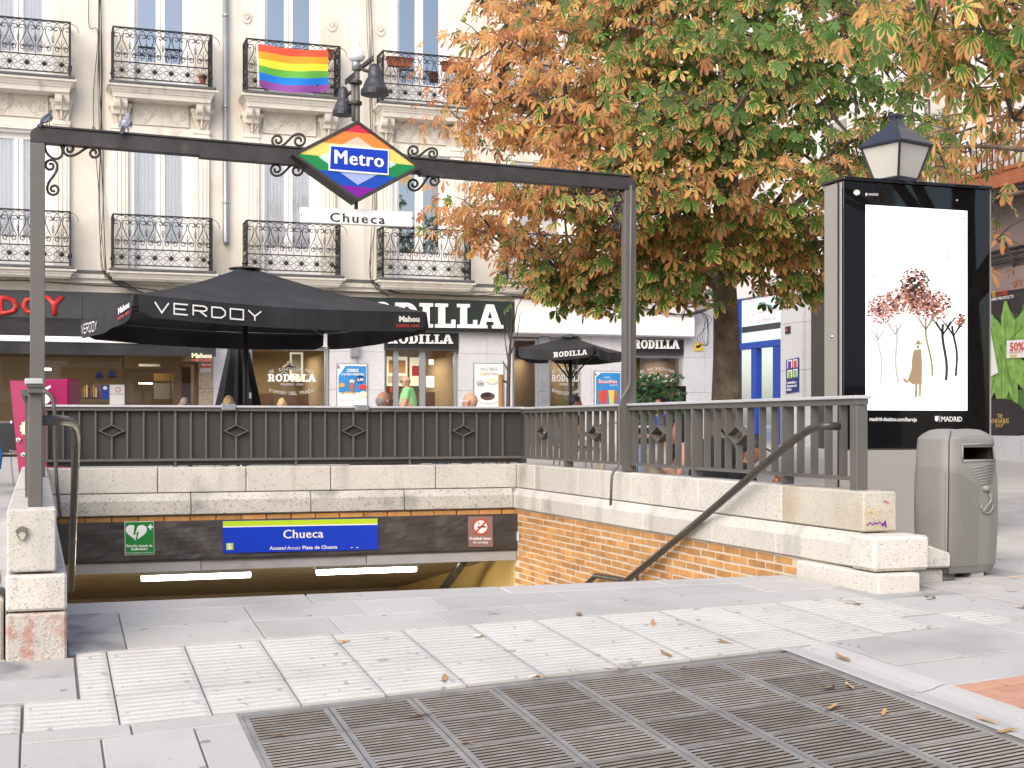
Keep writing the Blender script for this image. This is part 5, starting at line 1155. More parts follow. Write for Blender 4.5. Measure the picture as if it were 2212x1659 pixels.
for s, y in (('Loterías y', 829), ('Apuestas del', 836.5), ('Estado', 844)): tX(ls, s, 'whiteprint', 1700, y, 1721 if s != 'Estado' else 1710, y - 1.5 * (1 if s != 'Estado' else .5), Pl, 5.5, bold=.03)
Pk = PRo(.115)
st = thing('sticker', 'black alarm sticker on the granite pilaster above the lottery sign', 'sticker', Pk(1690, 710)); b = MB(); b.prism([Pk(1696, 706), Pk(1707, 704), Pk(1707, 720), Pk(1696, 722)], (.01, 0, 0)); b.build('sheet', 'blackprint', st); b = MB(); b.poly([p + V((-.003, 0, 0)) for p in (Pk(1697, 713), Pk(1700, 710), Pk(1702, 713), Pk(1700, 716))]); b.build('mark', 'signred', st, recalc=False)
ic = thing('intercom', 'small steel intercom box at the dark doorway edge', 'intercom', Pk(1767, 830)); b = MB(); b.prism([Pk(1762, 820), Pk(1770, 818), Pk(1770, 838), Pk(1762, 840)], (.08, 0, 0)); b.build('box', 'chrome', ic)
# balcony on the right
bl_ = MB(); p0, p1 = 12.0, PR_(2020, 400).y
bl_.box(XRB - .55, XRB, p0, p1, C(3.56), C(3.66)); bb = bl_.build('balcony', 'lead', rbd)
b = MB(); b.box(XRB - .62, XRB - .551, p0, p1 + .05, C(3.63), C(3.90)); b.box(XRB - .64, XRB - .63, p0, p1 + .06, C(3.86), C(3.92)); b.build('planter_edge', 'terracotta', bb)
b = MB(); xx = XRB - .5; n = int((p1 - p0) / .13)
b.box(xx - .015, xx + .015, p0, p1, C(4.68), C(4.71)); b.box(xx - .012, xx + .012, p0, p1, C(3.70), C(3.72)); b.box(xx - .01, xx + .01, p0, p1, C(4.40), C(4.415))
for k in range(n + 1):
    y = p0 + k * .13; b.box(xx - .009, xx + .009, y - .009, y + .009, C(3.66), C(4.68 if k % 2 else 4.45))
    if k % 3 == 0: b.tube([V((xx, y + .06, C(4.55))) + V((0, cos(a) * (.03 + .01 * i), sin(a) * (.03 + .01 * i))) for i, a in enumerate([j * .8 for j in range(9)])], .008, 4)
b.build('railing', 'iron', bb, recalc=False)
for y0 in (13, 16, 19.2, 22.5):
    b = MB(); b.box(XRB - .03, XRB - .001, y0, y0 + 1.2, C(3.8), C(6.3)); w = b.build('window', 'white', rbd); b = MB(); b.poly([(XRB - .035, y0 + .15, C(4.0)), (XRB - .035, y0 + 1.05, C(4.0)), (XRB - .035, y0 + 1.05, C(6.1)), (XRB - .035, y0 + .15, C(6.1))]); b.build('pane', 'glass', w, recalc=False)
    for z in (4.6, 5.2, 5.8): b = MB(); b.box(XRB - .05, XRB - .036, y0 + .1, y0 + 1.1, C(z), C(z + .05)); b.build('glazing_bar', 'white', w)
for dz in (0, .10, .2): cable('wall_cable', [(XRB - .05, 10, C(2.55 + dz)), (XRB - .08, 13, C(2.50 + dz)), (XRB - .05, 16, C(2.60 + dz)), (XRB - .06, 19, C(2.55 + dz))], .03, ('lowest', 'middle', 'topmost')[int(dz * 10)] + ' thick cable under the right hand balcony')
# poster window of the shop on the right
Pp = PRo(.03)
cw = thing('shop_poster', 'large black window poster with green leaves at the right picture edge', 'poster', Pp(2180, 940))
yA_, yB_ = Pp(2125, 800).y, 14.6
b = MB(); b.box(XRB - .03, XRB - .001, yB_, yA_, C(-.16), C(2.08)); b.build('sheet', 'posterblack', cw)
b = MB(); b.box(XRB - .05, XRB - .001, yA_ + .001, yA_ + .06, C(-.16), C(2.1)); b.build('frame', 'fascia', cw)
Pq = PRo(.034)
def leaf7(cx, cy, L, a0, spread, m, o):
    b = MB()
    for k in range(7):
        t = (k - 3) / 3; a = a0 + t * spread; l = L * (1 - .35 * abs(t)); w = l * .105; d = V((cos(a), sin(a))); q = V((-d.y, d.x)); pts = []
        for s in (1, -1):
            side = []
            for i in range(9):
                u = i / 8; ww = w * sin(pi * min(1, u * .9 + .05)) * (1 + .18 * (i % 2)); side.append(V((cx, cy)) + d * l * u + q * ww * s)
            pts += side if s == 1 else side[::-1]
        b.poly([Pq(p.x, p.y) + V((-.001 - o - .0005 * k, 0, 0)) for p in pts])
    b.build('printed_leaf', m, cw, recalc=False)
leaf7(2190, 770, 120, -pi * .55, 1.2, 'weed', .001); leaf7(2174, 745, 95, -pi * .5, 1.5, 'weed', .006); leaf7(2165, 745, 150, pi * .5, .75, 'weed', .012); leaf7(2230, 840, 130, pi * .62, .8, 'weed_dark', .002); leaf7(2215, 760, 110, -pi * .5, 1.1, 'weed_dark', .0002)
b = MB(); c = Pq(2163, 918); b.poly([c + V((-.02, .62 * cos(a), .06 + .36 * sin(a))) for a in [i * pi / 14 for i in range(28)]]); b.build('disc', 'posterblack', cw, recalc=False)
for k, (x0, y0, x1, y1) in enumerate(((2165, 745, 2165, 880), (2165, 745, 2140, 860), (2165, 745, 2195, 865), (2174, 745, 2172, 668), (2174, 745, 2215, 700), (2190, 770, 2200, 668))):
    b = MB(); b.ribbon([Pq(x0 + (x1 - x0) * t, y0 + (y1 - y0) * t) + V((-.018 - .0004 * k, 0, 0)) for t in (0, .5, .92)], .012, nrm=V((-1, 0, 0))); b.build('printed_vein', 'weed_dark', cw, recalc=False)
tX(cw, 'THE', 'gold', 2157, 903, 2168, 903, Pq, 9, off=(-.024, 0, 0), bold=.01); tX(cw, 'CANNABIS', 'gold', 2133, 914, 2182, 914, Pq, 10, off=(-.024, 0, 0), bold=.01); tX(cw, 'SHOP', 'gold', 2153, 923, 2170, 923, Pq, 8, off=(-.024, 0, 0), bold=.01)
for s, m, x0, x1 in (('LO', 'weed', 2118, 2130), ('VE', 'weed', 2130.5, 2143), ('IS', 'yellow', 2143.5, 2151), ('LOVE', 'signred', 2152, 2178)): tX(cw, s, m, x0, 641.5 - (x0 - 2140) * .1, x1, 641.5 - (x1 - 2140) * .1, Pq, 12, shear=.2, bold=.02)
tX(cw, 'EUROPEAN CANNABIS PRODUCTS', 'whiteprint', 2090, 657, 2190, 643, Pq, 6, shear=.15, bold=.02)
pc = thing('price_card', 'white card with red 50 fixed on the leaf poster', 'sign', Pq(2195, 770)); b = MB(); b.poly([p + V((-.03, 0, 0)) for p in (Pq(2178, 736), Pq(2222, 733), Pq(2222, 772), Pq(2178, 774))]); b.build('sheet', 'whiteprint', pc, recalc=False)
tX(pc, '50%', 'signred', 2185, 758, 2216, 757, Pq, 18, off=(-.034, 0, 0), bold=.03); tX(pc, 'DESCUENTO', 'redprint', 2184, 764, 2212, 763, Pq, 4.5, off=(-.034, 0, 0))
b = MB(); b.poly([p + V((-.034, 0, 0)) for p in (Pq(2186, 767), Pq(2200, 766), Pq(2200, 771), Pq(2186, 772))]); b.build('logo_bar', 'yellow', pc, recalc=False)
nt = thing('hanging_note', 'pale blue sheet with pencil doodles at the left of the leaf poster', 'paper', Pq(2145, 800)); b = MB(); b.poly([p + V((-.03, 0, 0)) for p in (Pq(2120, 705), Pq(2142, 710), Pq(2160, 805), Pq(2120, 826))]); b.build('sheet', 'whiteprint', nt, recalc=False)
# ------------------------------------------------------------------ flag and planters on the balconies
P = PY(YFc - .57)
fl = thing('rainbow_flag', 'six striped rainbow flag tied along an upper balcony railing', 'flag', P(630, 110))
c00, c10, c11, c01 = (557, 95), (708, 109), (711, 196), (560, 187)
def fpt(u, v):
    x = (c00[0] * (1 - u) + c10[0] * u) * (1 - v) + (c01[0] * (1 - u) + c11[0] * u) * v; y = (c00[1] * (1 - u) + c10[1] * u) * (1 - v) + (c01[1] * (1 - u) + c11[1] * u) * v
    y += 9 * sin(pi * u) * (.4 + .6 * v) * (1 if u < .75 else .9)
    p = P(x, y); p.y += -.035 * sin(u * 9 + v * 3) * (.25 + v) - .03 * sin((u - v * .6) * 15) * .5; return p
for i, m in enumerate(('f_red', 'f_orange', 'f_yellow', 'f_green', 'f_blue', 'f_violet')):
    b = MB(); n = 36
    for k in range(n):
        for j in range(4):
            v0, v1 = (i + j / 4) / 6, (i + (j + 1) / 4) / 6; b.add([fpt(k / n, v0), fpt((k + 1) / n, v0), fpt((k + 1) / n, v1), fpt(k / n, v1)], [(0, 1, 2, 3)])
    b.build('stripe', m, fl, smooth=True, recalc=False)
b = MB(); b.add([fpt(-.025, 0), fpt(0, 0), fpt(0, 1), fpt(-.025, 1)], [(0, 1, 2, 3)]); b.build('sleeve', 'whitecloth', fl, recalc=False)
for k, (xa, ya, xb, yb, lab) in enumerate(((838, 124, 892, 141, 'terracotta planter box left on the upper balcony near the tree'), (956, 136, 1004, 150, 'terracotta planter box right on the upper balcony near the tree'), (708, 110, 722, 126, 'terracotta planter box peeking out right of the rainbow flag'))):
    Y = YFc - .40; p, q = onY(xa, (ya + yb) / 2, Y), onY(xb, (ya + yb) / 2, Y); t = thing('planter_box', lab, 'planter', p)
    b = MB(); h = .08; b.add([(p.x + .03, Y, p.z - h), (q.x - .03, Y, p.z - h), (q.x - .03, Y + .14, p.z - h), (p.x + .03, Y + .14, p.z - h), (p.x, Y - .02, p.z + h), (q.x, Y - .02, p.z + h), (q.x, Y + .16, p.z + h), (p.x, Y + .16, p.z + h)], [(3, 2, 1, 0), (4, 5, 6, 7), (0, 1, 5, 4), (1, 2, 6, 5), (2, 3, 7, 6), (3, 0, 4, 7)]); b.build('trough', 'terracotta', t, bevel=.01)
    b = MB(); b.box(p.x - .015, q.x + .015, Y - .035, Y + .175, p.z + h + .001, p.z + h + .03); b.build('rim', 'terracotta', t, bevel=.005)
t = thing('flower_pot', 'small terracotta pot in the corner of the upper left balcony', 'pot', onY(439, 178, YFc - .35)); c = onY(438, 181, YFc - .35); b = MB(); b.lathe(c, [(.05, 0), (.08, .13), (.09, .13), (.09, .16), (.07, .16)], 12); b.build('pot', 'terracotta', t, smooth=False)
# ------------------------------------------------------------------ parasols
def ground_at(p): return gz(p.x, p.y)
d1 = 15.3
C1, C2, C3, C0 = onD(293, 634, d1), onD(922, 674, d1 * 1.152), onD(704, 722, d1 * 1.396), onD(176, 692, d1 * 1.244)
zc_ = (C1.z + C2.z + C3.z + C0.z) / 4
for c in (C1, C2, C3, C0): c.z = c.z * .75 + zc_ * .25
ap = onD(530, 575, d1 * 1.198)
pg = thing('parasol', 'big square black parasol lettered VERDOY spread over the terrace', 'parasol', (ap.x, ap.y, gz(ap.x, ap.y)))
def canopy(parent, ap, cs, vh, sag, m='black', n=8, vwave=.02):
    b = MB()
    for k in range(4):
        A, B_ = cs[k], cs[(k + 1) % 4]; grid = []
        for i in range(n + 1):
            t = i / n; row = []
            for j in range(n + 1):
                s = j / n; e = A.lerp(B_, s); e = e + V((0, 0, -.05 * sin(pi * s)))
                p = ap.lerp(e, t); p.z -= sag * sin(pi * t) * 1.0; row.append(p)
            grid.append(row)
        for i in range(n):
            for j in range(n): b.add([grid[i][j], grid[i + 1][j], grid[i + 1][j + 1], grid[i][j + 1]], [(0, 1, 2, 3)])
    cp = b.build('canopy', m, parent, smooth=True, recalc=False)
    for k in range(4):
        A, B_ = cs[k], cs[(k + 1) % 4]; b = MB(); mm = 24; out = (A.lerp(B_, .5) - (cs[0] + cs[2]) / 2); out.z = 0; out.normalize()
        for j in range(mm):
            q = []
            for s, v in ((j / mm, 0), ((j + 1) / mm, 0), ((j + 1) / mm, 1), (j / mm, 1)):
                p = A.lerp(B_, .008 + .984 * s) + V((0, 0, -.05 * sin(pi * s))); r = 1 - max(0, 1 - min(s, 1 - s) / .03) ** 2 * .25
                q.append(p + V((0, 0, -vh * v * r)) + out * (.012 + v * (vwave * sin(s * 17 + k) + .015)))
            b.add(q, [(0, 1, 2, 3)])
        b.build('valance', m, parent, smooth=True, recalc=False)
    return cp
canopy(pg, ap, [C1, C2, C3, C0], .25, .05)
gp = gz(ap.x, ap.y)
b = MB(); b.tube([(ap.x, ap.y, gp), (ap.x, ap.y, ap.z - .04)], .035, 12); b.build('pole', 'blacksatin', pg, smooth=True)
b = MB(); b.lathe(ap, [(.22, -.045), (.22, -.03), (.03, .0), (.02, .03), (.045, .04), (.04, .06), (.0, .065)], 16); b.build('finial', 'blacksatin', pg)
b = MB(); b.box(ap.x - .45, ap.x + .45, ap.y - .45, ap.y + .45, gp, gp + .08); b.build('base', 'concrete', pg)
for c in (C1, C2, C3, C0, C1.lerp(C2, .5), C2.lerp(C3, .5), C3.lerp(C0, .5), C0.lerp(C1, .5)):
    e = c.lerp(ap, .04) - V((0, 0, .06)); b = MB(); b.tube([ap - V((0, 0, .22)), e.lerp(ap, .5) - V((0, 0, .14)), e], .012, 5); rb_ = b.build('rib', 'blacksatin', pg)
    b = MB(); b.tube([(ap.x, ap.y, ap.z - .62), ap.lerp(e, .5) - V((0, 0, .16))], .012, 5); b.build('strut', 'blacksatin', rb_)
def vtext(parent, s, m, A, B_, u0, u1, v, h, o=.04, **k):
    d = (B_ - A); out = V((d.y, -d.x, 0)).normalized()
    p0, p1 = A.lerp(B_, u0), A.lerp(B_, u1); sag = lambda u: V((0, 0, -.05 * sin(pi * u)))
    p0 += sag(u0) + V((0, 0, -v)); p1 += sag(u1) + V((0, 0, -v))
    return p0 + out * o, p1 + out * o, out
def strokes(parent, word, p0, p1, nrm, h, sw, m):
    G = dict(V=[[(0, 1), (.5, 0), (1, 1)]], E=[[(1, 1), (0, 1), (0, 0), (1, 0)], [(.05, .5), (.85, .5)]], R=[[(0, 0), (0, 1), (.8, 1), (1, .85), (1, .65), (.8, .5), (.05, .5)], [(.5, .46), (1, 0)]], D=[[(0, 0), (0, 1), (.7, 1), (1, .7), (1, .3), (.7, 0), (0, 0)]], O=[[(0, 0), (0, 1), (1, 1), (1, 0), (0, 0)]], Y=[[(0, 1), (.5, .45), (1, 1)], [(.5, .42), (.5, 0)]])
    w = (p1 - p0).length; d = (p1 - p0).normalized(); n = len(word); cw = w / n
    for i, ch in enumerate(word):
        b = MB()
        for k, st in enumerate(G[ch]): b.ribbon([p0 + d * (cw * i + cw * .14 + x * cw * .72) + Z1 * (y * h) + nrm * (.001 * k) for x, y in st], sw, nrm=nrm)
        b.build('letter', m, parent, recalc=False)
p0, p1, o_ = vtext(pg, '', '', C1, C2, .045, .40, .185, .12); strokes(pg, 'VERDOY', p0, p1, o_, .115, .017, 'whiteprint')
p0, p1, o_ = vtext(pg, '', '', C0, C1, .06, .40, .19, .12); strokes(pg, 'VERDOY', p0, p1, o_, .115, .017, 'whiteprint')
for A, B_, u0, u1 in ((C1, C2, .885, .965), (C0, C1, .78, .96)):
    p0, p1, o_ = vtext(pg, '', '', A, B_, u0, u1, .125, .1); text(pg, 'Mahou', 'whiteprint', (p0 + p1) / 2, p1 - p0, Z1, w=(p1 - p0).length, h=.07, bold=.05)
    p0, p1, o_ = vtext(pg, '', '', A, B_, u0 - .01, u1, .195, .1); text(pg, 'DESDE 1890', 'redprint', (p0 + p1) / 2, p1 - p0, Z1, w=(p1 - p0).length, h=.035, bold=.02)
sp_ = onD(1232, 726, 23.5)
ps2 = thing('parasol', 'small black parasol lettered RODILLA near the arch post', 'parasol', (sp_.x, sp_.y, gz(sp_.x, sp_.y)))
S1, S2, S3 = onD(1119, 756, 23.0), onD(1283, 752, 22.6), onD(1343, 744, 24.4); S0 = S1 + S3 - S2
for c in (S1, S2, S3, S0): c.z = onD(1200, 753, 23.3).z
canopy(ps2, sp_, [S1, S2, S3, S0], .17, .02)
b = MB(); g_ = gz(sp_.x, sp_.y); b.tube([(sp_.x, sp_.y, g_), (sp_.x, sp_.y, sp_.z)], .03, 10); b.build('pole', 'blacksatin', ps2, smooth=True)
b = MB(); b.lathe(sp_, [(.16, -.03), (.15, .0), (.03, .03), (.001, .04)], 14); b.build('finial', 'blacksatin', ps2)
for c in (S1, S2, S3, S0):
    b = MB(); b.tube([(sp_.x, sp_.y, sp_.z - .75), sp_.lerp(c, .55) - V((0, 0, .05))], .014, 5); b.build('strut', 'blacksatin', ps2)
p0, p1, o_ = vtext(ps2, '', '', S1, S2, .48, .92, .125, .1); slab_word(ps2, 'RODILLA', 'whiteprint', p0, p1, .085, .003)
b = MB(); g_ = onD(515, 870, 21); tp = onD(518, 735, 21); g = gz(g_.x, g_.y)
fp_ = thing('parasol', 'closed black parasol hanging in folds before the granite pier', 'parasol', (g_.x, g_.y, g))
n = 18; prof = [(.03, tp.z), (.14, tp.z - .10), (.18, tp.z - .4), (.27, tp.z - .9), (.30, tp.z - 1.05), (.10, tp.z - 1.1)]
for k in range(n):
    for i in range(len(prof) - 1):
        def q(kk, ii): r, z = prof[ii]; a = 2 * pi * kk / n; r *= 1 + .22 * (1 if kk % 2 else -1) * min(1, ii / 2); return (g_.x + r * cos(a), g_.y + r * sin(a), z)
        b.add([q(k, i), q(k, i + 1), q((k + 1) % n, i + 1), q((k + 1) % n, i)], [(0, 1, 2, 3)])
b.build('canopy', 'black', fp_, recalc=False); b = MB(); b.tube([(g_.x, g_.y, g), (g_.x, g_.y, tp.z + .1)], .03, 10); b.build('pole', 'blacksatin', fp_, smooth=True)
tpx(fp_, '1', 'whiteprint', 538, 860, 543, 860, lambda x, y: onD(x, y, 20.55), 12, off=(0, 0, 0), bold=.03)
# ------------------------------------------------------------------ people
def person(label, base, face, j, r, mats, hair=None, glasses=None, short=True, shorts=False, name='person', head_tilt=0.0, hair_long=False, cap=False, fringe=False, group=None, scale=1.0):
    """one skinned body; joints are local (right, forward, up) metres from base; mats = shirt, trousers, skin, shoe"""
    f = V((face[0], face[1], 0)).normalized(); rt = V((f.y, -f.x, 0)); B0 = V(base)
    W = lambda p: B0 + (rt * p[0] + f * p[1] + Z1 * p[2]) * scale
    t = thing(name, label, 'person', base, group)
    order = ['pelvis', 'spine', 'chest', 'neck', 'nape']; E = [('pelvis', 'spine'), ('spine', 'chest'), ('chest', 'neck'), ('neck', 'nape')]
    for s in 'LR':
        order += [x + s for x in ('sh', 'el', 'wr', 'hand', 'hip', 'kn', 'an', 'toe')]
        E += [('chest', 'sh' + s), ('sh' + s, 'el' + s), ('el' + s, 'wr' + s), ('wr' + s, 'hand' + s), ('pelvis', 'hip' + s), ('hip' + s, 'kn' + s), ('kn' + s, 'an' + s), ('an' + s, 'toe' + s)]
    ix = {k: i for i, k in enumerate(order)}
    me = bpy.data.meshes.new('body'); me.from_pydata([W(j[k]) for k in order], [(ix[a], ix[c]) for a, c in E], [])
    o = bpy.data.objects.new('body', me); COL.objects.link(o)
    o.modifiers.new('Skin', 'SKIN'); sv = me.skin_vertices[0].data
    for k in order:
        kk = k[:-1] if k[-1] in 'LR' and k not in ('pelvis',) else k; q = r[kk] * scale; sv[ix[k]].radius = (q, q * (.8 if k in ('chest', 'spine', 'pelvis') else 1))
    sv[0].use_root = True
    ss = o.modifiers.new('Sub', 'SUBSURF'); ss.levels = ss.render_levels = 1
    bpy.context.view_layer.update()
    m2 = bpy.data.meshes.new_from_object(o.evaluated_get(bpy.context.evaluated_depsgraph_get())); bpy.data.objects.remove(o); bpy.data.meshes.remove(me)
    bm = bmesh.new(); bm.from_mesh(m2)
    segs = [(W(j[a]), W(j[c]), a, c) for a, c in E]
    for fc in bm.faces:
        p = fc.calc_center_median(); best = None
        for a, c, na, nc in segs:
            d = c - a; u = max(0, min(1, (p - a).dot(d) / max(1e-9, d.length_squared))); L = (p - (a + d * u)).length
            if best is None or L < best[0]: best = (L, na[:2], nc[:2], u)
        _, a, c, u = best
        if a == 'ne' or (c == 'ne' and u > .9): k = 2
        elif a == 'sh': k = 0 if (not short or u < .55) else 2
        elif a in ('el', 'wr'): k = 2 if short or a == 'wr' else 0
        elif a == 'hi' : k = 1 if not shorts or u < .75 else 2
        elif a == 'kn': k = 2 if shorts else 1
        elif a == 'an': k = 3
        elif c == 'hi' or (a == 'pe' and u < .35): k = 1
        else: k = 0
        fc.material_index = k
    h = V(j['head']); R3 = Matrix.Rotation(head_tilt, 3, 'X'); vs = []
    nu, nv = 16, 12
    def hp(a, e):
        x, y, z = .076 * cos(e) * sin(a), .098 * cos(e) * cos(a), .122 * sin(e)
        if z < -.01: x *= 1 + z * 2.4; y = y * (1 + z * 1.3) + .012 * (-z / .1)
        if y > 0: y *= .93
        if abs(a) < .30 and -.5 < e < .12: y += .022 * (1 - abs(a) / .30) * (1 - abs(e + .22) / .36) if abs(e + .22) < .36 else 0
        return V((x, y, z))
    ring = []
    for iv in range(nv + 1):
        e = -pi / 2 + pi * iv / nv; ring.append([bm.verts.new(W(h + R3 @ hp(-pi + 2 * pi * iu / nu, e))) for iu in range(nu)])
    for iv in range(nv):
        for iu in range(nu):
            fc = bm.faces.new((ring[iv][iu], ring[iv][(iu + 1) % nu], ring[iv + 1][(iu + 1) % nu], ring[iv + 1][iu])); fc.material_index = 2; fc.smooth = True
    bm.to_mesh(m2); bm.free()
    b = MB()
    for s in (-1, 1):
        b.tube([W(h + R3 @ V((s * .076, -.005, -.03))), W(h + R3 @ V((s * .090, -.016, .0))), W(h + R3 @ V((s * .084, -.018, .03)))], [.009, .014, .010], 6)
        wr, hd = V(j['wr' + 'LR'[s > 0]]), V(j['hand' + 'LR'[s > 0]]); d = (hd - wr).normalized(); q = d.orthogonal().normalized()
        for k in range(4):
            o2 = q * (.027 - .018 * k); st = hd + o2; L = (.045, .052, .048, .038)[k]; b.tube([W(st - d * .01), W(st + d * L * .6 + V((0, 0, -.008))), W(st + d * L + V((0, 0, -.03)))], [.009 * scale, .0085 * scale, .006 * scale], 5)
        st = hd.lerp(wr, .5) + q * .03; b.tube([W(st), W(st + q * .022 + d * .025), W(st + q * .02 + d * .05)], [.011 * scale, .009 * scale, .007 * scale], 5)
    b2 = bmesh.new(); b2.from_mesh(m2); tmp = b.mesh('tmp', 'skin'); n0 = len(b2.faces); b2.from_mesh(tmp); b2.faces.ensure_lookup_table()
    for fc in b2.faces[n0:]: fc.material_index = 2; fc.smooth = True
    b2.to_mesh(m2); b2.free(); bpy.data.meshes.remove(tmp)
    mi_ = [0] * len(m2.polygons); m2.polygons.foreach_get('material_index', mi_); m2.materials.clear()
    for m in mats: m2.materials.append(M[m])
    m2.polygons.foreach_set('material_index', mi_); m2.polygons.foreach_set('use_smooth', [True] * len(m2.polygons)); m2.update()
    obj('body', m2, t)
    if hair:
        b = MB(); rows = []
        for iv in range(9):
            row = []
            for iu in range(20):
                a = -pi + 2 * pi * iu / 20; front = cos(a)
                lo = (.62 if front > .35 else .15 - .55 * (-front if front < 0 else 0) - (.8 if hair_long and front < .3 else 0))
                lo += .05 * sin(iu * 2.7)
                hi_ = .34 if fringe else pi / 2; lo = min(lo, .2) if fringe else lo; e = lo + (hi_ - lo) * iv / 8; p = hp(a, max(-pi / 2 + .15, e)); p = p * ((1.035 if front < .3 else .93) if fringe else (1.10 + .03 * sin(iu * 1.9 + iv))); row.append(W(h + R3 @ (p + V((0, -.004, .004)))))
            rows.append(row)
        for iv in range(8):
            for iu in range(20): b.add([rows[iv][iu], rows[iv][(iu + 1) % 20], rows[iv + 1][(iu + 1) % 20], rows[iv + 1][iu]], [(0, 1, 2, 3)])
        b.build('hair', hair, t, smooth=True)
    if cap:
        b = MB(); rows = []
        for iv in range(7):
            e = .28 + (pi / 2 - .28) * iv / 6; rows.append([W(h + R3 @ (hp(-pi + 2 * pi * iu / 20, e) * 1.13)) for iu in range(20)])
        for iv in range(6):
            for iu in range(20): b.add([rows[iv][iu], rows[iv][(iu + 1) % 20], rows[iv + 1][(iu + 1) % 20], rows[iv + 1][iu]], [(0, 1, 2, 3)])
        b.prism([W(h + R3 @ V((.075 * sin(a), .085 + .085 * cos(a), .036 - .02 * cos(a)))) for a in [-pi / 2 + pi * i / 10 for i in range(11)]], (0, 0, .008)); b.build('cap', 'blackprint', t, smooth=False)
    if glasses:
        b = MB()
        for s in (-1, 1):
            b.tube([W(h + R3 @ V((s * .08, -.01, .012))), W(h + R3 @ V((s * .072, .075, .014))), W(h + R3 @ V((s * .05, .096, .012)))], .0045, 5); b.tube([W(h + R3 @ V((s * .033 + .024 * cos(a), .100, .006 + .017 * sin(a)))) for a in [i * pi / 5 for i in range(11)]], .004, 4, cap=False)
        b.build('glasses', glasses, t)
    if not hair and not cap: pass
    return t
RD = dict(pelvis=.155, spine=.145, chest=.16, neck=.062, nape=.058, sh=.075, el=.046, wr=.032, hand=.036, hip=.10, kn=.066, an=.042, toe=.036)
def pose(kind, **ov):
    if kind == 'chair': j = dict(pelvis=(0, 0, .53), spine=(0, -.02, .72), chest=(0, 0, .92), neck=(0, .01, 1.05), nape=(0, .02, 1.10), head=(0, .045, 1.185))
    elif kind == 'stand': j = dict(pelvis=(0, 0, .92), spine=(0, .0, 1.10), chest=(0, 0, 1.30), neck=(0, .01, 1.45), nape=(0, .02, 1.49), head=(0, .045, 1.575))
    else: j = dict(pelvis=(0, 0, .16), spine=(0, .02, .36), chest=(0, .07, .56), neck=(0, .11, .69), nape=(0, .13, .735), head=(0, .165, .82))
    c = j['chest']
    for s, n in ((-1, 'L'), (1, 'R')):
        j['sh' + n] = (s * .19, c[1] - .01, c[2] + .07)
        if kind == 'chair': j.update({'el' + n: (s * .25, c[1] + .05, c[2] - .20), 'wr' + n: (s * .16, c[1] + .27, c[2] - .22), 'hand' + n: (s * .13, c[1] + .34, c[2] - .21), 'hip' + n: (s * .10, .06, .52), 'kn' + n: (s * .13, .46, .52), 'an' + n: (s * .13, .44, .10), 'toe' + n: (s * .14, .60, .04)})
        elif kind == 'stand': j.update({'el' + n: (s * .25, c[1] + .02, c[2] - .22), 'wr' + n: (s * .24, c[1] + .16, c[2] - .36), 'hand' + n: (s * .22, c[1] + .22, c[2] - .40), 'hip' + n: (s * .10, 0, .88), 'kn' + n: (s * .11, .02, .48), 'an' + n: (s * .11, -.02, .09), 'toe' + n: (s * .13, .14, .04)})
        else: j.update({'el' + n: (s * .25, c[1] + .12, c[2] - .16), 'wr' + n: (s * .12, c[1] + .30, c[2] - .06), 'hand' + n: (s * .09, c[1] + .33, c[2] + .01), 'hip' + n: (s * .12, .06, .14), 'kn' + n: (s * .36, .34, .20), 'an' + n: (s * -.06, .42, .10), 'toe' + n: (s * -.20, .44, .06)})
    j.update(ov); return j
RIGHT, AWAY = V((C_, -S_, 0)), V((S_, C_, 0))
def gp_(x, y, d, h):  # ground point under a head top seen at (x,y), distance d; returns base and the height left for the figure
    p = onD(x, y, d); return V((p.x, p.y, gz(p.x, p.y))), (p.z - gz(p.x, p.y)) / h
def add_chair(label, base, face, group='terrace chairs'):
    f = V((face[0], face[1], 0)).normalized(); rt = V((f.y, -f.x, 0)); B0 = V(base); W = lambda x, y, z: B0 + rt * x + f * y + Z1 * z
    t = thing('terrace_chair', label, 'chair', base, group)
    b = MB(); b.prism([W(-.21, -.2, .42), W(.21, -.2, .42), W(.21, .22, .43), W(-.21, .22, .43)], (0, 0, .025)); b.build('seat', 'blacksatin', t)
    b = MB(); b.prism([W(-.2, -.20, .50), W(.2, -.20, .50), W(.2, -.25, .82), W(-.2, -.25, .82)], tuple(f * -.02)); b.build('backrest', 'blacksatin', t)
    for x in (-.2, .2):
        b = MB(); b.tube([W(x, .2, .42), W(x * 1.1, .23, 0)], .012, 6); b.build('leg', 'chrome', t); b = MB(); b.tube([W(x, -.25, .82), W(x, -.2, .43), W(x * 1.1, -.26, 0)], .012, 6); b.build('leg', 'chrome', t)
    return t
sit = []
def seated(label, x, y, d, face, mats, chair_label, **k):
    base, sc_ = gp_(x, y, d, 1.31); base = base - V((face[0], face[1], 0)).normalized() * .045
    person(label, base, face, pose('chair', **k.pop('ov', {})), RD, mats, scale=sc_, **k); add_chair(chair_label, base, face)
seated('bald man with glasses seen from behind over the railing left of the man in green', 829, 845.5, 15.1, AWAY * .8 + RIGHT * .7, ('greyprint', 'denim', 'skin_tan', 'blackprint'), 'black terrace chair under the bald man left of centre', glasses='blackprint', hair='hair_grey', fringe=True)
seated('bald man with white sunglasses facing left behind the railing', 1015, 847, 15.9, AWAY * .35 - RIGHT * .9, ('whitecloth', 'denim', 'skin', 'blackprint'), 'black terrace chair under the man in white sunglasses', glasses='whiteprint')
seated('blond woman seated by the closed parasol, only her hair above the rail', 494, 856, 17.3, AWAY, ('blacktee', 'denim', 'skin', 'blackprint'), 'black terrace chair under the blond woman by the closed parasol', hair='hair_blond', hair_long=True)
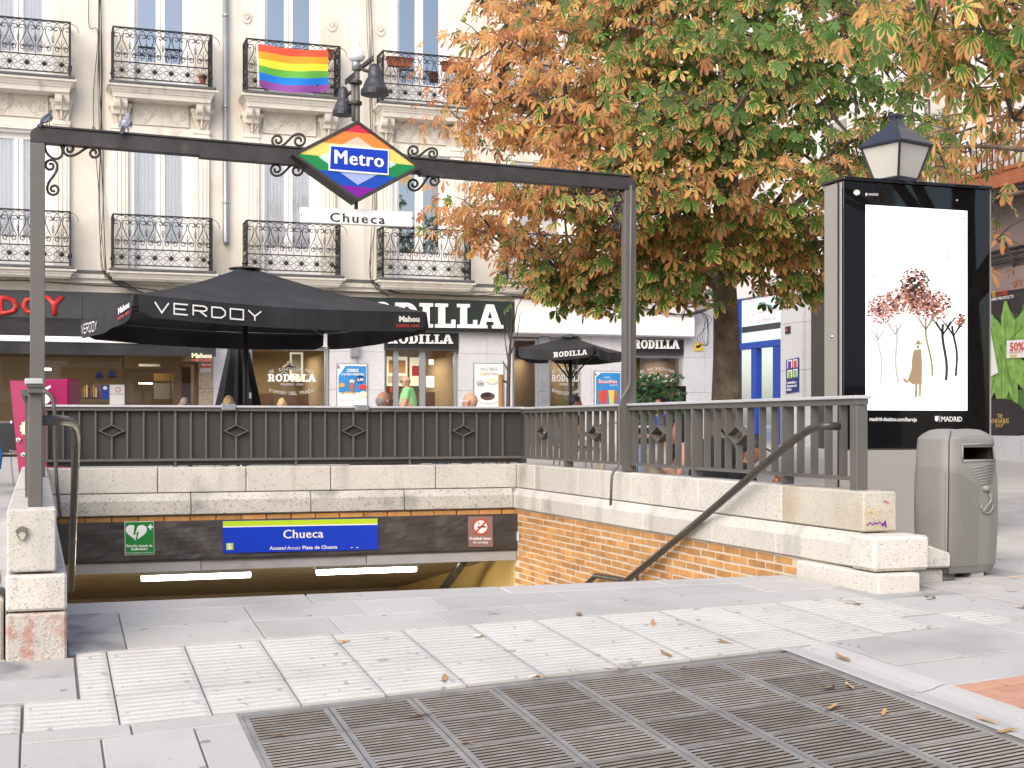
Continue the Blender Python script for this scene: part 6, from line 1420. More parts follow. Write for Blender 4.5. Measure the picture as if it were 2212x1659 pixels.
seated('blond woman seated before the lettered shop window', 609, 861, 23.5, AWAY, ('greyprint', 'denim', 'skin', 'blackprint'), 'black terrace chair before the lettered shop window', hair='hair_blond', hair_long=True)
seated('grey haired person seated outside the bar doorway', 398, 860, 21, AWAY - RIGHT * .3, ('blacktee', 'denim', 'skin', 'blackprint'), 'black terrace chair outside the bar doorway', hair='hair_grey')
seated('young man in a black striped shirt and beige trousers seen through the bars, facing right', 1245, 855, 19, RIGHT + AWAY * .15, ('blacktee', 'beige', 'skin_tan', 'whitecloth'), 'black terrace chair under the young man in the striped shirt', hair='hair_dark')
seated('person in a blue t-shirt and jeans seated near the potted ivy', 1426, 857, 18, -RIGHT * .8 - AWAY * .3, ('bluetee', 'denim', 'skin', 'whitecloth'), 'black terrace chair under the person in blue', hair='hair_dark')
base, sc_ = gp_(881, 812, 26, 1.70)
person('man in a light green polo shirt and glasses standing by the shop door, facing left', base, -RIGHT + AWAY * .15, pose('stand'), dict(RD, chest=.235, spine=.26, pelvis=.21, sh=.10, el=.06), ('polo', 'denim', 'skin', 'blackprint'), scale=sc_, glasses='blackprint', hair='hair_grey', fringe=True)
base, sc_ = gp_(1443, 902, 12.6, .945)
person('man in a beige shirt sitting on the ground behind the bars, eating with both hands', base - RIGHT * .17, RIGHT + AWAY * .05, pose('floor', wrL=(-.08, .30, .62), handL=(-.05, .29, .70), wrR=(.08, .30, .62), handR=(.05, .29, .70)), dict(RD, chest=.175, spine=.17), ('beige', 'beige', 'skin', 'whitecloth'), hair='hair_dark', scale=sc_)
base, sc_ = gp_(1632, 938, 11.1, .955)
person('man in a black cap and black shirt sitting low behind the bars, facing right', base - RIGHT * .17, RIGHT, pose('floor', elR=(.26, .2, .36), wrR=(.20, .40, .24), handR=(.18, .46, .25)), dict(RD, chest=.18, spine=.18), ('blacktee', 'blacktee', 'skin_tan', 'whitecloth'), cap=True, hair='hair_dark', scale=sc_, head_tilt=-.25)
# backpack, small table with glass, cups
bp_ = onD(1545, 1000, 11.6); g = gz(bp_.x, bp_.y)
t = thing('backpack', 'black backpack standing behind the man in the black cap', 'backpack', (bp_.x, bp_.y, g)); b = MB(); b.lathe((bp_.x, bp_.y, g), [(.17, 0), (.22, .05), (.22, .55), (.19, .72), (.11, .82), (.02, .84)], 14); b.build('bag', 'black', t, smooth=True); b = MB(); b.tube([(bp_.x - .05, bp_.y - .12, g + .83), (bp_.x, bp_.y - .12, g + .90), (bp_.x + .05, bp_.y - .12, g + .83)], .015, 6); b.build('strap', 'blacktee', t); b = MB(); b.box(bp_.x - .12, bp_.x + .12, bp_.y - .26, bp_.y - .2, g + .12, g + .42); b.build('pocket', 'black', t, bevel=.02)
for (x, y, d, lab) in ((1300, 905, 20.5, 'small bistro table right of the young man in the striped shirt'), (1380, 905, 18.6, 'small bistro table beside the person in blue'), (760, 880, 17.0, 'small bistro table hidden behind the railing left of the bald man')):
    p = onD(x, y, d); g = gz(p.x, p.y); t = thing('bistro_table', lab, 'table', (p.x, p.y, g), 'terrace tables'); b = MB(); b.lathe((p.x, p.y, g + .70), [(.32, 0), (.32, .03)], 20); b.build('tabletop', 'whitegloss', t); b = MB(); b.tube([(p.x, p.y, g), (p.x, p.y, g + .7)], .03, 8); b.lathe((p.x, p.y, g), [(.24, 0), (.22, .03)], 14); b.build('stem', 'blacksatin', t)
    c = thing('drinking_glass', lab.replace('small bistro table', 'amber drink standing on the bistro table'), 'glass', (p.x, p.y, g + .73)); b = MB(); b.lathe((p.x - .08, p.y, g + .731), [(.028, 0), (.036, .13)], 10); b.build('tumbler', 'gold', c)
# ivy planter with black frame
p = onD(1428, 870, 19.8); g = gz(p.x, p.y)
iv = thing('potted_ivy', 'leafy potted plant climbing in front of a black framed board', 'plant', (p.x, p.y, g))
b = MB(); b.lathe((p.x, p.y, g), [(.2, 0), (.28, .5), (.3, .5), (.3, .55), (.25, .55)], 14); b.build('pot', 'blacksatin', iv)
b = MB()
for k in range(520):
    a, rr_, z = random.uniform(0, 2 * pi), random.random() ** .5 * .42, random.uniform(.5, 1.42)
    c = V((p.x + rr_ * cos(a) * (1.1 if z < 1.2 else .9) + .1 * sin(z * 9), p.y + rr_ * sin(a) * .5, g + z)); u = V((random.uniform(-1, 1), random.uniform(-1, 1), random.uniform(-.4, .8))).normalized() * .05; w = u.orthogonal().normalized() * .035; b.add([c - u, c + w, c + u, c - w], [(0, 1, 2, 3)])
b.build('foliage', 'ivy', iv, recalc=False, kind='stuff')
b = MB()
for k in range(9): b.tube([(p.x + random.uniform(-.1, .1), p.y, g + .5), (p.x + random.uniform(-.3, .3), p.y, g + .95), (p.x + random.uniform(-.4, .4), p.y, g + 1.35)], .008, 4)
b.build('stem', 'twig', iv)
Pm = lambda x, y: onD(x, y, 20.6)
mb_ = thing('menu_board', 'black framed menu board standing behind the potted ivy', 'board', Pm(1430, 930)); q0, q1 = Pm(1375, 832), Pm(1482, 834); d = q1 - q0
for (u0, u1, z0, z1) in ((0, 1, -.09, 0), (0, .5, -1.2, -.09), (.9, 1, -1.2, -.09)):
    b = MB(); b.prism([q0 + d * u0 + Z1 * z0, q0 + d * u1 + Z1 * z0, q0 + d * u1 + Z1 * z1, q0 + d * u0 + Z1 * z1], (0, .04, 0)); b.build('frame_bar', 'blacksatin', mb_)
text(mb_, 'RODILLA', 'greyprint', q0 + d * .2 + Z1 * -.22 + V((0, -.004, 0)), d, Z1, w=.16, h=.05)
# magenta display column and chairs at left
mg = thing('display_column', 'leaning magenta display column behind the left wall', 'display', onD(60, 1053, 15.2))
Pm = lambda x, y, d=15.2: onD(x, y, d)
f0 = [Pm(20, 822), Pm(66, 822), Pm(66, 1053), Pm(43, 1053)]; dz_ = AWAY * .35
b = MB(); b.prism(f0, tuple(dz_)); b.build('side_panel', 'magenta', mg, bevel=.01)
b = MB(); b.prism([Pm(66.5, 821, 15.15), Pm(149, 818, 15.25), Pm(149, 1045, 15.25), Pm(66.5, 1053, 15.15)], tuple(AWAY * .4)); b.build('front_panel', 'magenta', mg, bevel=.02)
b = MB(); b.poly([Pm(*p, 15.12) for p in el(98, 858, 12, 14)]); b.build('pale_disc', 'whiteprint', mg, recalc=False)
b = MB(); b.poly([Pm(*p, 15.11) for p in ((97, 838), (108, 832), (110, 836), (102, 842))]); b.build('leaf_mark', 'whiteprint', mg, recalc=False)
b = MB(); b.poly([Pm(60 + (15 + 3.5 * (k % 2)) * cos(k * pi / 12), 925 + (15 + 4 * (k % 2)) * sin(k * pi / 12), 15.17) for k in range(24)]); b.build('star_badge', 'cream', mg, recalc=False)
for (x, y) in ((39.5, 882 - 0), (50, 1107 - 1107 + 937)):
    b = MB(); b.poly([Pm(*p, 15.17) for p in el(x - 0, y + 68 if y < 900 else y + 45, 5, 4.5)]); b.build('round_sticker', 'whiteprint', mg, recalc=False); b = MB(); b.poly([Pm(*p, 15.165) for p in el(x, (y + 68 if y < 900 else y + 45) + 1, 3.6, 2.6)]); b.build('sticker_print', 'aedgreen', mg, recalc=False)
p = onD(8, 1000, 16.2); cb = V((p.x, p.y, gz(p.x, p.y))); add_chair('black chair with chrome legs at the left picture edge', cb, RIGHT * .4 - AWAY, 'terrace chairs')
t = thing('blue_jacket', 'bright blue jacket draped over the chair at the left picture edge', 'jacket', cb + V((0, 0, .8))); b = MB(); q = onD(2, 950, 15.9); b.prism([q + V((-.12, 0, -.32)), q + V((-.0, 0, -.34)), q + V((.02, 0, -.16)), q + V((-.03, 0, .0)), q + V((-.12, 0, .0))], (0, .08, 0)); b.build('cloth', 'skyblue', t, smooth=True)
p = onD(-25, 1005, 17.4); add_chair('second black chair partly cut by the left picture edge', (p.x, p.y, gz(p.x, p.y)), -AWAY, 'terrace chairs')
# ------------------------------------------------------------------ birds on the arch beam
def bird(label, x, yfoot, h_px, face, dark, body, wing, white=True, cat='pigeon', Y=YA):
    f = V((face[0], face[1], 0)).normalized(); rt = V((f.y, -f.x, 0)); p = onY(x, yfoot, Y); top = onY(x, yfoot - h_px, Y); s = (top.z - p.z) / .30; p.z = bz(p.x) + .019
    W = lambda q: p + (rt * q[0] + f * q[1] + Z1 * q[2]) * s
    t = thing(cat, label, cat, p); b = MB()
    def loft(pts, name, m, n=12, flat=1.0):
        b = MB(); rows = []
        for (y, z, r) in pts: rows.append([W((r * cos(2 * pi * k / n) * flat, y, z + r * sin(2 * pi * k / n))) for k in range(n)])
        for i in range(len(rows) - 1):
            for k in range(n): b.add([rows[i][k], rows[i][(k + 1) % n], rows[i + 1][(k + 1) % n], rows[i + 1][k]], [(0, 1, 2, 3)])
        b.add(rows[0], [tuple(range(n))]); b.add(rows[-1], [tuple(range(n))[::-1]]); return b.build(name, m, t, smooth=True)
    bo = loft([(-.14, .05, .006), (-.10, .085, .04), (-.05, .115, .062), (.0, .14, .068), (.04, .165, .058), (.055, .195, .040), (.06, .225, .030), (.07, .255, .032), (.085, .268, .028), (.105, .268, .012)], 'body', body)
    loft([(.10, .265, .008), (.125, .258, .002)], 'beak', 'pig_dark', 6)
    loft([(-.10, .07, .03), (-.16, .02, .034), (-.20, -.02, .03)], 'tail', dark, 8, 1.0)
    for sgn in (-1, 1):
        b = MB(); w = [(.05, .19, .05), (.03, .12, .074), (-.05, .09, .072), (-.13, .05, .04), (-.16, .045, .02), (-.10, .10, .052), (-.02, .17, .062)]
        b.prism([W((sgn * x_, y_, z_)) for y_, z_, x_ in w], tuple(rt * sgn * .012 * s)); b.build('wing', wing, t)
        for yy in (-.03, -.065):
            b = MB(); b.prism([W((sgn * .0785, yy, .075)), W((sgn * .0785, yy + .018, .075)), W((sgn * .069, yy + .04, .155)), W((sgn * .069, yy + .022, .155))], tuple(rt * sgn * .008 * s)); b.build('wing_bar', 'pig_dark', t)
        b = MB(); b.tube([W((sgn * .025, .01, .08)), W((sgn * .025, .015, .0))], .008 * s, 5); b.build('leg', 'skin', t)
    if white: b = MB(); b.ball(W((0, -.065, .135)), .026 * s, 6); b.build('rump_patch', 'pig_white', t, smooth=True)
bird('grey pigeon perched at the left corner of the arch beam', 103, 273, 40, V((.55, .75, 0)), 'pig_dark', 'pig_dark', 'pig_grey', False)
bird('grey pigeon with a white rump seen from behind on the arch beam', 272, 288, 48, AWAY, 'pig_dark', 'pig_grey', 'pig_grey', True)
bird('tiny brown sparrow on the arch beam between the two pigeons', 202, 281, 13, AWAY - RIGHT * .5, 'sparrow', 'sparrow', 'sparrow', False, 'sparrow')
# ------------------------------------------------------------------ advertising panel, lantern, litter bin
YK = 9.5; P = PY(YK)
k0, k1 = P(1822, 392), P(2138, 408); gk = gz((k0.x + k1.x) / 2, YK)
xl, xr, zt_ = k0.x, k1.x, (k0.z + k1.z) / 2; zg = P(1900, 969).z; dk = .29
mu = thing('advertising_panel', 'tall lit advertising panel in black glass showing red trees and a walking man', 'advertising panel', ((xl + xr) / 2, YK, gk))
b = MB(); b.box(xl, xr, YK + .03, YK + dk, gk, zt_); b.build('case', 'kiosk', mu, bevel=.01)
b = MB(); b.box(xl, xr, YK, YK + .028, zg, zt_); b.build('glass_front', 'glass_dark', mu, bevel=.004)
b = MB(); b.box(xl, xr, YK + .002, YK + .028, gk, zg - .012); b.build('base_panel', 'kiosk', mu, bevel=.006)
b = MB(); b.box(xl - .012, xr + .01, YK - .03, YK + dk + .03, zt_ + .002, zt_ + .03); b.build('roof', 'glass_dark', mu, bevel=.008)
b = MB(); b.box(xl - .012, xl - .001, YK + .06, YK + .068, gk, zt_ - .01); b.build('side_seam', 'blackprint', mu)
b = MB(); b.box(xl - .006, xl - .001, YK + .069, YK + dk - .02, gk + .02, zt_ - .02); b.build('side_door', 'kiosk', mu); b = MB(); b.ball((xl - .008, YK + .15, P(1800, 724).z), .012, 6); b.build('lock', 'chrome', mu)
b = MB(); b.box(xr + .001, xr + .012, YK - .002, YK + .03, gk + .2, zt_); b.build('edge_trim', 'kiosk', mu)
sx0, sx1, sz1, sz0 = P(1869.5, 443).x, P(2089, 443).x, P(1980, 449).z, P(1980, 886.5).z
b = MB(); b.box(sx0, sx1, YK - .004, YK - .001, sz0, sz1); scn = b.build('screen', 'screen', mu)
def art(m, polys, o=.006, name='drawing'):
    b = MB()
    for k, pts in enumerate(polys): b.poly([P(x, y) + V((0, -o - .0006 * (k % 4), 0)) for x, y in pts])
    return b.build(name, m, mu, recalc=False, kind='stuff' if name == 'foliage_drawing' else None)
rs = random.Random(3)
cl_ = dict(sk_red=[], sk_rust=[], sk_pink=[], sk_dark=[])
def blob(cx, cy, rx, ry, n, w, s=(2.6, 6.5)):
    for _ in range(n):
        a, r = rs.uniform(0, 2 * pi), rs.random() ** .55; x, y = cx + rx * r * cos(a), cy + ry * r * sin(a); q = rs.uniform(*s) * (1.1 - .5 * r); t0 = rs.uniform(0, 6)
        x = min(max(x, 1875), 2083)
        cl_[rs.choices(('sk_red', 'sk_rust', 'sk_pink', 'sk_dark'), w)[0]].append([(x + q * cos(t0 + i * 1.26) * rs.uniform(.5, 1), y + q * .7 * sin(t0 + i * 1.26) * rs.uniform(.5, 1)) for i in range(5)])
blob(1975, 618, 33, 40, 430, (4, 3, 1, 3)); blob(1962, 650, 60, 30, 480, (3, 5, 3, 1)); blob(1905, 668, 34, 32, 300, (4, 1, 5, 1)); blob(2013, 660, 42, 34, 400, (6, 2, 2, 1)); blob(2072, 692, 14, 18, 70, (5, 3, 1, 1), (2.5, 5))
for m, pl_ in cl_.items(): art(m, pl_, .006 + .0008 * ['sk_red', 'sk_rust', 'sk_pink', 'sk_dark'].index(m), 'foliage_drawing')
def trunk(x0, y0, x1, y1, w, m):
    b = MB(); b.ribbon([P(x0 + (x1 - x0) * t + 3 * sin(t * 6 + x0), y0 + (y1 - y0) * t) + V((0, -.010, 0)) for t in [i / 8 for i in range(9)]], w)
    for s in (-1, 1):
        for L in (16, 26): b.ribbon([P(x1 + s * L * t, y1 + 22 - 22 * t * (1.2 if L > 20 else 1) - L * .4 * t) + V((0, -.0105 - .0003 * s, 0)) for t in (0, .4, .7, 1)], w * .45)
    b.build('tree_drawing', m, mu, recalc=False)
for a in ((1903, 828, 1895, 712, .018, 'sk_grey'), (1938, 826, 1932, 700, .022, 'sk_grey'), (2011, 812, 1998, 690, .020, 'sk_brown'), (2042, 822, 2036, 700, .026, 'sk_dark'), (2066, 812, 2058, 704, .022, 'sk_dark')): trunk(*a)
art('sk_brown', [[(1972, 742), (1990, 741), (1991, 744), (1971, 745)], [(1977, 742), (1978, 735), (1985, 735), (1986, 742)], [(1977, 746), (1984, 746), (1984, 753), (1978, 753)], [(1972, 756), (1988, 754), (1990, 790), (1989, 830), (1969, 830), (1958, 822), (1966, 800), (1968, 772)], [(1975, 830), (1980, 830), (1979, 858), (1974, 858)], [(1983, 830), (1988, 830), (1987, 857), (1983, 857)], [(1958, 822), (1946, 812), (1952, 826), (1962, 828)]], .012, 'man_drawing')
b = MB()
for k in range(26):
    x = 1880 + rs.random() * 200; y = 822 + rs.random() * 44; L = rs.uniform(8, 26); s = (1980 - x) / 100
    b.ribbon([P(min(max(x + L * (t - .5), 1873), 2085), y + s * 6 * (t - .5) + 2 * sin(t * 9 + k)) + V((0, -.009 - .0002 * k, 0)) for t in (0, .33, .66, 1)], .0035)
b.build('ground_drawing', 'sk_grey', mu, recalc=False)
for (x, y) in ((1886, 593), (1916, 620), (2047, 555), (2045, 540), (2080, 470)): art('sk_grey', [[(x - 5, y + 3), (x, y), (x + 3, y - 5), (x + 2, y + 1), (x + 6, y + 2), (x, y + 4)]], .008, 'bird_drawing')
for s, xa, xb, y, cap in (('MADRID', 1876, 1897, 422.5, 5), ('madrid-destino.com/baroja', 1878, 1980, 909, 8.5), ('MADRID', 2033, 2078, 910, 10.5)): tpx(mu, s, 'whiteprint', xa, y, xb, y + (xb - xa) * .01, P, cap, bold=.02, off=(0, -.003, 0))
art('whiteprint', [[(1869, 417), (1873, 417), (1873, 422), (1871, 424), (1869, 422)], [(2019, 899), (2026.5, 899), (2026.5, 908), (2023, 911), (2019, 908)], [(2029, 898), (2030, 898), (2030, 912), (2029, 912)], el(1850, 416, 7, 6), [(2065, 431), (2069, 431), (2069, 434), (2065, 434)]], .003, 'emblem')
# lantern behind the panel
YLn = 10.55; P = PY(YLn); c = P(1935, 390)
ln = thing('street_lantern', 'four sided street lantern with opal panes above the advertising panel', 'street lamp', (c.x, YLn, gz(c.x, YLn)))
px = (P(1936, 390).x - P(1935, 390).x) * .93; ph = radians(-118); zz = lambda y: P(1935, y).z
b = MB(); b.tube([(c.x, YLn, gz(c.x, YLn)), (c.x, YLn, gz(c.x, YLn) + 1.0), (c.x, YLn, zz(395))], [.07, .05, .045], 12); b.build('post', 'lamp_metal', ln, smooth=True)
r0, r1 = 41 * px, 66 * px
b = MB(); b.lathe((c.x, YLn, 0), [(r0, zz(388)), (r1, zz(318))], 4, ph=ph); b.build('pane', 'lamp_glass', ln)
for k in range(4):
    a = ph + k * pi / 2; b = MB(); b.tube([(c.x + r0 * 1.02 * cos(a), YLn + r0 * 1.02 * sin(a), zz(390)), (c.x + r1 * 1.02 * cos(a), YLn + r1 * 1.02 * sin(a), zz(317))], .012, 6); b.build('corner_bar', 'lamp_metal', ln)
    a2 = a + pi / 2
    for r, y in ((r0 * 1.01, 389), (r1 * 1.01, 318)): b = MB(); b.tube([(c.x + r * cos(a), YLn + r * sin(a), zz(y)), (c.x + r * cos(a2), YLn + r * sin(a2), zz(y))], .011, 6); b.build('edge_bar', 'lamp_metal', ln)
b = MB(); b.lathe((c.x, YLn, 0), [(74 * px, zz(320)), (76 * px, zz(316)), (60 * px, zz(303)), (42 * px, zz(288)), (26 * px, zz(278)), (17 * px, zz(268)), (14 * px, zz(262)), (12 * px, zz(258)), (12 * px, zz(254)), (18 * px, zz(253)), (17 * px, zz(249)), (8 * px, zz(246)), (.001, zz(245))], 4, ph=ph); b.build('hood', 'lamp_metal', ln, bevel=.012, seg=2)
b = MB(); b.lathe((c.x, YLn, 0), [(.05, zz(402)), (r0 * .6, zz(394)), (r0 * .9, zz(390))], 12); b.build('cradle', 'lamp_metal', ln)
# litter bin
YBn = 7.64; P = PY(YBn); bc = P(2064, 1100); gb = gz(bc.x, YBn) - .0; zT = P(2050, 926).z
bn = thing('litter_bin', 'grey ribbed plastic litter bin with a wide slot beside the stone pillar', 'litter bin', (bc.x, YBn, gb))
Hb = zT - gb; wv = lambda t: .90 * (.222 + .045 * sin(pi * min(1, (t * .62 + .26)))) ; dv = lambda t: .165 + .02 * sin(pi * t)
NS = 56; rows = []; ts = [0.0, .02, .06] + [.06 + .028 * k for k in range(1, 33)] + [.965, .98, .992, 1.0]
def sect(t):
    w, d = wv(t), dv(t)
    if t > .94: q = (t - .94) / .06; w *= 1 - .22 * q ** 2.2; d *= 1 - .45 * q ** 2
    if t < .05: w *= .93 + .07 * t / .05; d *= .9 + .1 * t / .05
    out = []
    for k in range(NS):
        a = 2 * pi * k / NS; ca, sa = cos(a), sin(a); e = .42
        out.append((w * copysign(abs(ca) ** e, ca), d * copysign(abs(sa) ** e, sa)))
    return out
rot = radians(8); cr_, sr_ = cos(rot), sin(rot)
def bw3(x, y, t): z = gb + .03 + (Hb - .03) * t + (.03 * cos(min(1, abs(x) / .27) * pi / 2) - .03 if t > .95 else 0); return V((bc.x + x * cr_ - y * sr_, YBn + x * sr_ + y * cr_, z))
b = MB()
S = [sect(t) for t in ts]
for i in range(len(ts) - 1):
    tm = (ts[i] + ts[i + 1]) / 2
    for k in range(NS):
        x, y = S[i][k]; xm = (S[i][k][0] + S[i][(k + 1) % NS][0]) / 2; ym = (S[i][k][1] + S[i][(k + 1) % NS][1]) / 2
        if ym < -.1 and -.11 < xm < .155 and .785 < tm < .885: continue
        b.add([bw3(*S[i][k], ts[i]), bw3(*S[i][(k + 1) % NS], ts[i]), bw3(*S[i + 1][(k + 1) % NS], ts[i + 1]), bw3(*S[i + 1][k], ts[i + 1])], [(0, 1, 2, 3)], 1 if tm > .735 else 0)
b.add([bw3(*q, 1.0) for q in S[-1]], [tuple(range(NS))], 1)
b.build('shell', ['binplastic', 'hood'], bn, smooth=True)
b = MB(); x0, x1 = -.12, .165
cs_ = [(x0, -.15, .775), (x1, -.15, .775), (x1, .06, .775), (x0, .06, .775), (x0, -.15, .90), (x1, -.15, .90), (x1, .06, .90), (x0, .06, .90)]
b.add([bw3(*q) for q in cs_], [(0, 1, 2, 3), (4, 5, 6, 7), (2, 3, 7, 6), (0, 3, 7, 4), (1, 2, 6, 5)]); b.build('slot_liner', 'pit', bn, recalc=False)
b = MB(); fr = [(-.117, .776), (.160, .778), (.160, .893), (-.117, .891)]
for k in range(4):
    (xa, ta), (xb, tb) = fr[k], fr[(k + 1) % 4]; b.tube([bw3(xa, -dv(.8) - .002, ta), bw3(xb, -dv(.8) - .002, tb)], .0065, 8)
b.build('slot_rim', 'hood', bn, smooth=True)
b = MB()
for k in range(46):                                              # vertical ribs on the two front bays
    x = -.245 + .0105 * k
    if .02 < x < .13: continue
    t1 = .70 - (max(0, x + .16) * .55 if x < .05 else max(0, .26 - x) * .5); pts = []
    for i in range(9):
        t = .05 + (t1 - .05) * i / 8; w, d = wv(t), dv(t); xx = x * w / .26
        q = min(.999, abs(xx) / w); yy = -d * (1 - q ** (2 / .42)) ** (.42 / 2) ; pts.append(bw3(xx, yy - .001, t))
    b.tube(pts, .0034, 4)
b.build('ribs', 'binplastic', bn, kind='stuff')
b = MB()
for k in range(7): t = .735 - .018 * k; b.tube([bw3(-.05 + .012 * k, -dv(t) - .002, t - .012), bw3(.165 - .006 * k, -dv(t) - .002, t + .02 - .004 * k)], .0042, 5)
b.tube([bw3(.075 + .05 * sin(a * .62), -dv(.5) - .006, .60 - .03 * a) for a in [i * .5 for i in range(13)]], .007, 6)
b.tube([bw3(.085 + .052 * cos(a), -dv(.5) - .006, .47 + .06 * sin(a)) for a in [pi + i * pi / 10 for i in range(11)]], .006, 6); b.tube([bw3(.05, -dv(.5) - .006, .44), bw3(.13, -dv(.5) - .006, .50), bw3(.10, -dv(.5) - .006, .55)], .006, 6); b.ball(bw3(.075, -dv(.58) - .002, .585), .028, 8, sz=.8)
b.build('embossed_crest', 'hood', bn, smooth=True)
b = MB()
for t, k in ((.0, 0),):
    pts = [bw3(-wv(q) * (.90 if q < .94 else .90 - (q - .94) * 1.2), -dv(q) * (1 - .90 ** (2 / .42)) ** .21 - .004, q) for q in [i / 24 for i in range(25)]]; b.tube(pts, .004, 5)
b.build('seam', 'blackprint', bn)
b = MB(); b.box(bc.x + .02, bc.x + .12, YBn - .13, YBn - .05, gb - .02, gb + .035); b.box(bc.x - .18, bc.x - .08, YBn - .1, YBn + .1, gb - .02, gb + .035); b.box(bc.x + .1, bc.x + .2, YBn - .05, YBn + .1, gb - .02, gb + .035); b.build('foot', 'concrete', bn)
# ------------------------------------------------------------------ chestnut trees
def leaf_material():
    m = bpy.data.materials.new('chestnut_leaf'); m.use_nodes = True; n, l = m.node_tree.nodes, m.node_tree.links
    def at(nm): a = n.new('ShaderNodeAttribute'); a.attribute_name = nm; return a.outputs['Fac']
    def mth(op, a, c):
        q = n.new('ShaderNodeMath'); q.operation = op
        for i, w in enumerate((a, c)):
            if isinstance(w, (int, float)): q.inputs[i].default_value = w
            else: l.new(w, q.inputs[i])
        return q.outputs[0]
    e, br, rn = at('edge'), at('brown'), at('rnd')
    g = n.new('ShaderNodeNewGeometry'); t = n.new('ShaderNodeTexNoise'); t.inputs['Scale'].default_value = 26; l.new(g.outputs['Position'], t.inputs[0])
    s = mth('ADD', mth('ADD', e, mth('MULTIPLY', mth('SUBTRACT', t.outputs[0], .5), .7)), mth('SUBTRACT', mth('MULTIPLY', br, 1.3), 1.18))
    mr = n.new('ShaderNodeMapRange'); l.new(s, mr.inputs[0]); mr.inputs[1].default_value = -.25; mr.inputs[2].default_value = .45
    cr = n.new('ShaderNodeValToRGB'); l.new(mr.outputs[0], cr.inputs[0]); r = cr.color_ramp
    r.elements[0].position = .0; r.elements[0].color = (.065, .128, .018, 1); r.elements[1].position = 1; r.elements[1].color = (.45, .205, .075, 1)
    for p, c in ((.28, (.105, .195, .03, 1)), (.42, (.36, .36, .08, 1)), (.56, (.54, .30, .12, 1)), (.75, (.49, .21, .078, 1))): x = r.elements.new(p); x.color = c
    h = n.new('ShaderNodeHueSaturation'); l.new(cr.outputs[0], h.inputs['Color']); l.new(mth('ADD', mth('MULTIPLY', rn, .75), .80), h.inputs['Value']); l.new(mth('ADD', mth('MULTIPLY', rn, .03), .487), h.inputs['Hue'])
    b = n['Principled BSDF']; l.new(h.outputs[0], b.inputs['Base Color']); b.inputs['Roughness'].default_value = .5; b.inputs['Specular IOR Level'].default_value = .35
    tr = n.new('ShaderNodeBsdfTranslucent'); l.new(h.outputs[0], tr.inputs[0]); mx = n.new('ShaderNodeMixShader'); mx.inputs[0].default_value = .38
    l.new(b.outputs[0], mx.inputs[1]); l.new(tr.outputs[0], mx.inputs[2]); l.new(mx.outputs[0], n['Material Output'].inputs[0]); return m
M['leaf'] = leaf_material()
R6 = random.Random(11)
class Leaves:
    def __init__(s): s.v, s.f, s.e, s.b, s.r = [], [], [], [], []
    def leaf(s, o, nrm, fwd, L, brown, rnd, droop):
        nrm = nrm.normalized(); fwd = (fwd - nrm * fwd.dot(nrm)).normalized(); sd_ = nrm.cross(fwd); nl = R6.choice((5, 5, 6, 7)); curl = max(0, brown - .45)
        for k in range(nl):
            t = (k - (nl - 1) / 2) / ((nl - 1) / 2); a = t * radians(118) + R6.uniform(-.1, .1); d = fwd * cos(a) + sd_ * sin(a); q = nrm.cross(d); l = L * (1 - .38 * abs(t)) * R6.uniform(.88, 1.08); w = l * R6.uniform(.19, .235) * (1 - .35 * curl)
            dr = droop * R6.uniform(.6, 1.3); tw = R6.uniform(-1.5, 1.5) * (curl + .12); fold = R6.uniform(.0, .25) + curl * R6.uniform(.2, 1.6)
            def P3(u, sgn):
                wu = {0: 0, .34: .52, .70: 1.0, .90: .66, 1: 0}[u] * w * sgn; c = o + d * l * u * (1 - .18 * dr * u) - Z1 * (dr * l * u * u * .6) + nrm * (.05 * l * sin(pi * u))
                return c + (q * cos(tw * u) + nrm * sin(tw * u)) * wu + nrm * (fold * abs(wu) * .8)
            i = len(s.v); s.v += [o.copy()] + [P3(u, g) for u in (.34, .70, .90) for g in (-1, 0, 1)] + [P3(1, 0)]
            s.f += [(i, i + 2, i + 1), (i, i + 3, i + 2)] + [(i + j, i + j + 1, i + j + 4, i + j + 3) for j in (1, 2, 4, 5)] + [(i + 7, i + 8, i + 10), (i + 8, i + 9, i + 10)]
            s.e += [0, .60, .0, .60, 1, .12, 1, 1.05, .62, 1.05, 1.15]; s.b += [brown] * 11; s.r += [rnd] * 11
    def mesh(s, name):
        me = bpy.data.meshes.new(name); me.from_pydata([tuple(p) for p in s.v], [], s.f)
        for nm, d in (('edge', s.e), ('brown', s.b), ('rnd', s.r)):
            a = me.attributes.new(nm, 'FLOAT', 'POINT'); a.data.foreach_set('value', d)
        me.materials.append(M['leaf']); me.polygons.foreach_set('use_smooth', [True] * len(me.polygons)); me.update(); return me
def inside(x, y, poly):
    c = False; n = len(poly)
    for i in range(n):
        (x1, y1), (x2, y2) = poly[i], poly[i - 1]
        if (y1 > y) != (y2 > y) and x < (x2 - x1) * (y - y1) / (y2 - y1) + x1: c = not c
    return c
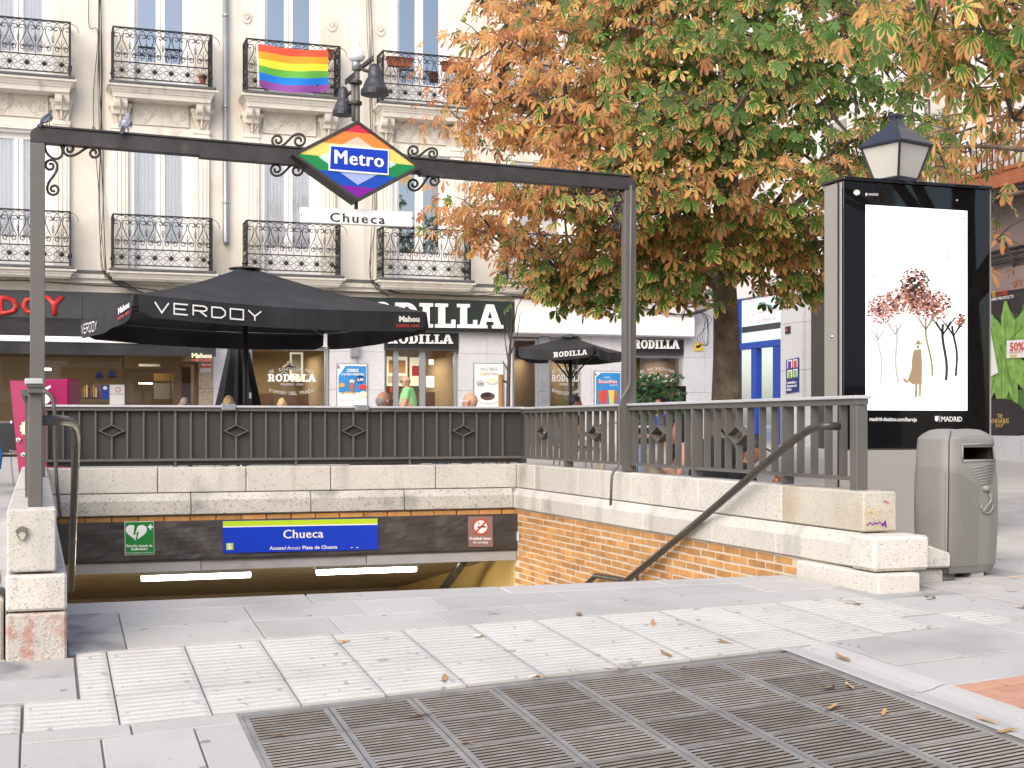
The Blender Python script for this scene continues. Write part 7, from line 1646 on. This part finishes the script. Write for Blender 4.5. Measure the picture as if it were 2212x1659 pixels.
def grow(tree, base, top, clusters, limb_n, r_trunk, leaves_per, Lf, n_parts, orient, fork, trunk_name='trunk'):
    """trunk and limbs first, then a twig to every leaf cluster and leaves round the twig ends"""
    b = MB(); pts = [base.lerp(top, t) + V((.05 * sin(t * 9), .05 * cos(t * 7), 0)) * (1 if 0 < t < 1 else 0) for t in [i / 12 for i in range(13)]]
    rad = [r_trunk * (1.35 if i == 0 else 1.08 if i == 1 else max(.18, 1 - .85 * i / 12)) for i in range(13)]; b.tube(pts, rad, 14); b.build(trunk_name, 'bark', tree, smooth=True)
    cs = clusters[:]; ends = [max(cs, key=lambda c: (c[0] - top).length)]
    while len(ends) < limb_n: ends.append(max(cs, key=lambda c: min((c[0] - e[0]).length for e in ends)))
    nodes = []
    for e in ends:
        c = e[0]; dxy = V((c.x - base.x, c.y - base.y, 0)).length; z = min(max(fork, c.z - .55 * dxy - R6.uniform(0, .5)), top.z - .2); tt = (z - base.z) / (top.z - base.z); s0 = base.lerp(top, min(1, max(0, tt)))
        path = bez(s0, s0.lerp(c, .3) + V((0, 0, .45)), s0.lerp(c, .7) + V((R6.uniform(-.25, .25), R6.uniform(-.25, .25), .30)), c, 9); r0 = r_trunk * R6.uniform(.24, .40)
        b = MB(); b.tube(path, [r0 * (1 - .85 * i / 9) for i in range(10)], 7); b.build('branch', 'bark', tree, smooth=True); nodes += [(p, r0 * (1 - .85 * i / 9)) for i, p in enumerate(path) if i > 2]
    b = MB(); LV = []
    for c, brown, size, ax in cs:
        p, r = min(nodes, key=lambda q: (q[0] - c).length + .3 * max(0, q[0].z - c.z)); mid = p.lerp(c, .5) + V((R6.uniform(-.1, .1), R6.uniform(-.1, .1), R6.uniform(.0, .18)))
        if (c - p).length > .15: b.tube([p, mid, c], [min(.022, r), .013, .007], 5)
        for _ in range(int(leaves_per * size)):
            o = c + V((R6.gauss(0, .25), R6.gauss(0, .25), R6.gauss(0, .085))) * (.75 + .4 * size); LV.append((o, brown, ax, c))
        for k in range(3):
            e = c + V((R6.uniform(-.35, .35), R6.uniform(-.35, .35), R6.uniform(-.15, .2))); b.tube([c, c.lerp(e, .5) + V((0, 0, .03)), e], [.008, .006, .004], 4, cap=False)
    b.build('twig_mass', 'twig', tree, kind='stuff')
    cam_ = V((0, 0, CZ)); LV.sort(key=lambda q: (q[0] - cam_).length)
    big = Leaves(); cnt = 0
    for o, brown, ax, c in LV:
        nrm, fwd, dr = orient(o, c, ax, base); br = min(1.15, max(0, brown + R6.gauss(0, .16))); L = Lf * R6.uniform(.60, 1.18) * (1 - .22 * max(0, br - .5))
        if cnt < n_parts and (cnt % 1 == 0):
            lf = Leaves(); lf.leaf(V((0, 0, 0)), nrm, fwd, L, br, R6.random(), dr); lo = obj('leaf', lf.mesh('leaf'), tree); lo.location = o; cnt += 1
        else: big.leaf(o, nrm, fwd, L, br, R6.random(), dr)
    fo = obj('foliage', big.mesh('foliage'), tree, kind='stuff')
    return len(LV)
# main tree: silhouette of the crown, clusters spread through its depth
CR = [(1030, -120), (1012, 0), (1030, 60), (1006, 130), (990, 200), (984, 262), (1022, 300), (1062, 322), (1090, 352), (1035, 385), (1000, 420), (968, 478), (1002, 522), (1062, 560), (1060, 600), (1052, 640), (1085, 655), (1150, 650), (1190, 688), (1250, 690), (1290, 712), (1320, 690), (1400, 672), (1440, 700), (1462, 690), (1480, 640), (1520, 612), (1600, 600), (1650, 632), (1700, 640), (1760, 668), (1830, 640), (1900, 480), (1990, 330), (2010, 200), (1960, 60), (1930, -120)]
tb = onD(1562, 965, 18.0); tb.z = gz(tb.x, tb.y) - .05; tt_ = onD(1568, -60, 18.0)
ct = thing('chestnut_tree', 'large chestnut tree with browning leaves standing behind the railing', 'tree', tb)
HOLES = [(1072, 350, 42), (1030, 352, 40), (1842, 105, 46), (1755, 325, 46), (1935, 225, 40), (1420, 22, 36), (1185, 392, 36), (1505, 190, 28), (1290, 560, 30), (1700, 140, 32), (1090, 600, 28), (1660, 470, 26), (1880, 320, 36), (1800, 230, 30), (1180, 100, 26), (1330, 300, 26), (1600, 60, 26), (1250, 215, 24), (1120, 250, 24), (1400, 420, 24), (1700, 400, 24), (1560, 300, 24), (1780, 470, 30), (1300, 120, 20), (1060, 450, 24), (1150, 500, 22)]
cl = []; stp = 46; y = -110
while y < 715:
    x = 960
    while x < 2010:
        px_, py_ = x + R6.uniform(-22, 22), y + R6.uniform(-22, 22)
        if any((px_ - hx) ** 2 + (py_ - hy) ** 2 < hr * hr for hx, hy, hr in HOLES) or R6.random() < .16: x += stp; continue
        if inside(px_, py_ + (28 if py_ > 560 else 0), CR):
            u = ((px_ - 1530) / 590) ** 2 + ((py_ - 300) / 480) ** 2; hd = max(.5, 3.5 * sqrt(max(0, 1 - u * .9))); hd2 = hd * (.75 if py_ > 480 else 1)
            for s in (-1, R6.uniform(-.9, .9)) if not (1520 < px_ < 1620 and py_ > 560) else (-1,):
                if (1180 < px_ < 1500 and py_ > 640 and s > -.9) or (s > -.9 and R6.random() < .35): continue
                d = 17.9 + hd2 * s * R6.uniform(.75, 1.05) * .95; c = onD(px_, py_, d)
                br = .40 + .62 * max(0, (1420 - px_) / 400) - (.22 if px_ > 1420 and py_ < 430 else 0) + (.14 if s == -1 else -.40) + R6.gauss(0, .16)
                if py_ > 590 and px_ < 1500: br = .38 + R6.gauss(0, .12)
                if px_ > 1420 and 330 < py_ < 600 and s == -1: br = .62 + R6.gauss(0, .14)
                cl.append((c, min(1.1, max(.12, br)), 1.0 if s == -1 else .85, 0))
        x += stp
    y += stp
def orient_main(o, c, ax, base):
    out = V((o.x - base.x, o.y - base.y, 0)).normalized(); n = Z1 * .60 + out * .5 + V((-.28, -.62, 0)) + V((R6.gauss(0, .42), R6.gauss(0, .42), R6.gauss(0, .32))); fwd = out * .8 + V((R6.gauss(0, .7), R6.gauss(0, .7), -.25)) + V((-.1, -.3, 0)); return n, fwd, R6.uniform(.25, .75)
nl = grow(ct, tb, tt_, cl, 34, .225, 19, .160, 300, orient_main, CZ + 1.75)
for x, y, d in ((1229, 243, 15.5), (1183, 300, 16.2), (1333, 44, 15.2), (1002, 42, 17.2), (1490, 170, 14.8)):
    b = MB(); c = onD(x, y, d); b.ball(c, .033, 8)
    for k in range(26): q = V((R6.gauss(0, 1), R6.gauss(0, 1), R6.gauss(0, 1))).normalized(); b.tube([c + q * .03, c + q * .043], [.004, .001], 4)
    b.build('chestnut_husk', 'husk', ct, smooth=True)
# second tree, its trunk outside the picture at the right, boughs reaching in
sb = V((8.7, 7.4, gz(8.7, 7.4) - .05)); st_ = sb + V((.1, .2, 6.2))
t2 = thing('chestnut_tree', 'nearer chestnut tree whose drooping tan leaves hang in from the upper right edge', 'tree', sb)
c2 = []
for (x, y, d, br, sz) in [(1850, 10, 11.5, .75, .7), (1910, 40, 11.2, .7, .7), (1970, 20, 10.6, .62, .9), (2030, 10, 10, .6, .9), (2100, 20, 9.6, .6, 1), (2170, 10, 9.3, .6, 1), (2230, 30, 9, .6, 1), (1950, 85, 11, .6, .5), (2010, 70, 10.4, .55, .8), (2060, 60, 9.8, .5, 1), (2130, 75, 9.5, .52, 1), (2200, 80, 9.2, .5, 1), (2000, 125, 10.5, .65, .6), (2060, 125, 10.2, .55, .8), (2110, 130, 9.7, .6, 1), (2180, 140, 9.4, .55, 1), (2235, 140, 9.2, .5, 1), (2110, 190, 10.2, .7, .4), (2165, 195, 9.9, .7, .7), (2215, 205, 9.6, .65, .8), (2120, 250, 12.8, .75, .5), (2190, 260, 9.8, .75, .6), (2050, 280, 13.2, .7, .5), (2085, 330, 13.4, .8, .6), (2150, 320, 13, .75, .5), (2040, 360, 13.5, .8, .5), (2110, 375, 13.2, .8, .6), (2010, 320, 13.6, .75, .5), (2150, 430, 12.6, .85, .3), (2160, 470, 12.6, .85, .35), (2150, 520, 12.6, .85, .35), (2190, 575, 12.8, .85, .2), (2090, -50, 9.6, .6, 1), (2190, -60, 9.2, .6, 1), (1960, -50, 10.4, .65, 1)]: c2.append((onD(x, y, d), br, sz, 1))
def orient_2(o, c, ax, base):
    n = V((-.45, -.75, .35)) + V((R6.gauss(0, .5), R6.gauss(0, .5), R6.gauss(0, .3))); return n, V((R6.gauss(0, .45), R6.gauss(0, .45), -1)), R6.uniform(.5, 1.0)
grow(t2, sb, st_, c2, 9, .20, 15, .150, 290, orient_2, CZ + 1.2)
# sapling with stake
p = onD(1097, 880, 17.5); g = gz(p.x, p.y); Q = lambda x, y, d=17.5: onD(x, y, d)
sp = thing('sapling', 'thin leafless sapling tied to a stake in front of the waffle poster', 'tree', (p.x, p.y, g))
b = MB(); b.tube([(p.x, p.y, g), Q(1098, 840), Q(1100, 775), Q(1103, 740), Q(1107, 690), Q(1108, 650)], [.028, .026, .022, .016, .010, .005], 7); b.build('trunk', 'twig', sp, smooth=True)
for pts in ([(1100, 790), (1095, 762), (1091, 735), (1088, 712)], [(1101, 770), (1109, 748), (1117, 725), (1121, 700), (1124, 672)], [(1103, 740), (1097, 715), (1095, 690), (1090, 668)], [(1105, 715), (1112, 690), (1117, 662), (1130, 640)], [(1099, 805), (1092, 790), (1086, 780)]):
    b = MB(); b.tube([Q(x, y, 17.5 + .02 * i) for i, (x, y) in enumerate(pts)], [.012, .009, .006, .004, .003][:len(pts)], 5); b.build('branch', 'twig', sp)
b = MB(); q = Q(1083, 880); b.tube([(q.x, q.y, g), Q(1082, 809)], .035, 8); b.build('stake', 'wood', sp)
b = MB(); b.tube([Q(1082, 818), Q(1090, 824), Q(1099, 828)], .012, 6); b.build('tie', 'blacktee', sp)
# litter on the paving
LM = []
for k in range(4):
    lf = Leaves(); b = MB(); R = random.Random(k); pts = []
    L, w = .036 + .012 * k, .013 + .004 * (k % 2)
    b.add([(-L, 0, .004), (-L * .3, w, .012), (L * .5, w * .8, .006), (L, 0, .014), (L * .4, -w, .004), (-L * .4, -w * .8, .010)], [(0, 1, 5), (1, 2, 4, 5), (2, 3, 4)]); LM.append(b.mesh('fallen_leaf', 'litter', recalc=False))
places = [(1065, 1326, 'near the stair edge'), (740, 1390, 'on the third tile of the ribbed band'), (1440, 1418, 'curled at the lower edge of the ribbed band'), (1845, 1306, 'upright leaf by the stone pillar'), (2190, 1250, 'behind the litter bin'), (2185, 1278, 'on the grey slab right of the bin'), (1560, 1390, 'at the right end of the ribbed band'), (1333, 1452, 'on the top edge of the grate'), (1480, 1446, 'on the upper middle grate panel'), (1170, 1467, 'at the joint before the grate'), (1410, 1350, 'in the middle of the ribbed band'), (905, 1548, 'between two grate panels left of centre'), (1005, 1610, 'low on the grate near the picture edge'), (1790, 1490, 'on the right row of grate panels'), (1835, 1487, 'beside the drain kerb'), (1820, 1425, 'in the dished kerb'), (1910, 1545, 'on the right lower grate'), (2175, 1585, 'far down the dished kerb'), (2130, 1562, 'in the kerb near the right edge'), (1800, 1532, 'on the joint between right grate panels'), (600, 1592, 'on the left lower grate panel'), (1250, 1330, 'on the plain slabs above the band'), (960, 1470, 'on the lower row of ribbed tiles'), (2010, 1295, 'at the foot of the stone pillar')]
for k, (x, y, w) in enumerate(places):
    c = onG(x, y); o = bpy.data.objects.new('fallen_leaf', LM[k % 4]); COL.objects.link(o); o.location = c + V((0, 0, .006)); o.rotation_euler = (R6.uniform(-.2, .2), R6.uniform(-.2, .2), R6.uniform(0, 6.28)); o.scale = (1, 1, 1)
    tag(o, 'small dry brown leaf lying ' + w, 'leaf', 'fallen leaves on the paving')
for x, y, w in ((1033, 1377, 'on the ribbed tiles'), (1153, 1466, 'beside the grate edge')):
    c = onG(x, y); t = thing('cigarette_end', 'white cigarette end with orange tip ' + w, 'litter', c); b = MB(); b.tube([c + V((-.02, 0, .010)), c + V((.012, .004, .010))], .006, 6); b.build('paper', 'whiteprint', t); b = MB(); b.tube([c + V((.0122, .004, .010)), c + V((.03, .006, .010))], .006, 6); b.build('filter', 'toast', t)
